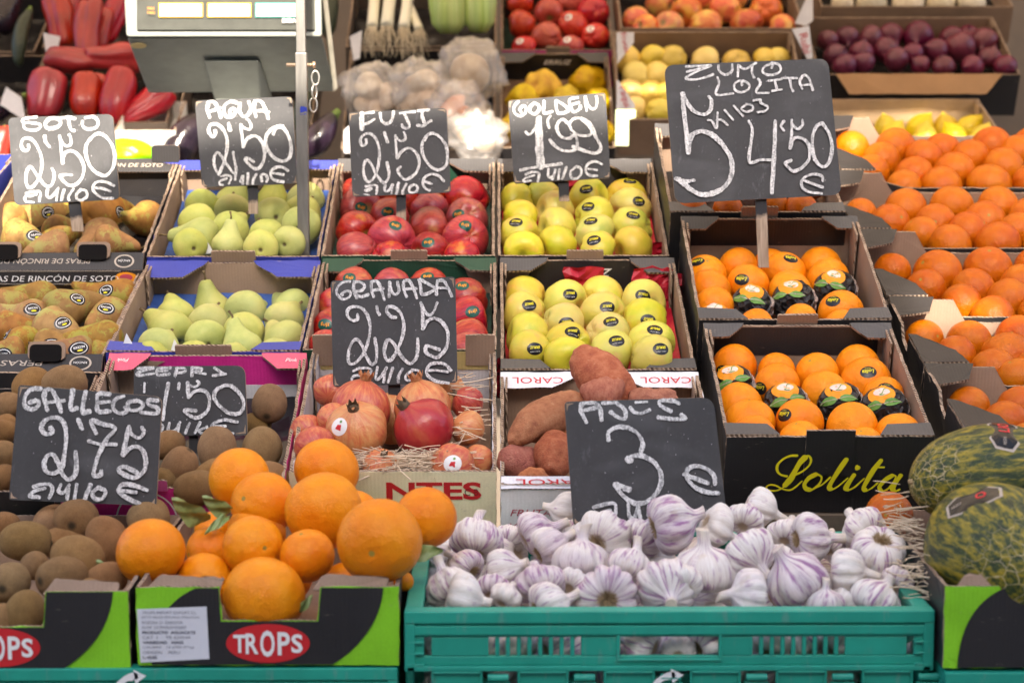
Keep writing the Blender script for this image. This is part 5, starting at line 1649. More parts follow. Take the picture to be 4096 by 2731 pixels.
poms([(205, 110, 125, 2.755, (.2, .6, -.6), 1, 'small pomegranate buried in wood straw'), (680, 110, 160, 2.755, (.3, .3, .9), None, 'pale pomegranate at the right front with round sticker'), (860, 70, 110, 2.80, (.7, .3, .4), None, 'orange pomegranate against the right front wall')], 'H')
poms([(1920, 130, 130, 2.78, (-.4, .3, .8), None, 'brown blotched pomegranate at the left front'), (1870, 40, 110, 2.86, (-.4, .3, .8), None, 'dull pomegranate against the left wall')], 'G')
# wood straw
def straw(name, label, pts, n, spread, seed, L_=(.05, .12)):
    rr = random.Random(seed); mb = MB()
    for q in range(n):
        c = rr.choice(pts)
        p_ = Vector(c) + Vector((rr.gauss(0, spread[0]), rr.gauss(0, spread[1]), rr.gauss(0, spread[2])))
        a = rr.uniform(0, 2 * pi); l = rr.uniform(*L_); b = rr.uniform(-.5, .5)
        d = Vector((cos(a), sin(a) * .6, b * .5)); k = Vector((-sin(a), cos(a) * .6, rr.uniform(-.6, .6))) * rr.uniform(-.4, .4)
        ps = [p_ + d * (l * (t - .5)) + k * (l * (t - .5) ** 2 * 2) for t in (0, .2, .4, .6, .8, 1)]
        mb.tube(ps, rr.uniform(.0005, .0009), 4, cap=False)
    o = mb.build(name, [simple('pale_wood_straw', (.62, .50, .36), .7, .2, 20)])
    tag(o, label, 'straw', kind='stuff')
straw('wood_straw', 'pale wood straw among the pomegranates', [at(*zn('H', x, y), d) for x, y, d in ((120, 50, 2.76), (260, 65, 2.755), (380, 75, 2.75), (500, 75, 2.755), (600, 45, 2.76), (330, 110, 2.745), (200, 110, 2.745))], 170, (.020, .008, .006), 3)
straw('wood_straw', 'pale wood straw along the right wall of the pomegranate box', [at(*zn('E', x, y), d) for x, y, d in ((950, 1180, 2.98), (1000, 1300, 2.9), (1010, 1420, 2.84), (930, 1500, 2.80))], 45, (.008, .010, .012), 5, (.03, .06))
straw('wood_straw', 'loose pale straw between the melons and the garlic', [at(*zn('I', x, y), d) for x, y, d in ((1230, 640, 2.52), (1300, 720, 2.47), (1330, 820, 2.42), (1350, 960, 2.38), (1250, 700, 2.5), (1380, 1040, 2.36))], 110, (.009, .010, .015), 9, (.025, .055))
# sweet potatoes
def spud(zone, x0, y0, x1, y1, rp, d0, d1, var, lab, spin=0):
    a, b = at(*zn(zone, x0, y0), d0), at(*zn(zone, x1, y1), d1)
    ax = b - a; c = (a + b) / 2
    r = rp * ZONES[zone][2] * (d0 + d1) / 2 / FPX * 1.15
    k = (ax.length / 2) / (r * (1.7 + .2 * (var + 1)))
    fruit('potato', 'sweet_potato', c, r, ax, lab, 'sweet potato', 'sweet potatoes in the white carton', var=var, spin=spin, sc=(1, 1, k))
spud('E', 1720, 1000, 2120, 1290, 150, 2.93, 2.88, 1, 'large reddish sweet potato on top of the pile', 2.6)
spud('E', 1760, 1260, 2050, 1270, 110, 2.85, 2.85, 2, 'pale sweet potato just above the AJOS sign', 1)
spud('E', 1240, 1540, 1800, 1290, 125, 2.78, 2.88, 3, 'long curved sweet potato left of the AJOS sign', 4)
spud('E', 2100, 1300, 2420, 1310, 90, 2.87, 2.87, 0, 'sweet potato behind the right half of the AJOS sign', 2)
spud('H', 1040, 60, 1260, 130, 105, 2.76, 2.80, 0, 'sweet potato in the left front corner with pale scrape', 0)
spud('H', 1330, 190, 1400, -120, 115, 2.745, 2.80, 1, 'sweet potato with its cut end facing forward', 3)
spud('H', 1130, 190, 1330, 180, 60, 2.73, 2.73, 2, 'small sweet potato along the front rim', 3)
spud('E', 1500, 1500, 1900, 1420, 130, 2.86, 2.86, 1, 'sweet potato hidden behind the AJOS sign', 3)
spud('E', 1900, 1480, 2350, 1430, 130, 2.84, 2.84, 3, 'sweet potato low behind the AJOS sign', 3)
# garlic
def garlic(zone, lst):
    for x, y, r, d, ax, roots, lab in lst:
        u, v = zn(zone, x, y)
        o = fruit('garlic', 'garlic_bulb', at(u, v, d), r * ZONES[zone][2] * d / FPX * 1.06, cv(ax), lab, 'garlic', 'garlic bulbs in the green crate')
        if roots: child('roots', ROOTS[RF.randrange(3)], o)
garlic('H', [
    (845, 595, 165, 2.56, (.05, .85, .55), 1, 'white garlic bulb at the back left, roots downward'), (1065, 600, 105, 2.64, (.2, .5, .8), 0, 'small garlic bulb behind the back left one'),
    (1265, 565, 150, 2.60, (.85, .35, .2), 0, 'purple garlic bulb with its neck to the right, back left'), (1345, 650, 142, 2.53, (.75, .45, .3), 1, 'brownish streaked garlic bulb in front of the purple one'),
    (1695, 590, 185, 2.55, (.35, .25, .88), 1, 'garlic bulb turned with its roots to the viewer, back middle'), (1550, 740, 172, 2.47, (.05, .92, .3), 1, 'white garlic bulb with upright neck in the centre left'),
    (1040, 805, 132, 2.47, (.80, .25, -.25), 0, 'striped garlic bulb with neck pointing right'), (775, 775, 118, 2.50, (-.6, .45, .5), 1, 'pale garlic bulb in the second row at left'),
    (660, 915, 150, 2.42, (-.35, .75, .5), 0, 'white garlic bulb at the left wall of the crate'), (765, 985, 150, 2.375, (.95, -.25, .0), 0, 'pink veined garlic bulb at the front left corner'),
    (1275, 890, 148, 2.42, (-.2, .65, .6), 1, 'white garlic bulb behind the front rim, left of centre'), (1345, 1045, 158, 2.365, (.9, .3, .3), 1, 'striped garlic bulb pressed low against the front rim'),
    (1735, 975, 190, 2.385, (.1, .15, .97), 1, 'purple garlic bulb facing forward with fuzzy roots'), (1885, 785, 148, 2.46, (.35, .8, .45), 1, 'purple streaked garlic bulb below the big one'),
    (2165, 490, 185, 2.50, (.95, .25, .1), 1, 'largest garlic bulb, leaning on the AJOS sign'), (2130, 930, 185, 2.385, (.1, -.35, -.9), 0, 'white garlic bulb with its cut neck toward the viewer'),
    (1955, 580, 135, 2.56, (.4, .6, .6), 0, 'purple garlic bulb beside the foot of the AJOS sign'), (1440, 400, 115, 2.66, (-.9, .15, .1), 0, 'brown garlic bulb with dry neck left of the AJOS sign'),
    (1470, 545, 90, 2.62, (.3, .6, .7), 0, 'small pink garlic bulb at the back'), (1050, 980, 100, 2.40, (.4, .6, .5), 0, 'loose clove shaped garlic bulb in a front gap'), (960, 930, 110, 2.44, (.2, .5, .8), 0, 'garlic bulb deep in the left gap'),
    (1500, 900, 110, 2.44, (.4, .3, .8), 0, 'papery garlic bulb squeezed in the middle'), (600, 720, 95, 2.56, (-.95, .25, .1), 0, 'dark necked garlic bulb by the left back corner')])
garlic('I', [
    (470, 600, 112, 2.60, (.9, -.35, .0), 0, 'purple garlic bulb on top at the back, neck right'), (230, 705, 112, 2.53, (.75, -.45, .2), 0, 'striped white garlic bulb right of the largest one'),
    (395, 660, 95, 2.58, (.4, .6, .7), 0, 'garlic bulb under the top purple one'), (755, 765, 130, 2.50, (.95, .0, .25), 1, 'garlic bulb with roots turned left, right of centre'),
    (170, 940, 165, 2.44, (-.05, .9, -.1), 0, 'purple garlic bulb with bent upright neck'), (415, 860, 140, 2.44, (.45, -.55, -.6), 0, 'white and violet garlic bulb with neck hanging forward'),
    (665, 985, 158, 2.40, (-.55, .8, -.1), 0, 'darkest purple garlic bulb with its neck up left'), (955, 955, 122, 2.41, (.97, -.02, -.1), 0, 'violet garlic bulb with thick neck pointing right'),
    (1130, 850, 145, 2.47, (-.1, -.8, .5), 1, 'garlic bulb upside down with its roots on top, right'), (1040, 710, 118, 2.55, (-.4, .5, .7), 0, 'violet patched garlic bulb at the right back'),
    (405, 1080, 125, 2.365, (-.9, .1, -.2), 0, 'pale garlic bulb at the front rim with neck left'), (1120, 1110, 125, 2.375, (.55, .75, .2), 0, 'cream garlic bulb at the right front corner'),
    (35, 1010, 110, 2.385, (-.2, .5, .8), 0, 'white garlic bulb cut in half by its neighbours at the front'), (835, 1120, 95, 2.37, (.02, .98, -.05), 0, 'garlic bulb with cut neck standing up at the front rim'),
    (930, 1120, 80, 2.39, (.5, .3, .7), 0, 'small purple garlic bulb low at the front'), (860, 800, 80, 2.56, (.3, .6, .7), 0, 'small pale garlic bulb behind the violet ones'), (620, 740, 90, 2.54, (.3, .6, .7), 0, 'garlic bulb deep behind the rooted one'), (560, 900, 110, 2.48, (.3, .4, .8), 0, 'garlic bulb deep in the right middle'), (1230, 1010, 90, 2.42, (.4, .4, .7), 0, 'garlic bulb tucked by the right wall')])
garlic('H', [(1960, 1300, 150, 2.345, (-.8, .2, .4), 0, 'garlic bulb seen through the handle opening, left'), (2215, 1350, 110, 2.34, (.2, .3, .9), 0, 'garlic bulb seen through the handle opening, middle'), (2420, 1300, 150, 2.345, (.8, .3, .4), 1, 'garlic bulb seen through the handle opening, right'),
             (900, 1310, 120, 2.345, (.3, .7, .4), 0, 'garlic bulb behind the left slots, first'), (1120, 1320, 120, 2.345, (-.3, .7, .4), 1, 'garlic bulb behind the left slots, second'), (1380, 1310, 120, 2.345, (.7, .3, .4), 0, 'garlic bulb behind the left slots, third'), (560, 1310, 100, 2.345, (.7, .3, .4), 0, 'garlic bulb behind the left end slot')])
garlic('I', [(540, 1345, 95, 2.345, (.3, .7, .4), 1, 'garlic bulb behind the right slots, first'), (720, 1350, 90, 2.345, (-.5, .5, .4), 0, 'garlic bulb behind the right slots, second'), (900, 1350, 95, 2.345, (.5, .5, .4), 0, 'garlic bulb behind the right slots, third')])
for i in range(9):
    for j in range(5):
        p_ = gc.M @ Vector((-.255 + i * .064 + RF.uniform(-.008, .008), .075 + j * .066 + RF.uniform(-.006, .006), .085 + .014 * j + RF.uniform(-.012, .012)))
        LABELS.pop('garlic bulb buried under the top layer of the heap', None)
        fruit('garlic', 'garlic_bulb', p_, .034, None, 'garlic bulb buried under the top layer of the heap', 'garlic', 'garlic bulbs in the green crate')
# melons
for zone, x, y, r, d, ax, s_, lab in (('I', 1760, 420, 290, 2.53, (-.95, -.05, -.20), 1.22, 'dark green mottled melon at the right edge, upper of two'), ('I', 1800, 850, 385, 2.36, (.30, -.22, -.93), .95, 'netted green and yellow melon in the black and lime carton')):
    PROTO['melon'] = [melon_mesh('melon', M_MEL, 4 if s_ > 1 else 9)] * VAR
    u, v = zn(zone, x, y)
    o = fruit('melon', 'melon', at(u, v, d), r * ZONES[zone][2] * d / FPX, cv(ax), lab, 'melon', 'melons at the right edge', spin=.8, sc=(1, 1, s_))
    mb = MB(); mb.tube([(0, 0, 1.30), (0, 0, 1.40)], [.06, .045], 10); child('stem', mesh('stem', mb.v, mb.f, [M_ROOT], smooth=True), o)
    W_, H_ = .030, .016
    lay = [(*poly_geo([(a * W_ * 1.12, b * H_ * 1.16) for a, b in ((-1, -.6), (-.8, -.8), (-.6, -1), (.6, -1), (.8, -.8), (1, -.6), (1, .6), (.8, .8), (.6, 1), (-.6, 1), (-.8, .8), (-1, .6))]), INK_T),
           (*poly_geo([(a * W_, b * H_) for a, b in ((-1, -.6), (-.8, -.8), (-.6, -1), (.6, -1), (.8, -.8), (1, -.6), (1, .6), (.8, .8), (.6, 1), (-.6, 1), (-.8, .8), (-1, .6))]), PLAST_K),
           (*txt_geo('MELILLO' if s_ > 1 else 'SAPO', .036, .013, .006, 0, 0, .03), INK_R), (*txt_geo('NEGRA', .013, .004, -.020, .0, 0, 0), INK_T)]
    if s_ > 1: decal(o, AU * .80 - AF * .42 + AR * .10, lay[:2] + [(*txt_geo('LIO', .026, .014, .010, 0, 0, .03), INK_R), lay[3]], rot=-.35 + pi * .5, lift0=.0008)
    else: decal(o, AU * .92 - AF * .35 - AR * .52, lay[:2] + [(*txt_geo('O', .013, .013, .010, 0, 0, .03), INK_R), lay[3]], rot=.75, lift0=.0008)
# leaves on the loose oranges
def leaf_mat():
    t = NT('citrus_leaf'); v = t.obj()
    t.p(color=t.ramp(t.noise(v, 40, 3), [(.3, (.17, .24, .07)), (.7, (.30, .38, .15))]), rough=.4, spec=.45)
    t.b.inputs['Transmission Weight'].default_value = 0
    return t.m
M_LEAF = leaf_mat()
def leaf(zone, x0, y0, x1, y1, d0, d1, wpx, lab, tilt=.4):
    a, b = at(*zn(zone, x0, y0), d0), at(*zn(zone, x1, y1), d1)
    ax = b - a; L_ = ax.length; ax.normalize()
    side = ax.cross(-AF).normalized(); nr = side.cross(ax).normalized()
    side = side * cos(tilt) + nr * sin(tilt); nr = side.cross(ax)
    w = wpx * ZONES[zone][2] * d0 / FPX
    vs, fs = [], []
    n, m = 12, 4
    for i in range(n + 1):
        t = i / n
        ww = w * (sin(pi * t ** .85) ** .8) if 0 < t < 1 else .0005
        for j in range(-m, m + 1):
            s_ = j / m
            vs.append(ax * (L_ * t) + side * (ww * s_) + nr * (abs(s_) * ww * .35 + .006 * sin(t * 5) + .003 * sin(t * 14 + j)))
    k = 2 * m + 1
    for i in range(n):
        for j in range(2 * m): fs.append((i * k + j, i * k + j + 1, (i + 1) * k + j + 1, (i + 1) * k + j))
    o = mobj('citrus_leaf', mesh('citrus_leaf', vs, fs, [M_LEAF], smooth=True)); o.location = a
    tag(o, lab, 'leaf', 'leaves among the loose oranges')
leaf('G', 1280, 560, 1050, 470, 2.50, 2.46, 78, 'broad pale green leaf left of the orange heap', .5)
leaf('G', 1400, 520, 1245, 455, 2.51, 2.47, 55, 'dark green leaf resting against the heap', .2)
leaf('G', 1395, 560, 1260, 640, 2.50, 2.46, 30, 'small narrow leaf hanging below the two broad ones', -.3)
leaf('G', 725, 910, 590, 845, 2.44, 2.42, 50, 'green leaf behind the lone orange at left', .3)
leaf('H', 430, 730, 600, 660, 2.40, 2.38, 60, 'green leaf between the largest orange and the garlic', .5)
leaf('G', 1900, 1030, 1760, 1180, 2.34, 2.33, 26, 'yellowed leaf in the carton notch', .2)
# ------------------------------------------------------------------ chalk price signs
def board_mat():
    t = NT('chalkboard_black'); v = t.obj(True)
    f = t.noise(scalevec(t, v, 1, 1, .6), 16, 5, .65)
    g = t.noise(v, 220, 3)
    c = t.ramp(f, [(.3, (.040, .040, .043)), (.62, (.054, .054, .057)), (.80, (.10, .10, .104))])
    c = t.mix(t.math('MULTIPLY', t.step(g, .60, .72), .10), c, (.20, .20, .21))
    sm = t.math('ADD', t.math('MULTIPLY', t.step(t.noise(scalevec(t, v, 1, 1, .35), 55, 4, .7), .62, .80), .34), t.math('MULTIPLY', t.step(t.noise(scalevec(t, v, .5, 1, 1.2), 11, 3, .5), .55, .85), .35))
    t.p(color=t.mix(sm, c, (.26, .265, .28)), rough=.62, spec=.35)
    t.p(normal=t.bump(g, .10, .001))
    return t.m
M_BOARD = board_mat()
def chalk_mat():
    t = NT('white_chalk'); v = t.obj(True)
    g = t.noise(v, 430, 4, .75); s_ = t.noise(scalevec(t, v, 1, 1, .25), 210, 3, .6)
    k = t.step(t.math('ADD', t.math('MULTIPLY', g, .6), t.math('MULTIPLY', s_, .4)), .42, .56)
    t.p(color=t.mix(t.math('MULTIPLY_ADD', k, .70, .30), (.05, .052, .058), (.74, .74, .735)), rough=.95, spec=.1)
    return t.m
M_CHALK = chalk_mat()
M_WORN = simple('worn_board_edge', (.30, .22, .15), .8, .4, 60)
def stake_mat():
    t = NT('half_painted_stake'); v = t.obj(False)
    z = t.n('SeparateXYZ', {0: v}).outputs[2]
    f = t.noise(v, 40, 4)
    wood = t.ramp(t.noise(scalevec(t, v, 8, 8, .6), 30, 4), [(.3, (.22, .16, .11)), (.7, (.42, .33, .25))])
    k = t.step(t.math('ADD', z, t.math('MULTIPLY', t.math('SUBTRACT', f, .5), .035)), -.030, -.022)
    t.p(color=t.mix(k, wood, (.028, .028, .031)), rough=.75, spec=.25)
    return t.m
M_STAKE = stake_mat()
def sign(zone, d, corners, strokes, label, stake, lean=8, rad=.012, w0=30):
    """corners TL, TR, BR, BL and strokes (points, width) in the zone; stake (x, y_end in zone, width)"""
    cx = sum(c[0] for c in corners) / 4; cy = sum(c[1] for c in corners) / 4
    O = at(*zn(zone, cx, cy), d)
    l = radians(lean)
    X, Y, N = Vector((1, 0, 0)), Vector((0, sin(l), cos(l))), Vector((0, -cos(l), sin(l)))
    def pl(x, y):
        r_ = ray(*zn(zone, x, y)); t = (O - CAM).dot(N) / r_.dot(N)
        q = CAM + r_ * t - O
        return Vector((q.dot(X), q.dot(Y)))
    M = Matrix(((1, 0, 0, O.x), (0, N.y * -1, Y.y, O.y), (0, N.z * -1, Y.z, O.z), (0, 0, 0, 1)))   # local: x right, y away, z up
    e = empty('price_sign', mat=M)
    tag(e, label, 'price sign', 'chalk price signs')
    pc = [pl(*c) for c in corners]
    ol = [tuple(pc[3]), tuple(pc[2]), tuple(pc[1]), tuple(pc[0])]
    rads = rad if isinstance(rad, (list, tuple)) else [rad] * 4
    ol = round_poly(ol, rads, 6)
    bo = plate('board', e, ol, (0, 0, 0), X3, Z3, .006, (M_BOARD, M_BOARD, M_WORN))
    # bare chipped corners
    for i, c in enumerate(pc):
        a, b = pc[i - 1], pc[(i + 1) % 4]
        s1, s2 = RF.uniform(.006, .016), RF.uniform(.006, .016)
        p0 = c + (a - c).normalized() * (rads[3 - i] * .55 + .001) + (b - c).normalized() * (rads[3 - i] * .55 + .001)
        if rads[3 - i] > .0095: continue
        if rads[3 - i] < .02: p0 = c + (a - c).normalized() * .0022 + (b - c).normalized() * .0022
        pts = [p0 + (a - c).normalized() * s1, p0 + ((a - c).normalized() + (b - c).normalized()) * .0028, p0 + (b - c).normalized() * s2, p0]
        plate('chipped_corner', bo, [tuple(q) for q in dense([tuple(q) for q in pts], .003)], (0, -.0004, 0), X3, Z3, .0002, (M_WORN,), .0006 * 0 + .0)
    sc = ZONES[zone][2] * d / FPX
    vs, fs = [], []
    for i, s_ in enumerate(strokes):
        ln, w = s_ if isinstance(s_[0], list) else (s_, w0)
        ribbon(vs, fs, [pl(*p_) for p_ in ln], w * sc * .86, .0006 + .00012 * i, .16)
    mobj('chalk_lettering', mesh('chalk_lettering', [(x, -z, y) for x, y, z in vs], fs, [M_CHALK]), bo)
    # chalk dust and drips
    vs, fs = [], []
    for q in range(26):
        x = RF.uniform(min(p_.x for p_ in pc) * .9, max(p_.x for p_ in pc) * .9); y = RF.uniform(min(p_.y for p_ in pc) * .88, max(p_.y for p_ in pc) * .85)
        s_ = RF.uniform(.0004, .0010); k = len(vs)
        vs += [(x, -.0004, y), (x + s_, -.0004, y), (x + s_, -.0004, y + s_ * RF.uniform(1, 3)), (x, -.0004, y + s_ * 1.5)]; fs.append((k, k + 1, k + 2, k + 3))
    o = mobj('chalk_flecks', mesh('chalk_flecks', vs, fs, [ink('chalk_fleck', (.40, .40, .41), .9)]), bo)
    if stake:
        sx, sy, sw = stake[:3]
        top = pl(sx, (corners[2][1] + corners[3][1]) / 2); bot = pl(sx + (stake[3] if len(stake) > 3 else 0), sy)
        hw = sw * sc / 2
        mb = MB()
        zt, zb = top.y, bot.y
        k = len(mb.v)
        mb.v += [(top.x - hw, .0065, zt + .06), (top.x + hw, .0065, zt + .06), (top.x + hw, .0115, zt + .06), (top.x - hw, .0115, zt + .06),
                 (bot.x - hw * .9, .0065, zb), (bot.x + hw * .9, .0065, zb), (bot.x + hw * .9, .0115, zb), (bot.x - hw * .9, .0115, zb)]
        mb.f += [(0, 1, 2, 3), (7, 6, 5, 4), (4, 5, 1, 0), (5, 6, 2, 1), (6, 7, 3, 2), (7, 4, 0, 3)]; mb.mi += [0] * 6
        mb.v = [(x, y, z - zt) for x, y, z in mb.v]
        so_ = mb.build('stake', [M_STAKE], e); so_.location = (0, 0, zt)
    return e
S = sign
S('s1', 3.50, [(45, 125), (1690, 65), (1800, 1400), (150, 1495)], [
    ([(500, 110), (300, 140), (275, 190), (420, 205), (540, 225), (560, 270), (500, 312), (400, 320), (310, 290), (290, 230)], 44), ([(780, 130), (680, 150), (632, 220), (655, 280), (750, 292), (850, 250), (872, 190), (830, 140), (750, 130)], 62),
    ([(880, 132), (1000, 118), (1100, 142)], 55), ([(1000, 130), (1010, 230), (1040, 310), (1090, 330)], 55), ([(1215, 180), (1220, 250), (1290, 302), (1400, 290), (1462, 230), (1440, 150), (1370, 108), (1260, 130)], 55),
    ([(370, 550), (370, 620), (310, 640), (260, 570), (280, 470), (370, 445), (460, 500), (540, 640), (580, 800), (570, 960), (520, 1100), (440, 1200), (370, 1215), (332, 1120), (342, 970), (400, 890), (460, 960), (560, 1100), (640, 1190), (720, 1190), (770, 1080), (770, 990), (740, 920)], 52),
    ([(625, 410), (640, 500), (700, 580)], 55), ([(860, 410), (880, 560), (910, 840)], 55), ([(905, 830), (930, 700), (1010, 645), (1110, 670), (1200, 780), (1240, 920), (1210, 1060), (1130, 1160), (1040, 1190), (940, 1140), (880, 1060), (890, 1022), (1050, 1022)], 55),
    ([(860, 430), (920, 540), (990, 570), (1040, 520), (1030, 430), (1010, 390)], 50), ([(1330, 480), (1400, 400), (1480, 375), (1580, 420), (1680, 550), (1725, 720), (1700, 900), (1620, 1010), (1530, 1030), (1400, 960), (1310, 830), (1270, 680), (1280, 550), (1340, 450)], 56),
    ([(330, 1310), (430, 1285), (540, 1280), (560, 1330), (540, 1435)], 40), ([(500, 1320), (400, 1355), (340, 1345), (315, 1390), (340, 1440), (450, 1450)], 42), ([(670, 1250), (660, 1340), (700, 1380), (770, 1330), (840, 1230)], 48), ([(830, 1250), (810, 1420)], 45),
    ([(930, 1250), (890, 1420)], 48), ([(1080, 1240), (1000, 1360), (1010, 1420)], 45), ([(1200, 1250), (1130, 1320), (1140, 1405), (1220, 1412), (1290, 1350), (1270, 1270), (1190, 1250)], 48),
    ([(1720, 1190), (1600, 1140), (1480, 1125), (1400, 1170), (1390, 1260), (1460, 1340), (1560, 1385), (1700, 1388)], 46), ([(1430, 1225), (1550, 1240), (1660, 1280)], 44)],
  'chalk price sign reading SOTO 2,50 at the left', (1000, 1900, 200, 130), rad=.011)
S('s2', 3.60, [(75, 130), (1605, 65), (1685, 1430), (190, 1490)], [
    ([(285, 160), (275, 280), (310, 395)], 62), ([(290, 155), (370, 150), (430, 225), (488, 395)], 62), ([(290, 310), (380, 280), (480, 240)], 50), ([(740, 165), (640, 145), (550, 200), (530, 300), (580, 388), (670, 380), (715, 300), (690, 255), (630, 280), (632, 340)], 60),
    ([(790, 170), (775, 270), (820, 370), (890, 370), (950, 290), (940, 200), (920, 150)], 58), ([(1015, 155), (1010, 270), (1035, 390)], 58), ([(1015, 140), (1110, 140), (1170, 240), (1230, 415)], 58), ([(1030, 292), (1130, 292), (1240, 312)], 50),
    ([(395, 600), (400, 660), (360, 700), (300, 630), (300, 550), (350, 500), (440, 510), (530, 600), (582, 740), (582, 880), (560, 1000), (520, 1140), (450, 1290)], 58), ([(450, 1290), (390, 1170), (380, 1030), (430, 940), (500, 1010), (580, 1130), (680, 1260), (720, 1250), (720, 1150), (690, 1020), (680, 935)], 46), ([(720, 1250), (710, 1370)], 50),
    ([(610, 490), (632, 600)], 60), ([(800, 510), (820, 700), (840, 860)], 58), ([(840, 860), (880, 760), (960, 692), (1060, 700), (1140, 800), (1172, 950), (1150, 1090), (1080, 1190), (1000, 1190), (910, 1110), (870, 1050), (920, 1040), (1000, 1090)], 58), ([(800, 520), (870, 570), (940, 580), (960, 530), (930, 450), (890, 420)], 46),
    ([(1310, 660), (1350, 570), (1440, 550), (1510, 620), (1570, 760), (1590, 920), (1550, 1040), (1450, 1080), (1340, 1040), (1240, 930), (1190, 790), (1210, 670), (1290, 570), (1400, 530), (1460, 540)], 60),
    ([(490, 1320), (570, 1300), (650, 1330), (612, 1435)], 38), ([(580, 1350), (480, 1390), (465, 1440), (520, 1455)], 40), ([(820, 1310), (790, 1400), (840, 1400)], 36), ([(840, 1310), (830, 1440)], 40), ([(915, 1270), (905, 1440)], 52), ([(1050, 1280), (1000, 1360), (990, 1440)], 46),
    ([(1130, 1400), (1120, 1300), (1180, 1290), (1220, 1350), (1200, 1405)], 46), ([(1540, 1230), (1450, 1175), (1350, 1180), (1270, 1250), (1290, 1350), (1380, 1395), (1470, 1405)], 52), ([(1300, 1270), (1380, 1280), (1470, 1292)], 46)],
  'chalk price sign reading AGUA 2,50 below the weighing scale', (965, 1900, 165, 20), rad=.009)
S('s3', 3.56, [(130, 160), (1670, 90), (1740, 1410), (195, 1480)], [
    ([(340, 165), (345, 425)], 76), ([(340, 185), (440, 165), (530, 155)], 46), ([(360, 350), (450, 320), (540, 265)], 46), ([(630, 170), (650, 280), (720, 340), (800, 300), (830, 210), (840, 145)], 56), ([(940, 172), (1060, 158), (1180, 150)], 44), ([(1010, 180), (1060, 290), (1090, 370), (1050, 410), (990, 390), (972, 350)], 48),
    ([(1220, 135), (1400, 118)], 48), ([(1290, 125), (1290, 220), (1320, 320)], 62), ([(1210, 360), (1310, 370), (1380, 320), (1430, 290)], 50),
    ([(410, 580), (410, 650), (350, 680), (320, 600), (360, 520), (450, 490), (540, 540), (600, 660), (622, 820), (600, 1000), (540, 1170), (450, 1250), (390, 1180), (370, 1060), (390, 940), (440, 910), (500, 990), (570, 1130), (680, 1260), (750, 1210), (770, 1100), (735, 940)], 48),
    ([(695, 470), (750, 630)], 50), ([(870, 520), (880, 700), (900, 880)], 46), ([(900, 880), (960, 780), (1060, 720), (1160, 760), (1230, 860), (1240, 990), (1190, 1110), (1090, 1190), (1010, 1210), (940, 1140), (910, 1060), (950, 1010)], 48), ([(880, 550), (950, 610), (1020, 580), (1020, 500), (1000, 470)], 42),
    ([(1330, 600), (1380, 510), (1470, 490), (1580, 560), (1660, 680), (1685, 840), (1660, 990), (1560, 1060), (1450, 1030), (1350, 920), (1290, 780), (1290, 650), (1350, 530), (1450, 490)], 50),
    ([(400, 1320), (500, 1300), (580, 1310), (580, 1370), (570, 1440)], 40), ([(490, 1340), (390, 1380), (440, 1390), (500, 1350)], 38), ([(380, 1440), (460, 1455)], 26), ([(710, 1300), (700, 1380), (760, 1390), (830, 1290)], 46), ([(820, 1340), (810, 1430)], 38), ([(920, 1260), (885, 1435)], 46), ([(1040, 1280), (990, 1380), (985, 1435)], 46),
    ([(1160, 1290), (1090, 1340), (1100, 1410), (1190, 1405), (1220, 1340), (1170, 1290), (1110, 1310)], 42), ([(1630, 1240), (1540, 1150), (1430, 1130), (1330, 1180), (1300, 1270), (1340, 1350), (1410, 1385)], 46), ([(1320, 1240), (1440, 1280)], 40)],
  'chalk price sign reading FUJI 2,50 in the red apples', (955, 1860, 165, 0), rad=.007)
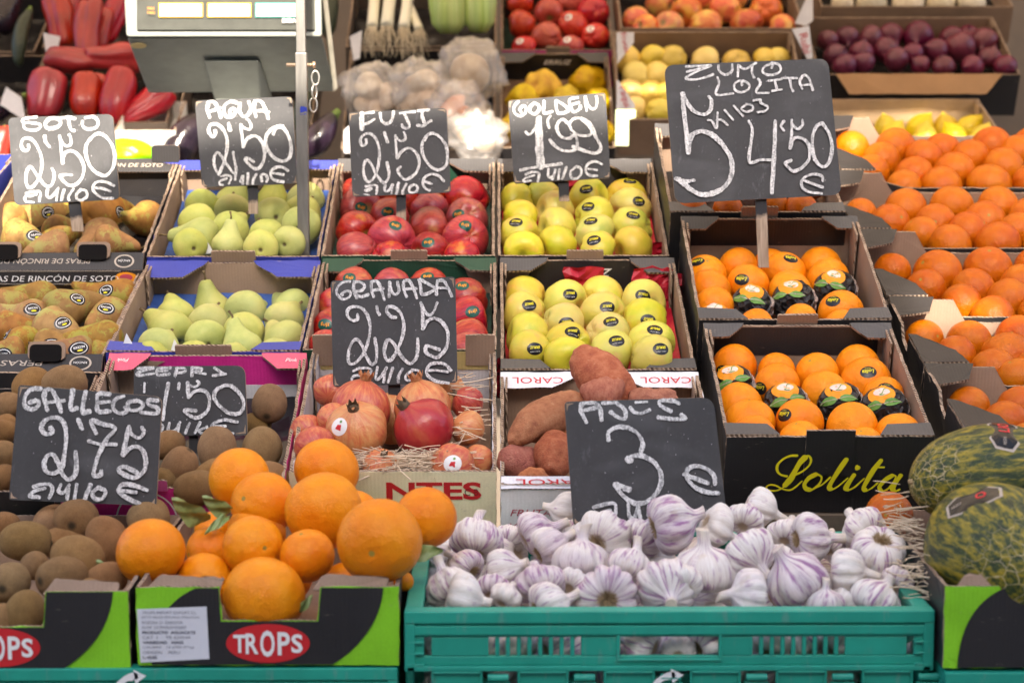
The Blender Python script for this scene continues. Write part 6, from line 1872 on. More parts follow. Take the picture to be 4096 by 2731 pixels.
S('s4', 3.64, [(125, 205), (1655, 85), (1735, 1420), (220, 1510)], [
    ([(290, 225), (220, 300), (230, 400), (310, 450), (390, 410), (410, 330), (370, 290), (310, 340), (330, 390)], 46), ([(540, 245), (470, 310), (470, 380), (540, 420), (610, 360), (600, 280), (530, 245)], 54), ([(690, 215), (690, 400), (820, 380)], 50), ([(880, 215), (880, 300), (920, 410), (1080, 360), (960, 250), (880, 210)], 52),
    ([(1220, 160), (1090, 195), (1120, 330), (1160, 390), (1250, 340), (1260, 290)], 48), ([(1130, 270), (1240, 240)], 44), ([(1340, 145), (1340, 250), (1360, 370)], 46), ([(1340, 150), (1380, 280), (1440, 340), (1500, 320), (1520, 240), (1510, 140)], 44),
    ([(610, 490), (615, 900), (640, 1250)], 132), ([(400, 700), (450, 740), (510, 700), (570, 600), (590, 490)], 46), ([(320, 1300), (500, 1262), (700, 1235), (970, 1200)], 54), ([(790, 450), (750, 520), (770, 640)], 44),
    ([(1060, 570), (1000, 510), (930, 530), (890, 620), (920, 730), (1000, 800), (1100, 800), (1170, 740), (1210, 860), (1200, 950), (1120, 1000), (980, 990), (860, 920), (780, 820)], 54), ([(1240, 485), (1150, 500), (1090, 580), (1130, 680), (1230, 750), (1370, 760), (1430, 720), (1400, 620), (1270, 490)], 48),
    ([(1270, 490), (1380, 540), (1450, 640), (1490, 760), (1560, 880), (1580, 960), (1520, 1030), (1400, 1020), (1250, 970), (1140, 930)], 60),
    ([(400, 1370), (500, 1330), (600, 1340), (610, 1400), (590, 1480)], 44), ([(540, 1380), (390, 1430), (370, 1475), (490, 1465)], 36), ([(760, 1280), (760, 1400), (830, 1400), (870, 1290)], 46), ([(840, 1380), (820, 1450)], 42), ([(930, 1290), (915, 1440)], 46), ([(1040, 1250), (990, 1400), (970, 1440)], 44),
    ([(1200, 1240), (1110, 1320), (1120, 1420), (1200, 1430), (1270, 1360), (1260, 1270), (1190, 1240)], 44), ([(1600, 1210), (1500, 1165), (1400, 1190), (1340, 1270), (1360, 1350), (1430, 1390), (1520, 1390)], 46), ([(1380, 1280), (1520, 1300)], 42)],
  'chalk price sign reading GOLDEN 1,99 in the yellow apples', (980, 1780, 175, 30), rad=.006)
S('s5', 3.34, [(140, 150), (1745, 85), (1880, 1420), (245, 1505)], [
    ([(350, 165), (500, 158), (600, 150), (470, 190), (360, 215)], 24), ([(600, 155), (480, 205), (370, 260), (355, 285), (450, 292), (560, 265), (620, 240)], 26), ([(670, 155), (680, 210), (740, 245), (800, 210), (805, 145)], 28), ([(865, 150), (860, 262)], 30), ([(865, 155), (930, 190), (1000, 150), (1040, 130)], 26), ([(1000, 150), (1000, 230), (1020, 275)], 28),
    ([(1190, 180), (1200, 140), (1130, 160), (1100, 210), (1150, 245), (1230, 240), (1280, 200), (1260, 145), (1190, 128)], 27), ([(660, 270), (675, 330), (650, 440), (815, 430)], 26), ([(900, 350), (890, 305), (830, 330), (830, 390), (890, 418), (960, 390), (970, 340), (910, 302)], 26), ([(1060, 285), (1080, 330), (1040, 418), (1165, 425)], 28),
    ([(1160, 305), (1290, 290)], 25), ([(1220, 300), (1245, 395)], 28), ([(1195, 405), (1290, 390)], 24), ([(1290, 278), (1440, 280)], 25), ([(1370, 285), (1380, 360), (1400, 408)], 28), ([(1490, 385), (1465, 310), (1510, 250), (1560, 290), (1595, 400)], 28), ([(1480, 350), (1580, 342)], 22),
    ([(320, 430), (330, 600), (365, 880), (375, 1010)], 54), ([(320, 430), (370, 530), (440, 610), (530, 635), (590, 590), (600, 500), (575, 460)], 40), ([(375, 1010), (385, 900), (420, 830), (500, 800), (600, 830), (700, 920), (780, 1040), (805, 1150), (780, 1270), (710, 1360), (600, 1410), (500, 1418), (400, 1370), (330, 1310), (280, 1270)], 54),
    ([(250, 1262), (340, 1290), (430, 1280)], 44), ([(565, 690), (605, 700), (650, 770), (660, 615)], 24), ([(650, 690), (700, 690), (760, 740)], 24), ([(728, 592), (812, 688)], 24), ([(818, 550), (910, 652)], 24), ([(940, 540), (892, 580), (940, 610), (1000, 590), (1000, 550), (940, 532)], 24), ([(1010, 500), (1080, 490), (1080, 520), (1150, 560), (1130, 600), (1050, 615)], 25),
    ([(965, 700), (1000, 800), (970, 1090), (1080, 1080), (1190, 1080)], 34), ([(1225, 700), (1215, 1000), (1190, 1405)], 42), ([(1310, 700), (1280, 750), (1310, 795)], 30), ([(1385, 690), (1385, 800), (1370, 970)], 32), ([(1370, 970), (1390, 890), (1440, 860), (1520, 890), (1560, 970), (1550, 1080), (1480, 1160), (1400, 1190), (1340, 1140), (1325, 1110), (1380, 1085)], 36), ([(1385, 720), (1440, 780), (1490, 740), (1490, 690)], 28),
    ([(1690, 720), (1630, 750), (1590, 850), (1590, 980), (1620, 1090), (1700, 1150), (1760, 1080), (1780, 950), (1750, 820), (1690, 730)], 38), ([(1690, 1290), (1680, 1240), (1590, 1222), (1500, 1260), (1480, 1330), (1540, 1390), (1680, 1410)], 30), ([(1500, 1280), (1690, 1350)], 28)],
  'largest chalk price sign reading ZUMO LOLITA 5 KILOS 4,50', (1080, 2130, 115, 40), rad=.017)
S('s6', 2.95, [(105, 140), (1735, 88), (1765, 1470), (140, 1525)], [
    ([(360, 150), (280, 155), (200, 220), (190, 310), (260, 380), (340, 360), (368, 300), (320, 272), (250, 310), (262, 330)], 38), ([(410, 165), (410, 260), (450, 370)], 46), ([(410, 155), (480, 155), (550, 200), (520, 260), (430, 290), (500, 350), (600, 320)], 44), ([(640, 155), (640, 250), (670, 350)], 46), ([(640, 155), (710, 148), (760, 230), (810, 388)], 46), ([(650, 270), (800, 240)], 40),
    ([(875, 155), (870, 350)], 46), ([(880, 160), (900, 270), (950, 320), (1000, 270), (980, 155)], 42), ([(1060, 155), (1060, 250), (1100, 350)], 46), ([(1070, 140), (1130, 138), (1180, 220), (1235, 368)], 46), ([(1080, 250), (1230, 240)], 40), ([(1260, 128), (1280, 200), (1310, 320), (1470, 250), (1380, 180), (1270, 125)], 48),
    ([(1500, 155), (1490, 250), (1490, 325)], 46), ([(1500, 145), (1580, 140), (1640, 230), (1690, 345)], 46), ([(1490, 230), (1640, 240)], 42),
    ([(460, 580), (460, 640), (400, 660), (330, 600), (340, 510), (430, 478), (530, 510), (600, 620), (625, 760), (600, 920), (550, 1060), (470, 1180), (380, 1230), (340, 1180), (350, 1040), (400, 930), (460, 910), (520, 990), (570, 1120), (640, 1230), (700, 1190), (710, 1060), (685, 890)], 46),
    ([(712, 475), (722, 540), (748, 585)], 46), ([(960, 620), (900, 610), (840, 540), (860, 480), (940, 490), (1020, 560), (1060, 680), (1060, 800), (1030, 920), (970, 1060), (900, 1170), (840, 1170), (810, 1070), (830, 950), (870, 910), (930, 960), (1010, 1090), (1130, 1220), (1220, 1160), (1245, 1040), (1245, 895)], 50),
    ([(1285, 425), (1310, 560), (1310, 770)], 46), ([(1310, 770), (1370, 670), (1460, 630), (1560, 680), (1630, 790), (1640, 930), (1590, 1060), (1500, 1140), (1420, 1120), (1350, 1070), (1360, 990), (1440, 1010), (1530, 1040)], 52), ([(1290, 430), (1340, 540), (1390, 590), (1450, 550), (1500, 425)], 42),
    ([(400, 1320), (480, 1285), (590, 1280), (640, 1310), (600, 1400)], 36), ([(540, 1370), (400, 1390), (385, 1465)], 38), ([(720, 1265), (700, 1420), (760, 1400), (840, 1270)], 42), ([(820, 1330), (800, 1465)], 40), ([(920, 1275), (860, 1465)], 44), ([(1050, 1285), (1000, 1380), (990, 1465)], 40), ([(1180, 1305), (1090, 1380), (1110, 1440), (1220, 1400), (1260, 1320), (1170, 1300)], 40),
    ([(1680, 1310), (1600, 1230), (1500, 1212), (1400, 1240), (1360, 1330), (1400, 1400), (1500, 1455), (1650, 1475)], 48), ([(1370, 1310), (1500, 1310), (1640, 1330)], 38)],
  'chalk price sign reading GRANADA 2,25 among the pomegranates', (935, 1800, 170, 0), rad=.006)
S('s7', 2.84, [(1215, 60), (2255, 50), (2282, 705), (1200, 715)], [
    ([(1250, 78), (1400, 72), (1330, 92), (1250, 120), (1260, 145), (1400, 125)], 30), ([(1560, 72), (1440, 82), (1440, 140), (1550, 130)], 30), ([(1450, 105), (1530, 100)], 26), ([(1620, 74), (1600, 148)], 32), ([(1610, 74), (1690, 78), (1690, 110), (1610, 120)], 28), ([(1760, 68), (1760, 150)], 32), ([(1760, 70), (1850, 78), (1840, 100), (1780, 110), (1890, 130)], 28), ([(1970, 72), (2060, 130)], 34), ([(1955, 145), (2080, 130)], 28),
    ([(1315, 215), (1312, 300)], 28), ([(1540, 215), (1510, 380), (1490, 560)], 38), ([(1640, 218), (1635, 270)], 36), ([(1720, 210), (1730, 350)], 40), ([(1730, 350), (1790, 292), (1880, 290), (1925, 360), (1910, 470), (1820, 540), (1740, 520), (1690, 470), (1800, 475)], 38), ([(1720, 230), (1790, 250), (1830, 220), (1810, 195)], 30),
    ([(2060, 240), (1990, 280), (1970, 350), (2020, 430), (2120, 500), (2220, 490), (2248, 400), (2200, 300), (2120, 240), (2050, 240)], 40), ([(1470, 600), (1490, 620), (1470, 680)], 26), ([(1550, 590), (1540, 660), (1600, 660), (1650, 582)], 30), ([(1640, 610), (1630, 685)], 28), ([(1740, 590), (1700, 685)], 32), ([(1840, 582), (1790, 685)], 30), ([(1900, 630), (1830, 660), (1860, 688), (1910, 660), (1900, 622)], 28),
    ([(2190, 582), (2070, 562), (1970, 590), (1950, 630), (2010, 670), (2150, 688)], 32), ([(1970, 620), (2080, 620)], 28)],
  'chalk price sign reading ZEPRI 1,50 in the pink kiwi box', (1755, 1100, 90, 20), rad=[.004, .004, .014, .010])
S('s7', 2.63, [(128, 232), (1478, 345), (1422, 1372), (35, 1312)], [
    ([(340, 268), (250, 275), (190, 340), (190, 430), (260, 460), (320, 420), (300, 380), (230, 400)], 46), ([(385, 280), (370, 350), (400, 470)], 50), ([(385, 280), (440, 280), (490, 370), (530, 485)], 48), ([(380, 400), (560, 380)], 38), ([(640, 280), (622, 455), (680, 450)], 52), ([(760, 295), (730, 480), (800, 480)], 52), ([(990, 318), (880, 318), (870, 400), (880, 480), (990, 480)], 46), ([(870, 400), (990, 390)], 38),
    ([(1120, 338), (1040, 370), (1020, 450), (1080, 500), (1150, 480), (1130, 440)], 40), ([(1250, 380), (1160, 400), (1180, 470), (1270, 460), (1300, 410), (1240, 372)], 40), ([(1440, 382), (1350, 375), (1360, 420), (1440, 450), (1420, 500), (1280, 490)], 44),
    ([(430, 630), (450, 680), (380, 690), (345, 630), (390, 560), (490, 540), (560, 600), (580, 740), (560, 900), (540, 1000), (470, 1060), (400, 1050), (370, 980), (400, 900), (460, 890), (510, 980), (550, 1080), (610, 1120), (670, 1050), (670, 860)], 48), ([(690, 555), (730, 645)], 46),
    ([(860, 690), (815, 570), (920, 600), (1040, 640), (960, 740), (890, 870), (850, 1000), (840, 1080), (900, 1080), (910, 1040)], 46), ([(790, 760), (900, 790), (1050, 790)], 40), ([(1160, 640), (1140, 760), (1110, 890)], 46), ([(1110, 890), (1190, 820), (1270, 820), (1320, 900), (1320, 1020), (1240, 1100), (1140, 1080), (1070, 1030), (1130, 1000), (1250, 1060)], 48), ([(1170, 620), (1190, 690), (1260, 730), (1310, 680), (1290, 630)], 38),
    ([(270, 1190), (350, 1165), (430, 1170), (450, 1220), (420, 1295)], 38), ([(380, 1200), (280, 1230), (240, 1275), (330, 1288)], 40), ([(530, 1165), (510, 1230), (560, 1240), (610, 1170)], 38), ([(600, 1200), (590, 1305)], 38), ([(680, 1165), (660, 1300)], 42), ([(810, 1165), (750, 1318)], 42), ([(890, 1192), (830, 1240), (850, 1298), (920, 1298), (950, 1230), (880, 1192)], 42),
    ([(1340, 1220), (1220, 1175), (1120, 1165), (1070, 1220), (1130, 1280), (1270, 1348)], 46), ([(1090, 1220), (1240, 1240)], 36)],
  'chalk price sign reading GALLEGOS 2,75 above the front kiwis', (700, 1650, 110, 0), rad=[.004, .004, .012, .005])
S('s8', 2.60, [(105, 130), (1775, 80), (1925, 1420), (205, 1510)], [
    ([(300, 150), (290, 230), (350, 358)], 56), ([(295, 150), (440, 142), (500, 200), (520, 335)], 52), ([(290, 230), (500, 190)], 50), ([(530, 145), (700, 138)], 42), ([(690, 145), (780, 220), (780, 318), (700, 300), (620, 240)], 48), ([(840, 190), (880, 240), (960, 258), (1060, 220)], 44), ([(900, 138), (1030, 130)], 34), ([(1390, 150), (1320, 118), (1180, 118), (1180, 170), (1300, 238)], 48), ([(1150, 302), (1300, 320), (1460, 320), (1410, 272)], 50),
    ([(600, 560), (600, 470), (690, 415), (820, 420), (930, 490), (980, 600), (960, 700)], 54), ([(815, 790), (860, 742), (960, 732), (1090, 790), (1170, 890), (1190, 1000), (1150, 1130), (1050, 1230), (930, 1270), (810, 1220), (720, 1130), (672, 1050), (760, 1080), (840, 1100)], 60), ([(810, 770), (850, 780)], 90), ([(780, 1100), (830, 1120)], 70),
    ([(430, 1310), (560, 1275), (660, 1265), (680, 1330), (660, 1465)], 48), ([(620, 1340), (450, 1400)], 42), ([(820, 1275), (830, 1400), (880, 1440), (930, 1300)], 50), ([(930, 1300), (960, 1470)], 46), ([(1050, 1290), (1040, 1400)], 48),
    ([(1790, 1050), (1780, 960), (1700, 880), (1580, 845), (1490, 880), (1470, 970), (1560, 1080), (1700, 1140), (1830, 1150)], 54), ([(1440, 940), (1580, 990), (1710, 1040)], 54)],
  'chalk price sign reading AJOS 3 standing in the garlic', (1000, 1800, 120, 0), rad=[.005, .012, .016, .006])

# ------------------------------------------------------------------ weighing scale on its column, and the steel upright
GREYP = simple('grey_green_scale_housing', (.26, .275, .25), .55, .08, 30, .05, .12)
DARKP = simple('dark_scale_panel', (.06, .063, .056), .6, .15, 30, 0, .08)
LCD = ink('pale_display_glass', (.62, .64, .58), .2)
sc_d = 4.12
sx0, sx1 = 287, 772
pA = atp(287, 12, sc_d); 
es = empty('weighing_scale', atp(535, 330, sc_d)); tag(es, 'grey weighing scale with three lit displays behind the AGUA sign', 'scale')
def loc_(x, y, d): return atp(x, y, d) - es.location
# head: wedge whose face leans back, under side sloping away
def quad_prism(name, pts_front, pts_back, mat, parent, bevel=.006):
    vs = [tuple(p_) for p_ in pts_front + pts_back]
    n = len(pts_front)
    fs = [tuple(range(n))[::-1], tuple(range(n, 2 * n))] + [(i, (i + 1) % n, n + (i + 1) % n, n + i) for i in range(n)]
    o = mobj(name, mesh(name, vs, fs, [mat]), parent)
    bm = bmesh.new(); bm.from_mesh(o.data); bmesh.ops.recalc_face_normals(bm, faces=bm.faces); bm.to_mesh(o.data); bm.free()
    if bevel: bev(o, bevel, 3)
    return o
hd = quad_prism('head_housing', [loc_(283, -40, sc_d), loc_(690, -40, sc_d), loc_(738, -40, sc_d), loc_(740, 85, sc_d - .03), loc_(290, 85, sc_d - .03)],
           [loc_(300, -60, sc_d + .16), loc_(690, -60, sc_d + .16), loc_(726, -60, sc_d + .16), loc_(726, 85, sc_d + .16), loc_(305, 85, sc_d + .16)], GREYP, es)
quad_prism('head_underside', [loc_(292, 88, sc_d - .022), loc_(740, 86, sc_d - .022), loc_(772, 210, sc_d + .235), loc_(340, 214, sc_d + .235)],
           [loc_(300, 84, sc_d + .15), loc_(730, 84, sc_d + .15), loc_(755, 205, sc_d + .27), loc_(345, 208, sc_d + .27)], GREYP, es, .004)
quad_prism('side_plate', [loc_(736, -40, sc_d - .01), loc_(748, -40, sc_d - .01), loc_(776, 205, sc_d + .20), loc_(766, 212, sc_d + .21)],
           [loc_(733, -40, sc_d + .05), loc_(745, -40, sc_d + .05), loc_(773, 205, sc_d + .26), loc_(763, 212, sc_d + .26)], simple('pale_scale_edge', (.50, .46, .38), .5), es, .003)
quad_prism('display_panel', [loc_(314, -30, sc_d - .018), loc_(722, -30, sc_d - .018), loc_(724, 70, sc_d - .034), loc_(314, 70, sc_d - .034)],
           [loc_(314, -30, sc_d + .0), loc_(722, -30, sc_d + .0), loc_(724, 70, sc_d - .01), loc_(314, 70, sc_d - .01)], DARKP, es, .002)
for x0, x1, m in ((364, 466, ink('amber_frame', (.62, .36, .01), .4)), (476, 577, ink('amber_frame', (.62, .36, .01), .4)), (586, 684, ink('teal_frame', (.02, .30, .25), .4))):
    q = sc_d - .034
    dd = quad_prism('display', [loc_(x0, 7, q + .006), loc_(x1, 7, q + .006), loc_(x1, 41, q), loc_(x0, 41, q)], [loc_(x0, 7, q + .012), loc_(x1, 7, q + .012), loc_(x1, 41, q + .008), loc_(x0, 41, q + .008)], m, es, .001)
    dw = quad_prism('display_window', [loc_(x0 + 3, 10, q + .0045), loc_(x1 - 3, 10, q + .0045), loc_(x1 - 3, 38, q - .0015), loc_(x0 + 3, 38, q - .0015)], [loc_(x0 + 3, 10, q + .007), loc_(x1 - 3, 10, q + .007), loc_(x1 - 3, 38, q + .002), loc_(x0 + 3, 38, q + .002)], LCD, dd, 0)
fx, fy = Vector((1, 0, 0)), (loc_(500, 0, sc_d - .026) - loc_(500, 60, sc_d - .036)).normalized()
text(es, 'DIBAL', loc_(668, 48, sc_d - .0385), fx, fy, w=.034, h=.009, mat=INK_W, bold=.02)
text(es, '99', loc_(666, 22, sc_d - .0395), fx, fy, w=.016, h=.014, mat=ink('lcd_digit', (.10, .14, .10)))
text(es, 'MAX', loc_(347, 20, sc_d - .038), fx, fy, w=.014, h=.006, mat=INK_O); text(es, 'MIN', loc_(347, 30, sc_d - .0385), fx, fy, w=.014, h=.005, mat=INK_O)
quad_prism('neck', [loc_(468, 140, sc_d + .055), loc_(594, 140, sc_d + .055), loc_(598, 228, sc_d + .19), loc_(492, 228, sc_d + .19)], [loc_(478, 138, sc_d + .2), loc_(612, 138, sc_d + .2), loc_(626, 228, sc_d + .26), loc_(505, 228, sc_d + .26)], GREYP, es, .003)
quad_prism('column', [loc_(495, 226, sc_d + .19), loc_(600, 226, sc_d + .19), loc_(600, 420, sc_d + .19), loc_(495, 420, sc_d + .19)], [loc_(500, 226, sc_d + .26), loc_(610, 226, sc_d + .26), loc_(610, 420, sc_d + .26), loc_(500, 420, sc_d + .26)], GREYP, es, .003)
quad_prism('weighing_plate', [loc_(400, 415, sc_d - .1), loc_(720, 415, sc_d - .1), loc_(720, 428, sc_d - .1), loc_(400, 428, sc_d - .1)], [loc_(410, 400, sc_d + .2), loc_(710, 400, sc_d + .2), loc_(710, 412, sc_d + .2), loc_(410, 412, sc_d + .2)], simple('brushed_steel', (.45, .45, .44), .35, .1, 40, metal=.9), es, .002)
ol = [(.0165 * cos(q * pi / 12), .0135 * sin(q * pi / 12)) for q in range(24)]
ud = (loc_(320, 95, sc_d - .012) - loc_(330, 200, sc_d + .21)).normalized()
plate('round_tag', es, ol, loc_(318, 106, sc_d + .008) , fx, ud, .001, (ink('cream_sticker', (.66, .52, .24), .6),))
# steel upright with telescoping tube, pin and chain
def steel():
    t = NT('weathered_steel'); v = t.obj(False)
    f = t.noise(scalevec(t, v, 1, 1, .12), 60, 4); r = t.noise(v, 26, 5, .7)
    c = t.ramp(f, [(.3, (.15, .145, .135)), (.7, (.30, .285, .26))])
    t.p(color=t.mix(t.math('MULTIPLY', t.step(r, .60, .72), .7), c, (.16, .07, .03)), rough=.42, metal=.65)
    return t.m
STEEL = steel()
pd = 3.53
eb = empty('steel_upright', atp(699, 640, pd)); tag(eb, 'rusty square steel upright with pin and chain before the scale', 'pole')
mb = MB()
b0 = atp(699, 640, pd); 
hwp = 13 / 4670 * pd
zt = atp(699, 122, pd).z - b0.z; ztop = 1.2
mb.box((-hwp, -hwp, 0), (hwp, hwp, zt)); bev(mb.build('lower_tube', [STEEL], eb), .0015, 2)
mb = MB(); mb.box((-hwp * .82, -hwp * .82, zt), (hwp * .82, hwp * .82, ztop)); bev(mb.build('upper_tube', [STEEL], eb), .0012, 2)
zp = atp(699, 150, pd).z - b0.z
PINM = simple('brass_pin', (.55, .40, .28), .3, .1, 30, metal=.8); CHM = simple('zinc_chain', (.55, .53, .48), .35, .1, 30, metal=.8)
mb = MB(); mb.tube([(-hwp - .016, 0, zp), (hwp + .010, 0, zp)], .0032, 10); mb.tube([(hwp + .009, 0, zp), (hwp + .014, 0, zp)], .006, 12); mb.build('locking_pin', [PINM], eb, True)
def linkring(c, rx, rz, th, tilt):
    mb = MB(); n = 20
    pts = [(c[0] + rx * cos(q) * cos(tilt), c[1] + rx * cos(q) * sin(tilt), c[2] + rz * sin(q)) for q in [2 * pi * i / n for i in range(n + 1)]]
    mb.tube(pts, th, 7, cap=False)
    return mb
for k, (dz, tl_) in enumerate(((-.022, .2), (-.046, 1.0), (-.068, .25))):
    linkring((hwp + .014 - .002 * k, -.004, zp + dz), .0065, .012, .0017, tl_).build('chain_link', [CHM], eb, True)
plate('torn_sticker', eb, dense(round_poly([(-.006, -.008), (.005, -.007), (.007, .006), (-.005, .008)], .003, 3), .003), (.003, -hwp - .0002, atp(699, 253, pd).z - b0.z), X3, Z3, .0003, (INK_B,), .0008)

# ------------------------------------------------------------------ back rack against the shop wall
CRATEP = simple('dark_brown_crate', (.045, .034, .028), .7, .25, 20)
def rack_box(name, label, x0, x1, yf, df, outer, inner=None, L=.38, tilt=26, h=.11, yb=None, db=None, **kw):
    bx = Box(x0, x1, yf, df, yb, db, h=h) if yb is not None else Box(x0, x1, yf, df, L=L, tilt=radians(tilt), h=h)
    carton(name, label, bx, outer, inner=inner, group='boxes on the back rack', **kw)
    return bx
WOODC = simple('pale_wood_crate', (.42, .30, .18), .75, .2, 14)
bp1 = rack_box('pepper_box', 'brown carton of red peppers on the back rack, upper one', 95, 395, 108, 5.35, BROWNPR, BROWNPR, liner=DARKT, liner_z=.02, h=.12)
bp2 = rack_box('pepper_box', 'brown carton of red peppers on the back rack, lower one', 55, 385, 282, 5.02, BROWNPR, BROWNPR, liner=DARKT, liner_z=.02, h=.12, yb=112, db=5.33)
ba = rack_box('aubergine_box', 'dark carton on the back rack at the top left corner', -215, 80, 120, 5.35, BROWNPR, BLACK, liner=DARKT, liner_z=.02)
ba2 = rack_box('vegetable_box', 'dark carton at the left edge below the aubergines', -260, 48, 300, 5.02, BROWNPR, BLACK, liner=DARKT, liner_z=.02, yb=125, db=5.33)
bb = rack_box('aubergine_box', 'brown carton of aubergines on the back rack behind the scale', 392, 712, 345, 5.02, BROWNPR, BROWNPR, liner=DARKT, liner_z=.02, yb=120, db=5.33)
bc = rack_box('vegetable_box', 'brown carton of courgettes behind the scale column', 400, 715, 115, 5.35, BROWNPR, BROWNPR, liner=DARKT, liner_z=.02)
bl = rack_box('vegetable_box', 'brown carton of leeks and celery at the top of the back rack', 792, 1142, 108, 5.38, BROWNPR, BROWNPR, liner=DARKT, liner_z=.03, h=.10)
bg_ = rack_box('vegetable_box', 'brown carton of bagged roots above the FUJI sign', 782, 1140, 345, 5.04, BROWNPR, BROWNPR, back_in=BLACK, liner=DARKT, liner_z=.02, yb=112, db=5.36)
br = rack_box('apple_box', 'pink rimmed carton of red apples on the back rack', 1150, 1410, 116, 5.40, PINK, BROWNPR, liner=PURPT, liner_z=.02, tab=CARD)
bq = rack_box('quince_box', 'black carton of yellow quinces behind the GOLDEN sign', 1148, 1415, 340, 5.06, BLACK, CARDD, back_in=BLACK, flap=GREYB, liner=CARDD, liner_z=.02, yb=120, db=5.38)
bm1 = rack_box('apple_box', 'brown carton of mottled apples at the top of the back rack', 1424, 1850, 66, 5.40, CARDD, CARDD, liner=DARKT, liner_z=.02)
bm2 = rack_box('apple_box', 'brown carton of pale yellow apples left of the largest sign', 1420, 1860, 275, 5.08, CARDD, CARDD, liner=DARKT, liner_z=.02, yb=70, db=5.38)
bo_ = rack_box('onion_box', 'black carton of red onions on the back rack at right', 1880, 2346, 172, 5.35, BLACK, CARDD, liner=DARKT, liner_z=.02, L=.36, h=.12)
bw = rack_box('onion_box', 'carton of white onions along the top edge at right', 1885, 2330, 16, 5.68, CARDD, CARD, liner=DARKT, liner_z=.02, L=.36)
blm = rack_box('lemon_box', 'pale wooden crate of lemons behind the right oranges', 1905, 2310, 318, 5.02, WOODC, WOODC, L=.34, liner=WOODC, liner_z=.02, h=.12, yb=226, db=5.30)
text(bq.e, 'ERRUZ', (.01, bq.L - T, .085), X3, Z3, w=.075, h=.014, mat=INK_W, shear=.35, bold=.02)
# brown flap hanging from the onion carton, its colour lightened to look sunlit
plate('hanging_flap', bo_.e, dense([(-.19, -.055), (.17, -.055), (.215, 0), (-.225, 0)], .02), (0, -.014, bo_.h + .010), X3, Vector((0, .66, .75)), .004, (cardboard('cardboard_sunlit_brown', (.40, .235, .12)), CARD, EDGE), .001)
# white printed corner cards between the cartons
def card(label, pts, d, mat, txt=None):
    P_ = [atp(x, y, d) for x, y in pts]
    o = sum(P_, Vector()) / len(P_)
    ol = [((q - o).x, (q - o).z) for q in P_]
    e = empty('corner_card', o); tag(e, label, 'cardboard', 'printed corner cards on the back rack')
    if sum(ol[i - 1][0] * ol[i][1] - ol[i][0] * ol[i - 1][1] for i in range(len(ol))) < 0: ol = ol[::-1]
    plate('card_face', e, ol, (0, 0, 0), X3, Z3, .004, (mat, CARD, EDGE))
    if txt: text(e, txt, (.0, -.0005, 0), Vector((.25, 0, -.97)), Vector((.97, 0, .25)), w=.05, mat=INK_R)
card('white corner card with red print beside the quince box, upper', [(1416, 75), (1456, 75), (1456, 98), (1418, 148)], 5.20, WHITE, 'Frutas')
card('white corner card with red print beside the quince box, lower', [(1416, 185), (1420, 185), (1458, 240), (1458, 252), (1416, 252)], 5.00, WHITE, 'Paqui')
card('white corner card with red print at the mottled apple carton', [(1852, -5), (1866, -5), (1868, 48), (1852, 60), (1826, 55)], 5.30, WHITE)
card('white corner card with red print left of the red onions', [(1818, 68), (1858, 60), (1868, 135), (1855, 137)], 5.15, WHITE, 'Rubi')
card('white and red corner card beside the upper peppers', [(100, 75), (140, 85), (120, 160), (108, 150)], 5.2, WHITE)
card('white and red corner card left of the lower peppers', [(15, 200), (50, 225), (58, 280), (0, 240)], 5.0, WHITE)
card('white and red corner card left of the leeks', [(803, 85), (832, 70), (826, 135), (812, 140)], 5.22, WHITE)
card('white and red corner card by the FUJI sign', [(790, 300), (812, 280), (815, 352), (790, 352)], 4.95, WHITE)
card('green and white striped card beside the GOLDEN sign', [(1414, 252), (1460, 252), (1460, 270), (1444, 275), (1444, 335), (1414, 335)], 4.9, ink('pale_lime_card', (.60, .70, .40)))
def bfill(bx, zone, kind, name, cat, desc, where, group, rows, axis=None, stick=None):
    return fill(bx, zone, kind, name, cat, desc, where, group, rows, axis)
ap = bfill(br, 'B', 'apple2', 'red_apple', 'apple', 'rosy apple', 'pink rimmed carton', 'red apples on the back rack',
     [[(1350, -60, 100), (1560, -75, 100), (1800, -70, 100)], [(1350, 15, 100), (1540, 90, 102), (1690, 5, 95), (1860, 85, 110)], [(1360, 170, 100), (1530, 260, 105), (1705, 175, 102)], [(1370, 345, 88), (1700, 345, 92), (1857, 255, 98)]], cheek)
for k in ((2, 2), (3, 1), (3, 0), (3, 2)):
    if k in ap: decal(ap[k], AU * .55 - AF + AR * (-.4), st_white(.011))
bfill(bm1, 'C', 'apple3', 'mottled_apple', 'apple', 'mottled red and yellow apple', 'topmost apple carton', 'mottled apples on the back rack',
     [[(60, 20, 95), (330, 0, 90), (520, -20, 95), (720, -30, 90)], [(-90, 130, 90), (235, 75, 100), (475, 60, 98), (730, 70, 105)], [(-20, 175, 85), (125, 185, 95), (350, 165, 105), (605, 155, 105), (830, 175, 85)]], cheek)
bfill(bm2, 'C', 'apple4', 'pale_apple', 'apple', 'pale yellow apple', 'carton left of largest sign', 'pale apples on the back rack',
     [[(-155, 340, 95), (20, 370, 90), (145, 375, 93), (345, 385, 93), (545, 395, 90), (730, 390, 88), (890, 385, 85)], [(-80, 485, 98), (40, 480, 92), (200, 500, 90), (400, 510, 90), (600, 510, 90)], [(-175, 590, 92), (0, 590, 85), (120, 600, 90), (330, 610, 90)], [(-100, 690, 85), (50, 700, 85), (220, 700, 85)]], cheek)
bfill(bq, 'B', 'quince', 'quince', 'quince', 'lumpy yellow quince', 'black quince carton', 'quinces on the back rack',
     [[(1490, 610, 125), (1815, 570, 130)], [(1370, 690, 105), (1660, 690, 95), (1900, 720, 100)], [(1300, 880, 105), (1600, 860, 110), (1960, 900, 100)]], cheek)
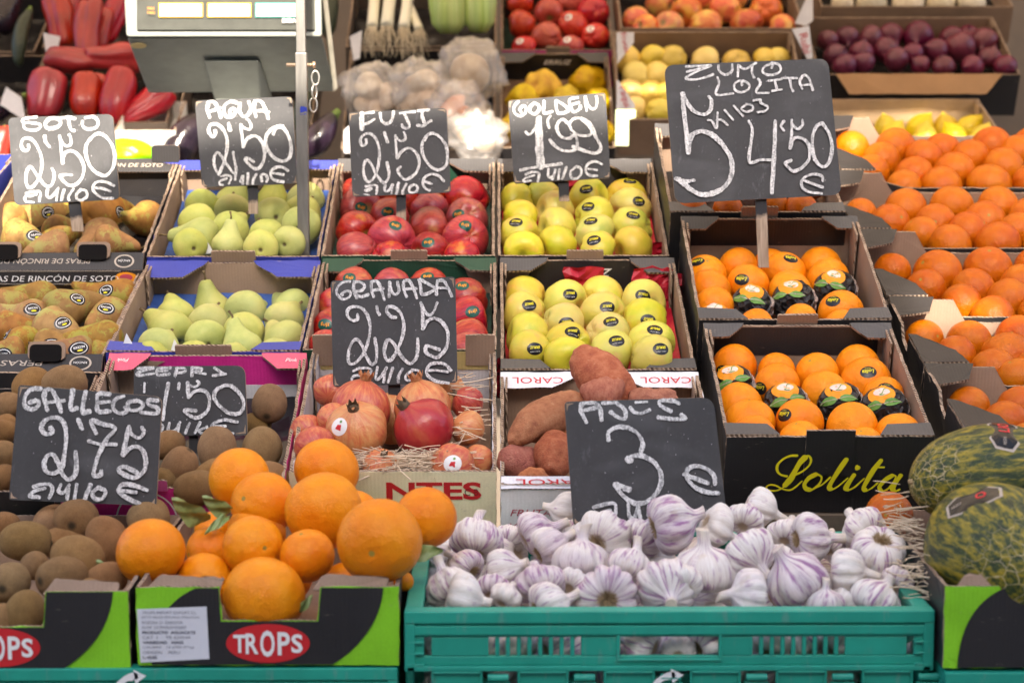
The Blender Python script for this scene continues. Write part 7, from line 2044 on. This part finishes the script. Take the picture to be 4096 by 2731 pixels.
bfill(bo_, 'C', 'onion', 'red_onion', 'onion', 'red onion', 'black onion carton', 'red onions on the back rack',
     [[(1120, 260, 70), (1240, 240, 75), (1390, 240, 80), (1510, 215, 85), (1690, 235, 100), (1860, 170, 85), (1990, 200, 75), (2200, 270, 95)], [(1170, 350, 80), (1330, 330, 80), (1490, 320, 85), (1650, 340, 70), (1800, 320, 80), (1945, 300, 108), (2140, 370, 75)],
      [(1230, 430, 80), (1340, 400, 75), (1550, 380, 85), (1700, 410, 65), (1850, 430, 75), (2030, 430, 75), (2250, 430, 75)]], lambda i, j: Vector((RF.gauss(0, .7), RF.gauss(-.4, .5), RF.gauss(.3, .7))))
bfill(bw, 'C', 'wonion', 'white_onion', 'onion', 'white onion', 'carton at the top edge', 'white onions on the back rack',
     [[(1190, -90, 85), (1380, -100, 95), (1560, -90, 90), (1750, -100, 95), (1950, -90, 90)], [(1210, 30, 75), (1390, 20, 100), (1620, 20, 100), (1830, 15, 95), (2020, 20, 90)]], lambda i, j: Vector((RF.gauss(0, .6), RF.gauss(0, .5), 1)))
bfill(blm, 'C', 'lemon', 'lemon', 'lemon', 'lemon', 'pale wooden lemon crate', 'lemons on the back rack',
     [[(1480, 800, 70), (1680, 785, 88), (1845, 785, 80), (2010, 810, 82), (2130, 810, 80)], [(1530, 840, 75), (1740, 880, 80), (1930, 890, 80), (2100, 880, 80)]], lambda i, j: Vector((RF.gauss(0, .7), RF.gauss(0, .3), 1)))
# peppers
def peppers(lst):
    for x, y, r, d, ax, k, lab in lst:
        u, v = zn('L', x, y)
        o = fruit('pepper', 'red_pepper', at(u, v, d), r * ZONES['L'][2] * d / FPX, cv(ax), lab, 'pepper', 'red peppers on the back rack', sc=(1, 1, k))
        child('stem', PSTEM, o)
peppers([(870, 270, 130, 5.27, (.03, .95, .3), 1.55, 'long red pepper hanging over the upper carton rim'), (590, 170, 135, 5.36, (-.2, .95, .3), 1.2, 'dark red pepper left in the upper carton'), (1010, 260, 100, 5.33, (.1, .95, .3), 1.4, 'red pepper beside the long hanging one'),
         (1120, 150, 120, 5.42, (.3, .9, .3), 1.2, 'red pepper behind the scale edge'), (690, 80, 110, 5.45, (.1, .95, .3), 1.2, 'red pepper at the very top'), (660, 590, 130, 5.20, (-.95, .12, .1), 1.35, 'red pepper lying sideways above the front four'),
         (1160, 560, 130, 5.20, (.9, .0, .2), 1.2, 'orange red pepper lying sideways by the scale'), (450, 910, 185, 5.08, (.12, .95, .25), .98, 'broad red pepper, leftmost of the front row'), (840, 920, 150, 5.07, (.0, .95, .25), 1.08, 'red pepper, second from left in the front row'),
         (1160, 910, 165, 5.06, (.2, .93, .25), 1.2, 'red pepper, third from left in the front row'), (1480, 1010, 135, 5.06, (.75, .55, .2), 1.3, 'red pepper leaning right at the end of the front row'), (960, 860, 90, 5.12, (.2, .9, .3), 1.2, 'narrow red pepper wedged in the front row'), (20, 1420, 90, 4.95, (.1, .9, .2), 1.6, 'bright red pepper at the left edge behind the SOTO sign')])
def longs(lst):
    for kind, nm, zone, x, y, r, d, ax, lab, cat in lst:
        u, v = zn(zone, x, y)
        o = fruit(kind, nm, at(u, v, d), r * ZONES[zone][2] * d / FPX, cv(ax), lab, cat, 'long vegetables on the back rack')
        mb = MB(); zt_ = 1.85 if kind == 'aub' else 4.1
        mb.tube([(.16 * 1.9 if kind == 'aub' else .62, 0, zt_ - .25), (.3 if kind == 'aub' else .65, 0, zt_ + .1), (.34 if kind == 'aub' else .7, 0, zt_ + .45)], [.5 if kind == 'aub' else .6, .3, .22], 8)
        child('stem', mesh('stem', mb.v, mb.f, [M_STEMG], smooth=True), o)
longs([('zuc', 'courgette', 'L', 200, 350, 72, 5.28, (.12, .95, .25), 'grey green courgette standing left of the peppers', 'courgette'), ('aub', 'aubergine', 'L', 60, 90, 140, 5.4, (.3, .9, .2), 'black aubergine in the top left corner', 'aubergine'), ('aub', 'aubergine', 'L', 60, 1030, 100, 5.05, (.8, .5, .1), 'dark aubergine at the left edge', 'aubergine'),
       ('aub', 'aubergine', 'L', 1840, 1330, 170, 4.98, (.55, .80, .2), 'glossy black aubergine left of the AGUA sign', 'aubergine'), ('aub', 'aubergine', 'L', 2150, 1300, 150, 5.05, (.4, .9, .2), 'black aubergine behind the AGUA sign', 'aubergine'),
       ('zuc', 'courgette', 'M', 30, 900, 70, 5.1, (.3, .9, .2), 'green courgette right of the steel upright', 'courgette'), ('zuc', 'courgette', 'M', 270, 80, 65, 5.42, (.05, .95, .2), 'pale green courgette right of the scale', 'courgette'), ('zuc', 'courgette', 'M', 180, 60, 65, 5.45, (-.1, .95, .2), 'green courgette hidden by the scale edge', 'courgette'),
       ('aub', 'aubergine', 'M', 180, 1180, 120, 5.0, (.6, .7, .1), 'aubergine in shade right of the steel upright', 'aubergine')])
# leeks and celery
M_LEEK = skin_plain('leek_stalk', [(.3, (.76, .74, .58)), (.7, (.86, .85, .74))], 3, .4)
M_CEL = skin_plain('celery_stalk', [(.3, (.26, .42, .08)), (.7, (.50, .60, .24))], 2, .4, streak=5)
def leek(x0, y0, x1, y1, r, lab):
    a, b = at(*zn('M', x0, y0), 5.30), at(*zn('M', x1, y1), 5.42)
    rr = r * ZONES['M'][2] * 5.3 / FPX
    e = empty('leek', a); tag(e, lab, 'leek', 'leeks on the back rack')
    d = b - a; mb = MB(); mb.tube([(0, 0, 0), d * .03, d * .2, d * .5, d], [rr * .8, rr * 1.05, rr, rr, rr * 1.1], 14); mb.build('stalk', [M_LEEK], e, True)
    mb = MB()
    for q in range(40):
        an = RF.uniform(0, 2 * pi); s_ = Vector((cos(an), sin(an) * .5, 0)) * rr * RF.uniform(.1, .9); l = RF.uniform(.02, .085)
        p1 = s_ * 1.5 + Vector((RF.uniform(-.01, .01), -.012, -l * .5)); p2 = s_ * 1.8 + Vector((RF.uniform(-.02, .02), -.012, -l))
        mb.tube([s_, p1, p2], [.0011, .0009, .0005], 4, cap=False)
    mb.build('roots', [simple('pale_roots', (.62, .54, .40), .9, .2, 9)], e)
leek(630, 235, 660, -150, 48, 'leek, leftmost of the bunch'); leek(755, 230, 800, -150, 55, 'thick leek in the middle of the bunch'); leek(905, 240, 960, -150, 48, 'leek behind the slanting one'); leek(1040, 260, 900, -60, 38, 'leek slanting across the bunch')
def celery(cx, cy, n, wpx, lab):
    base = at(*zn('M', cx, cy), 5.30); e = empty('celery', base); tag(e, lab, 'celery', 'celery heads on the back rack')
    k = ZONES['M'][2] * 5.3 / FPX
    for q in range(n):
        t = q / (n - 1) * 2 - 1
        mb = MB()
        x = t * wpx * k
        mb.tube([(x * .35, -.01 * (1 - t * t), 0), (x * .75, -.025 * (1 - t * t), .025), (x * .95, -.02 * (1 - t * t), .07), (x * 1.15, .0, .15), (x * 1.5, .03, .30)], [.010, .017, .016, .014, .012], 9)
        mb.build('stalk', [M_CEL], e, True)
celery(1300, 280, 9, 130, 'green celery head beside the leeks'); celery(1560, 270, 8, 105, 'green celery head at the right of the leeks')
# bagged roots
def film():
    t = NT('clear_plastic_bag'); v = t.obj(False)
    g = t.n('BsdfGlossy', {'Color': (.9, .9, .9, 1), 'Roughness': .22}); tr = t.n('BsdfTransparent', {'Color': (.95, .95, .95, 1)}); df = t.n('BsdfDiffuse', {'Color': (.75, .70, .66, 1)})
    nb = t.bump(t.noise(v, 26, 5, .6), .7, .02)
    t.set(g, 'Normal', nb); t.set(df, 'Normal', nb)
    m1 = t.n('MixShader', {0: .24}); t.t.links.new(tr.outputs[0], m1.inputs[1]); t.t.links.new(df.outputs[0], m1.inputs[2])
    m2 = t.n('MixShader', {0: .14}); t.t.links.new(m1.outputs[0], m2.inputs[1]); t.t.links.new(g.outputs[0], m2.inputs[2])
    t.t.links.new(m2.outputs[0], t.out.inputs[0])
    return t.m
M_FILM = film()
M_TURN = skin_plain('pale_root_skin', [(.3, (.55, .40, .26)), (.7, (.72, .60, .46))], 1.5, .5)
M_CARR = skin_plain('carrot_skin', [(.3, (.62, .16, .02)), (.7, (.74, .26, .05))], 1.5, .45)
M_ONB = skin_plain('brown_onion_skin', [(.3, (.42, .24, .09)), (.7, (.58, .38, .18))], 1.5, .4, streak=2)
def bag(label, x, y, d, rx, ry, contents, seed, zone='M'):
    o = at(*zn(zone, x, y), d); k = ZONES[zone][2] * d / FPX
    e = empty('bagged_vegetables', o); tag(e, label, 'bag', 'bagged vegetables on the back rack')
    for (cx, cy, r, kind, mat, s_) in contents:
        me = {'r': lambda: potato_mesh('root_vegetable', mat, seed + cx, 1.25 * s_, .1), 'o': lambda: onion_mesh('root_vegetable', mat, seed + cx)}[kind]()
        q = mobj('root_vegetable', me, e); q.location = AR * (cx * k) + AU * (-cy * k) + AF * .02; q.scale = (r * k,) * 3; q.rotation_euler = (RF.uniform(0, 3), RF.uniform(.5, 2), RF.uniform(0, 3))
    vs, fs = lathe([(sin(pi * i / 20) ** .8, cos(pi * i / 20)) for i in range(21)], 32, lambda v: lump(.38, 1.5, seed)(lump(.20, 4.5, seed)(lump(.08, 11, seed)(v))))
    f_ = mobj('plastic_film', mesh('plastic_film', [(v[0] * rx * k, v[1] * .06, v[2] * ry * k) for v in vs], fs, [M_FILM], smooth=True), e)
bag('net bag of pale turnips above the FUJI sign', 640, 790, 5.08, 270, 240, [(-40, -40, 130, 'o', M_TURN, 1), (130, 40, 110, 'r', M_TURN, 1.2), (-90, 120, 90, 'o', M_TURN, 1), (20, 160, 90, 'r', M_TURN, 1.1)], 3)
bag('crumpled clear bag of parsnips in the middle', 1060, 780, 5.06, 280, 260, [(-20, -60, 100, 'r', M_TURN, 1.7), (40, 90, 110, 'r', M_TURN, 1.5), (-110, 130, 80, 'r', M_TURN, 1.5)], 6)
bag('large clear bag with a brown pumpkin piece', 1500, 640, 5.12, 300, 270, [(-20, -10, 180, 'o', M_ONB, 1)], 9)
bag('clear bag of carrots in the sun patch', 1380, 960, 5.0, 250, 230, [(-60, -30, 75, 'r', M_CARR, 1.6), (50, 20, 70, 'r', M_CARR, 1.6), (0, 110, 80, 'r', M_TURN, 1.4)], 12)
bag('bright clear bag of pale roots in the sun patch', 1540, 1180, 4.97, 270, 240, [(-60, -20, 100, 'r', M_TURN, 1.2), (70, 40, 110, 'o', M_TURN, 1)], 15)
# white polystyrene tray with a green bag in the sun, below the peppers
ew = Box(262, 405, 300, 4.93, L=.2, tilt=radians(20), h=.05)
carton('foam_tray', 'white foam tray in the sun below the peppers', ew, ink('white_foam', (.78, .77, .74), .8), inner=ink('white_foam', (.78, .77, .74), .8), group='boxes on the back rack', cat='tray')
vs, fs = lathe([(sin(pi * i / 20), cos(pi * i / 20)) for i in range(21)], 28, lump(.25, 1.5, 4))
o = mobj('green_pepper', mesh('green_pepper', vs, fs, [skin_plain('green_pepper_skin', [(.3, (.18, .42, .02)), (.7, (.28, .55, .04))], 1, .3)], smooth=True)); o.location = atp(300, 352, 4.85); o.scale = (.055, .05, .035)
tag(o, 'light green pepper right of the SOTO sign', 'pepper')
# blue carton at the far left
bn = Box(-330, -60, 470, 3.52, 352, 3.86, h=.12)
carton('fruit_box', 'blue carton with orange print at the left edge', bn, BLUE, inner=BLUE, group='fruit cartons on the sloping stand')
plate('printed_side', bn.e, [(0, 0), (bn.L, 0), (bn.L, bn.h), (0, bn.h)], (bn.w / 2 + .001, 0, 0), Y3, Z3, .0008, (BLUE,))
# red tissue poking out round the yellow apples
def tissue(bx, pts, label, seed):
    for i, (x, y, z, s_) in enumerate(pts):
        rr = random.Random(seed + i); vs, fs = [], []; n = 7
        for a in range(n):
            for b in range(n):
                vs.append((x + (a / (n - 1) - .5) * s_ + rr.uniform(-.003, .003), y + rr.uniform(-.006, .006), z + (b / (n - 1) - .5) * s_ * .8 + rr.uniform(-.003, .003)))
        for a in range(n - 1):
            for b in range(n - 1): fs.append((a * n + b, a * n + n + b, a * n + n + b + 1, a * n + b + 1))
        mobj('tissue', mesh('tissue', vs, fs, [REDT]), bx.e)
tissue(go2, [(-.005, go2.L - .018, .064, .07), (.11, go2.L - .03, .07, .07), (.135, go2.L - .02, .055, .06), (-go2.w / 2 + .013, .09, .06, .04), (-go2.w / 2 + .013, .045, .05, .05), (.02, .17, .06, .03)], '', 3)
tissue(go3, [(go3.w / 2 - .014, .1, .06, .05), (0, go3.L - .02, .05, .05)], '', 30)
# white paper scraps in the pear cartons
PAP = ink('white_paper', (.66, .66, .64), .8)
for bx, x, y, z, s_ in ((ag2, -.13, .02, .085, .035), (ag2, -.055, .03, .085, .022), (ag3, -.06, .03, .09, .03)):
    plate('paper_scrap', bx.e, [(0, 0), (s_ * .8, s_ * .1), (s_ * .3, s_)], (x, y, z), X3, Vector((0, .35, .94)), .0006, (PAP,))
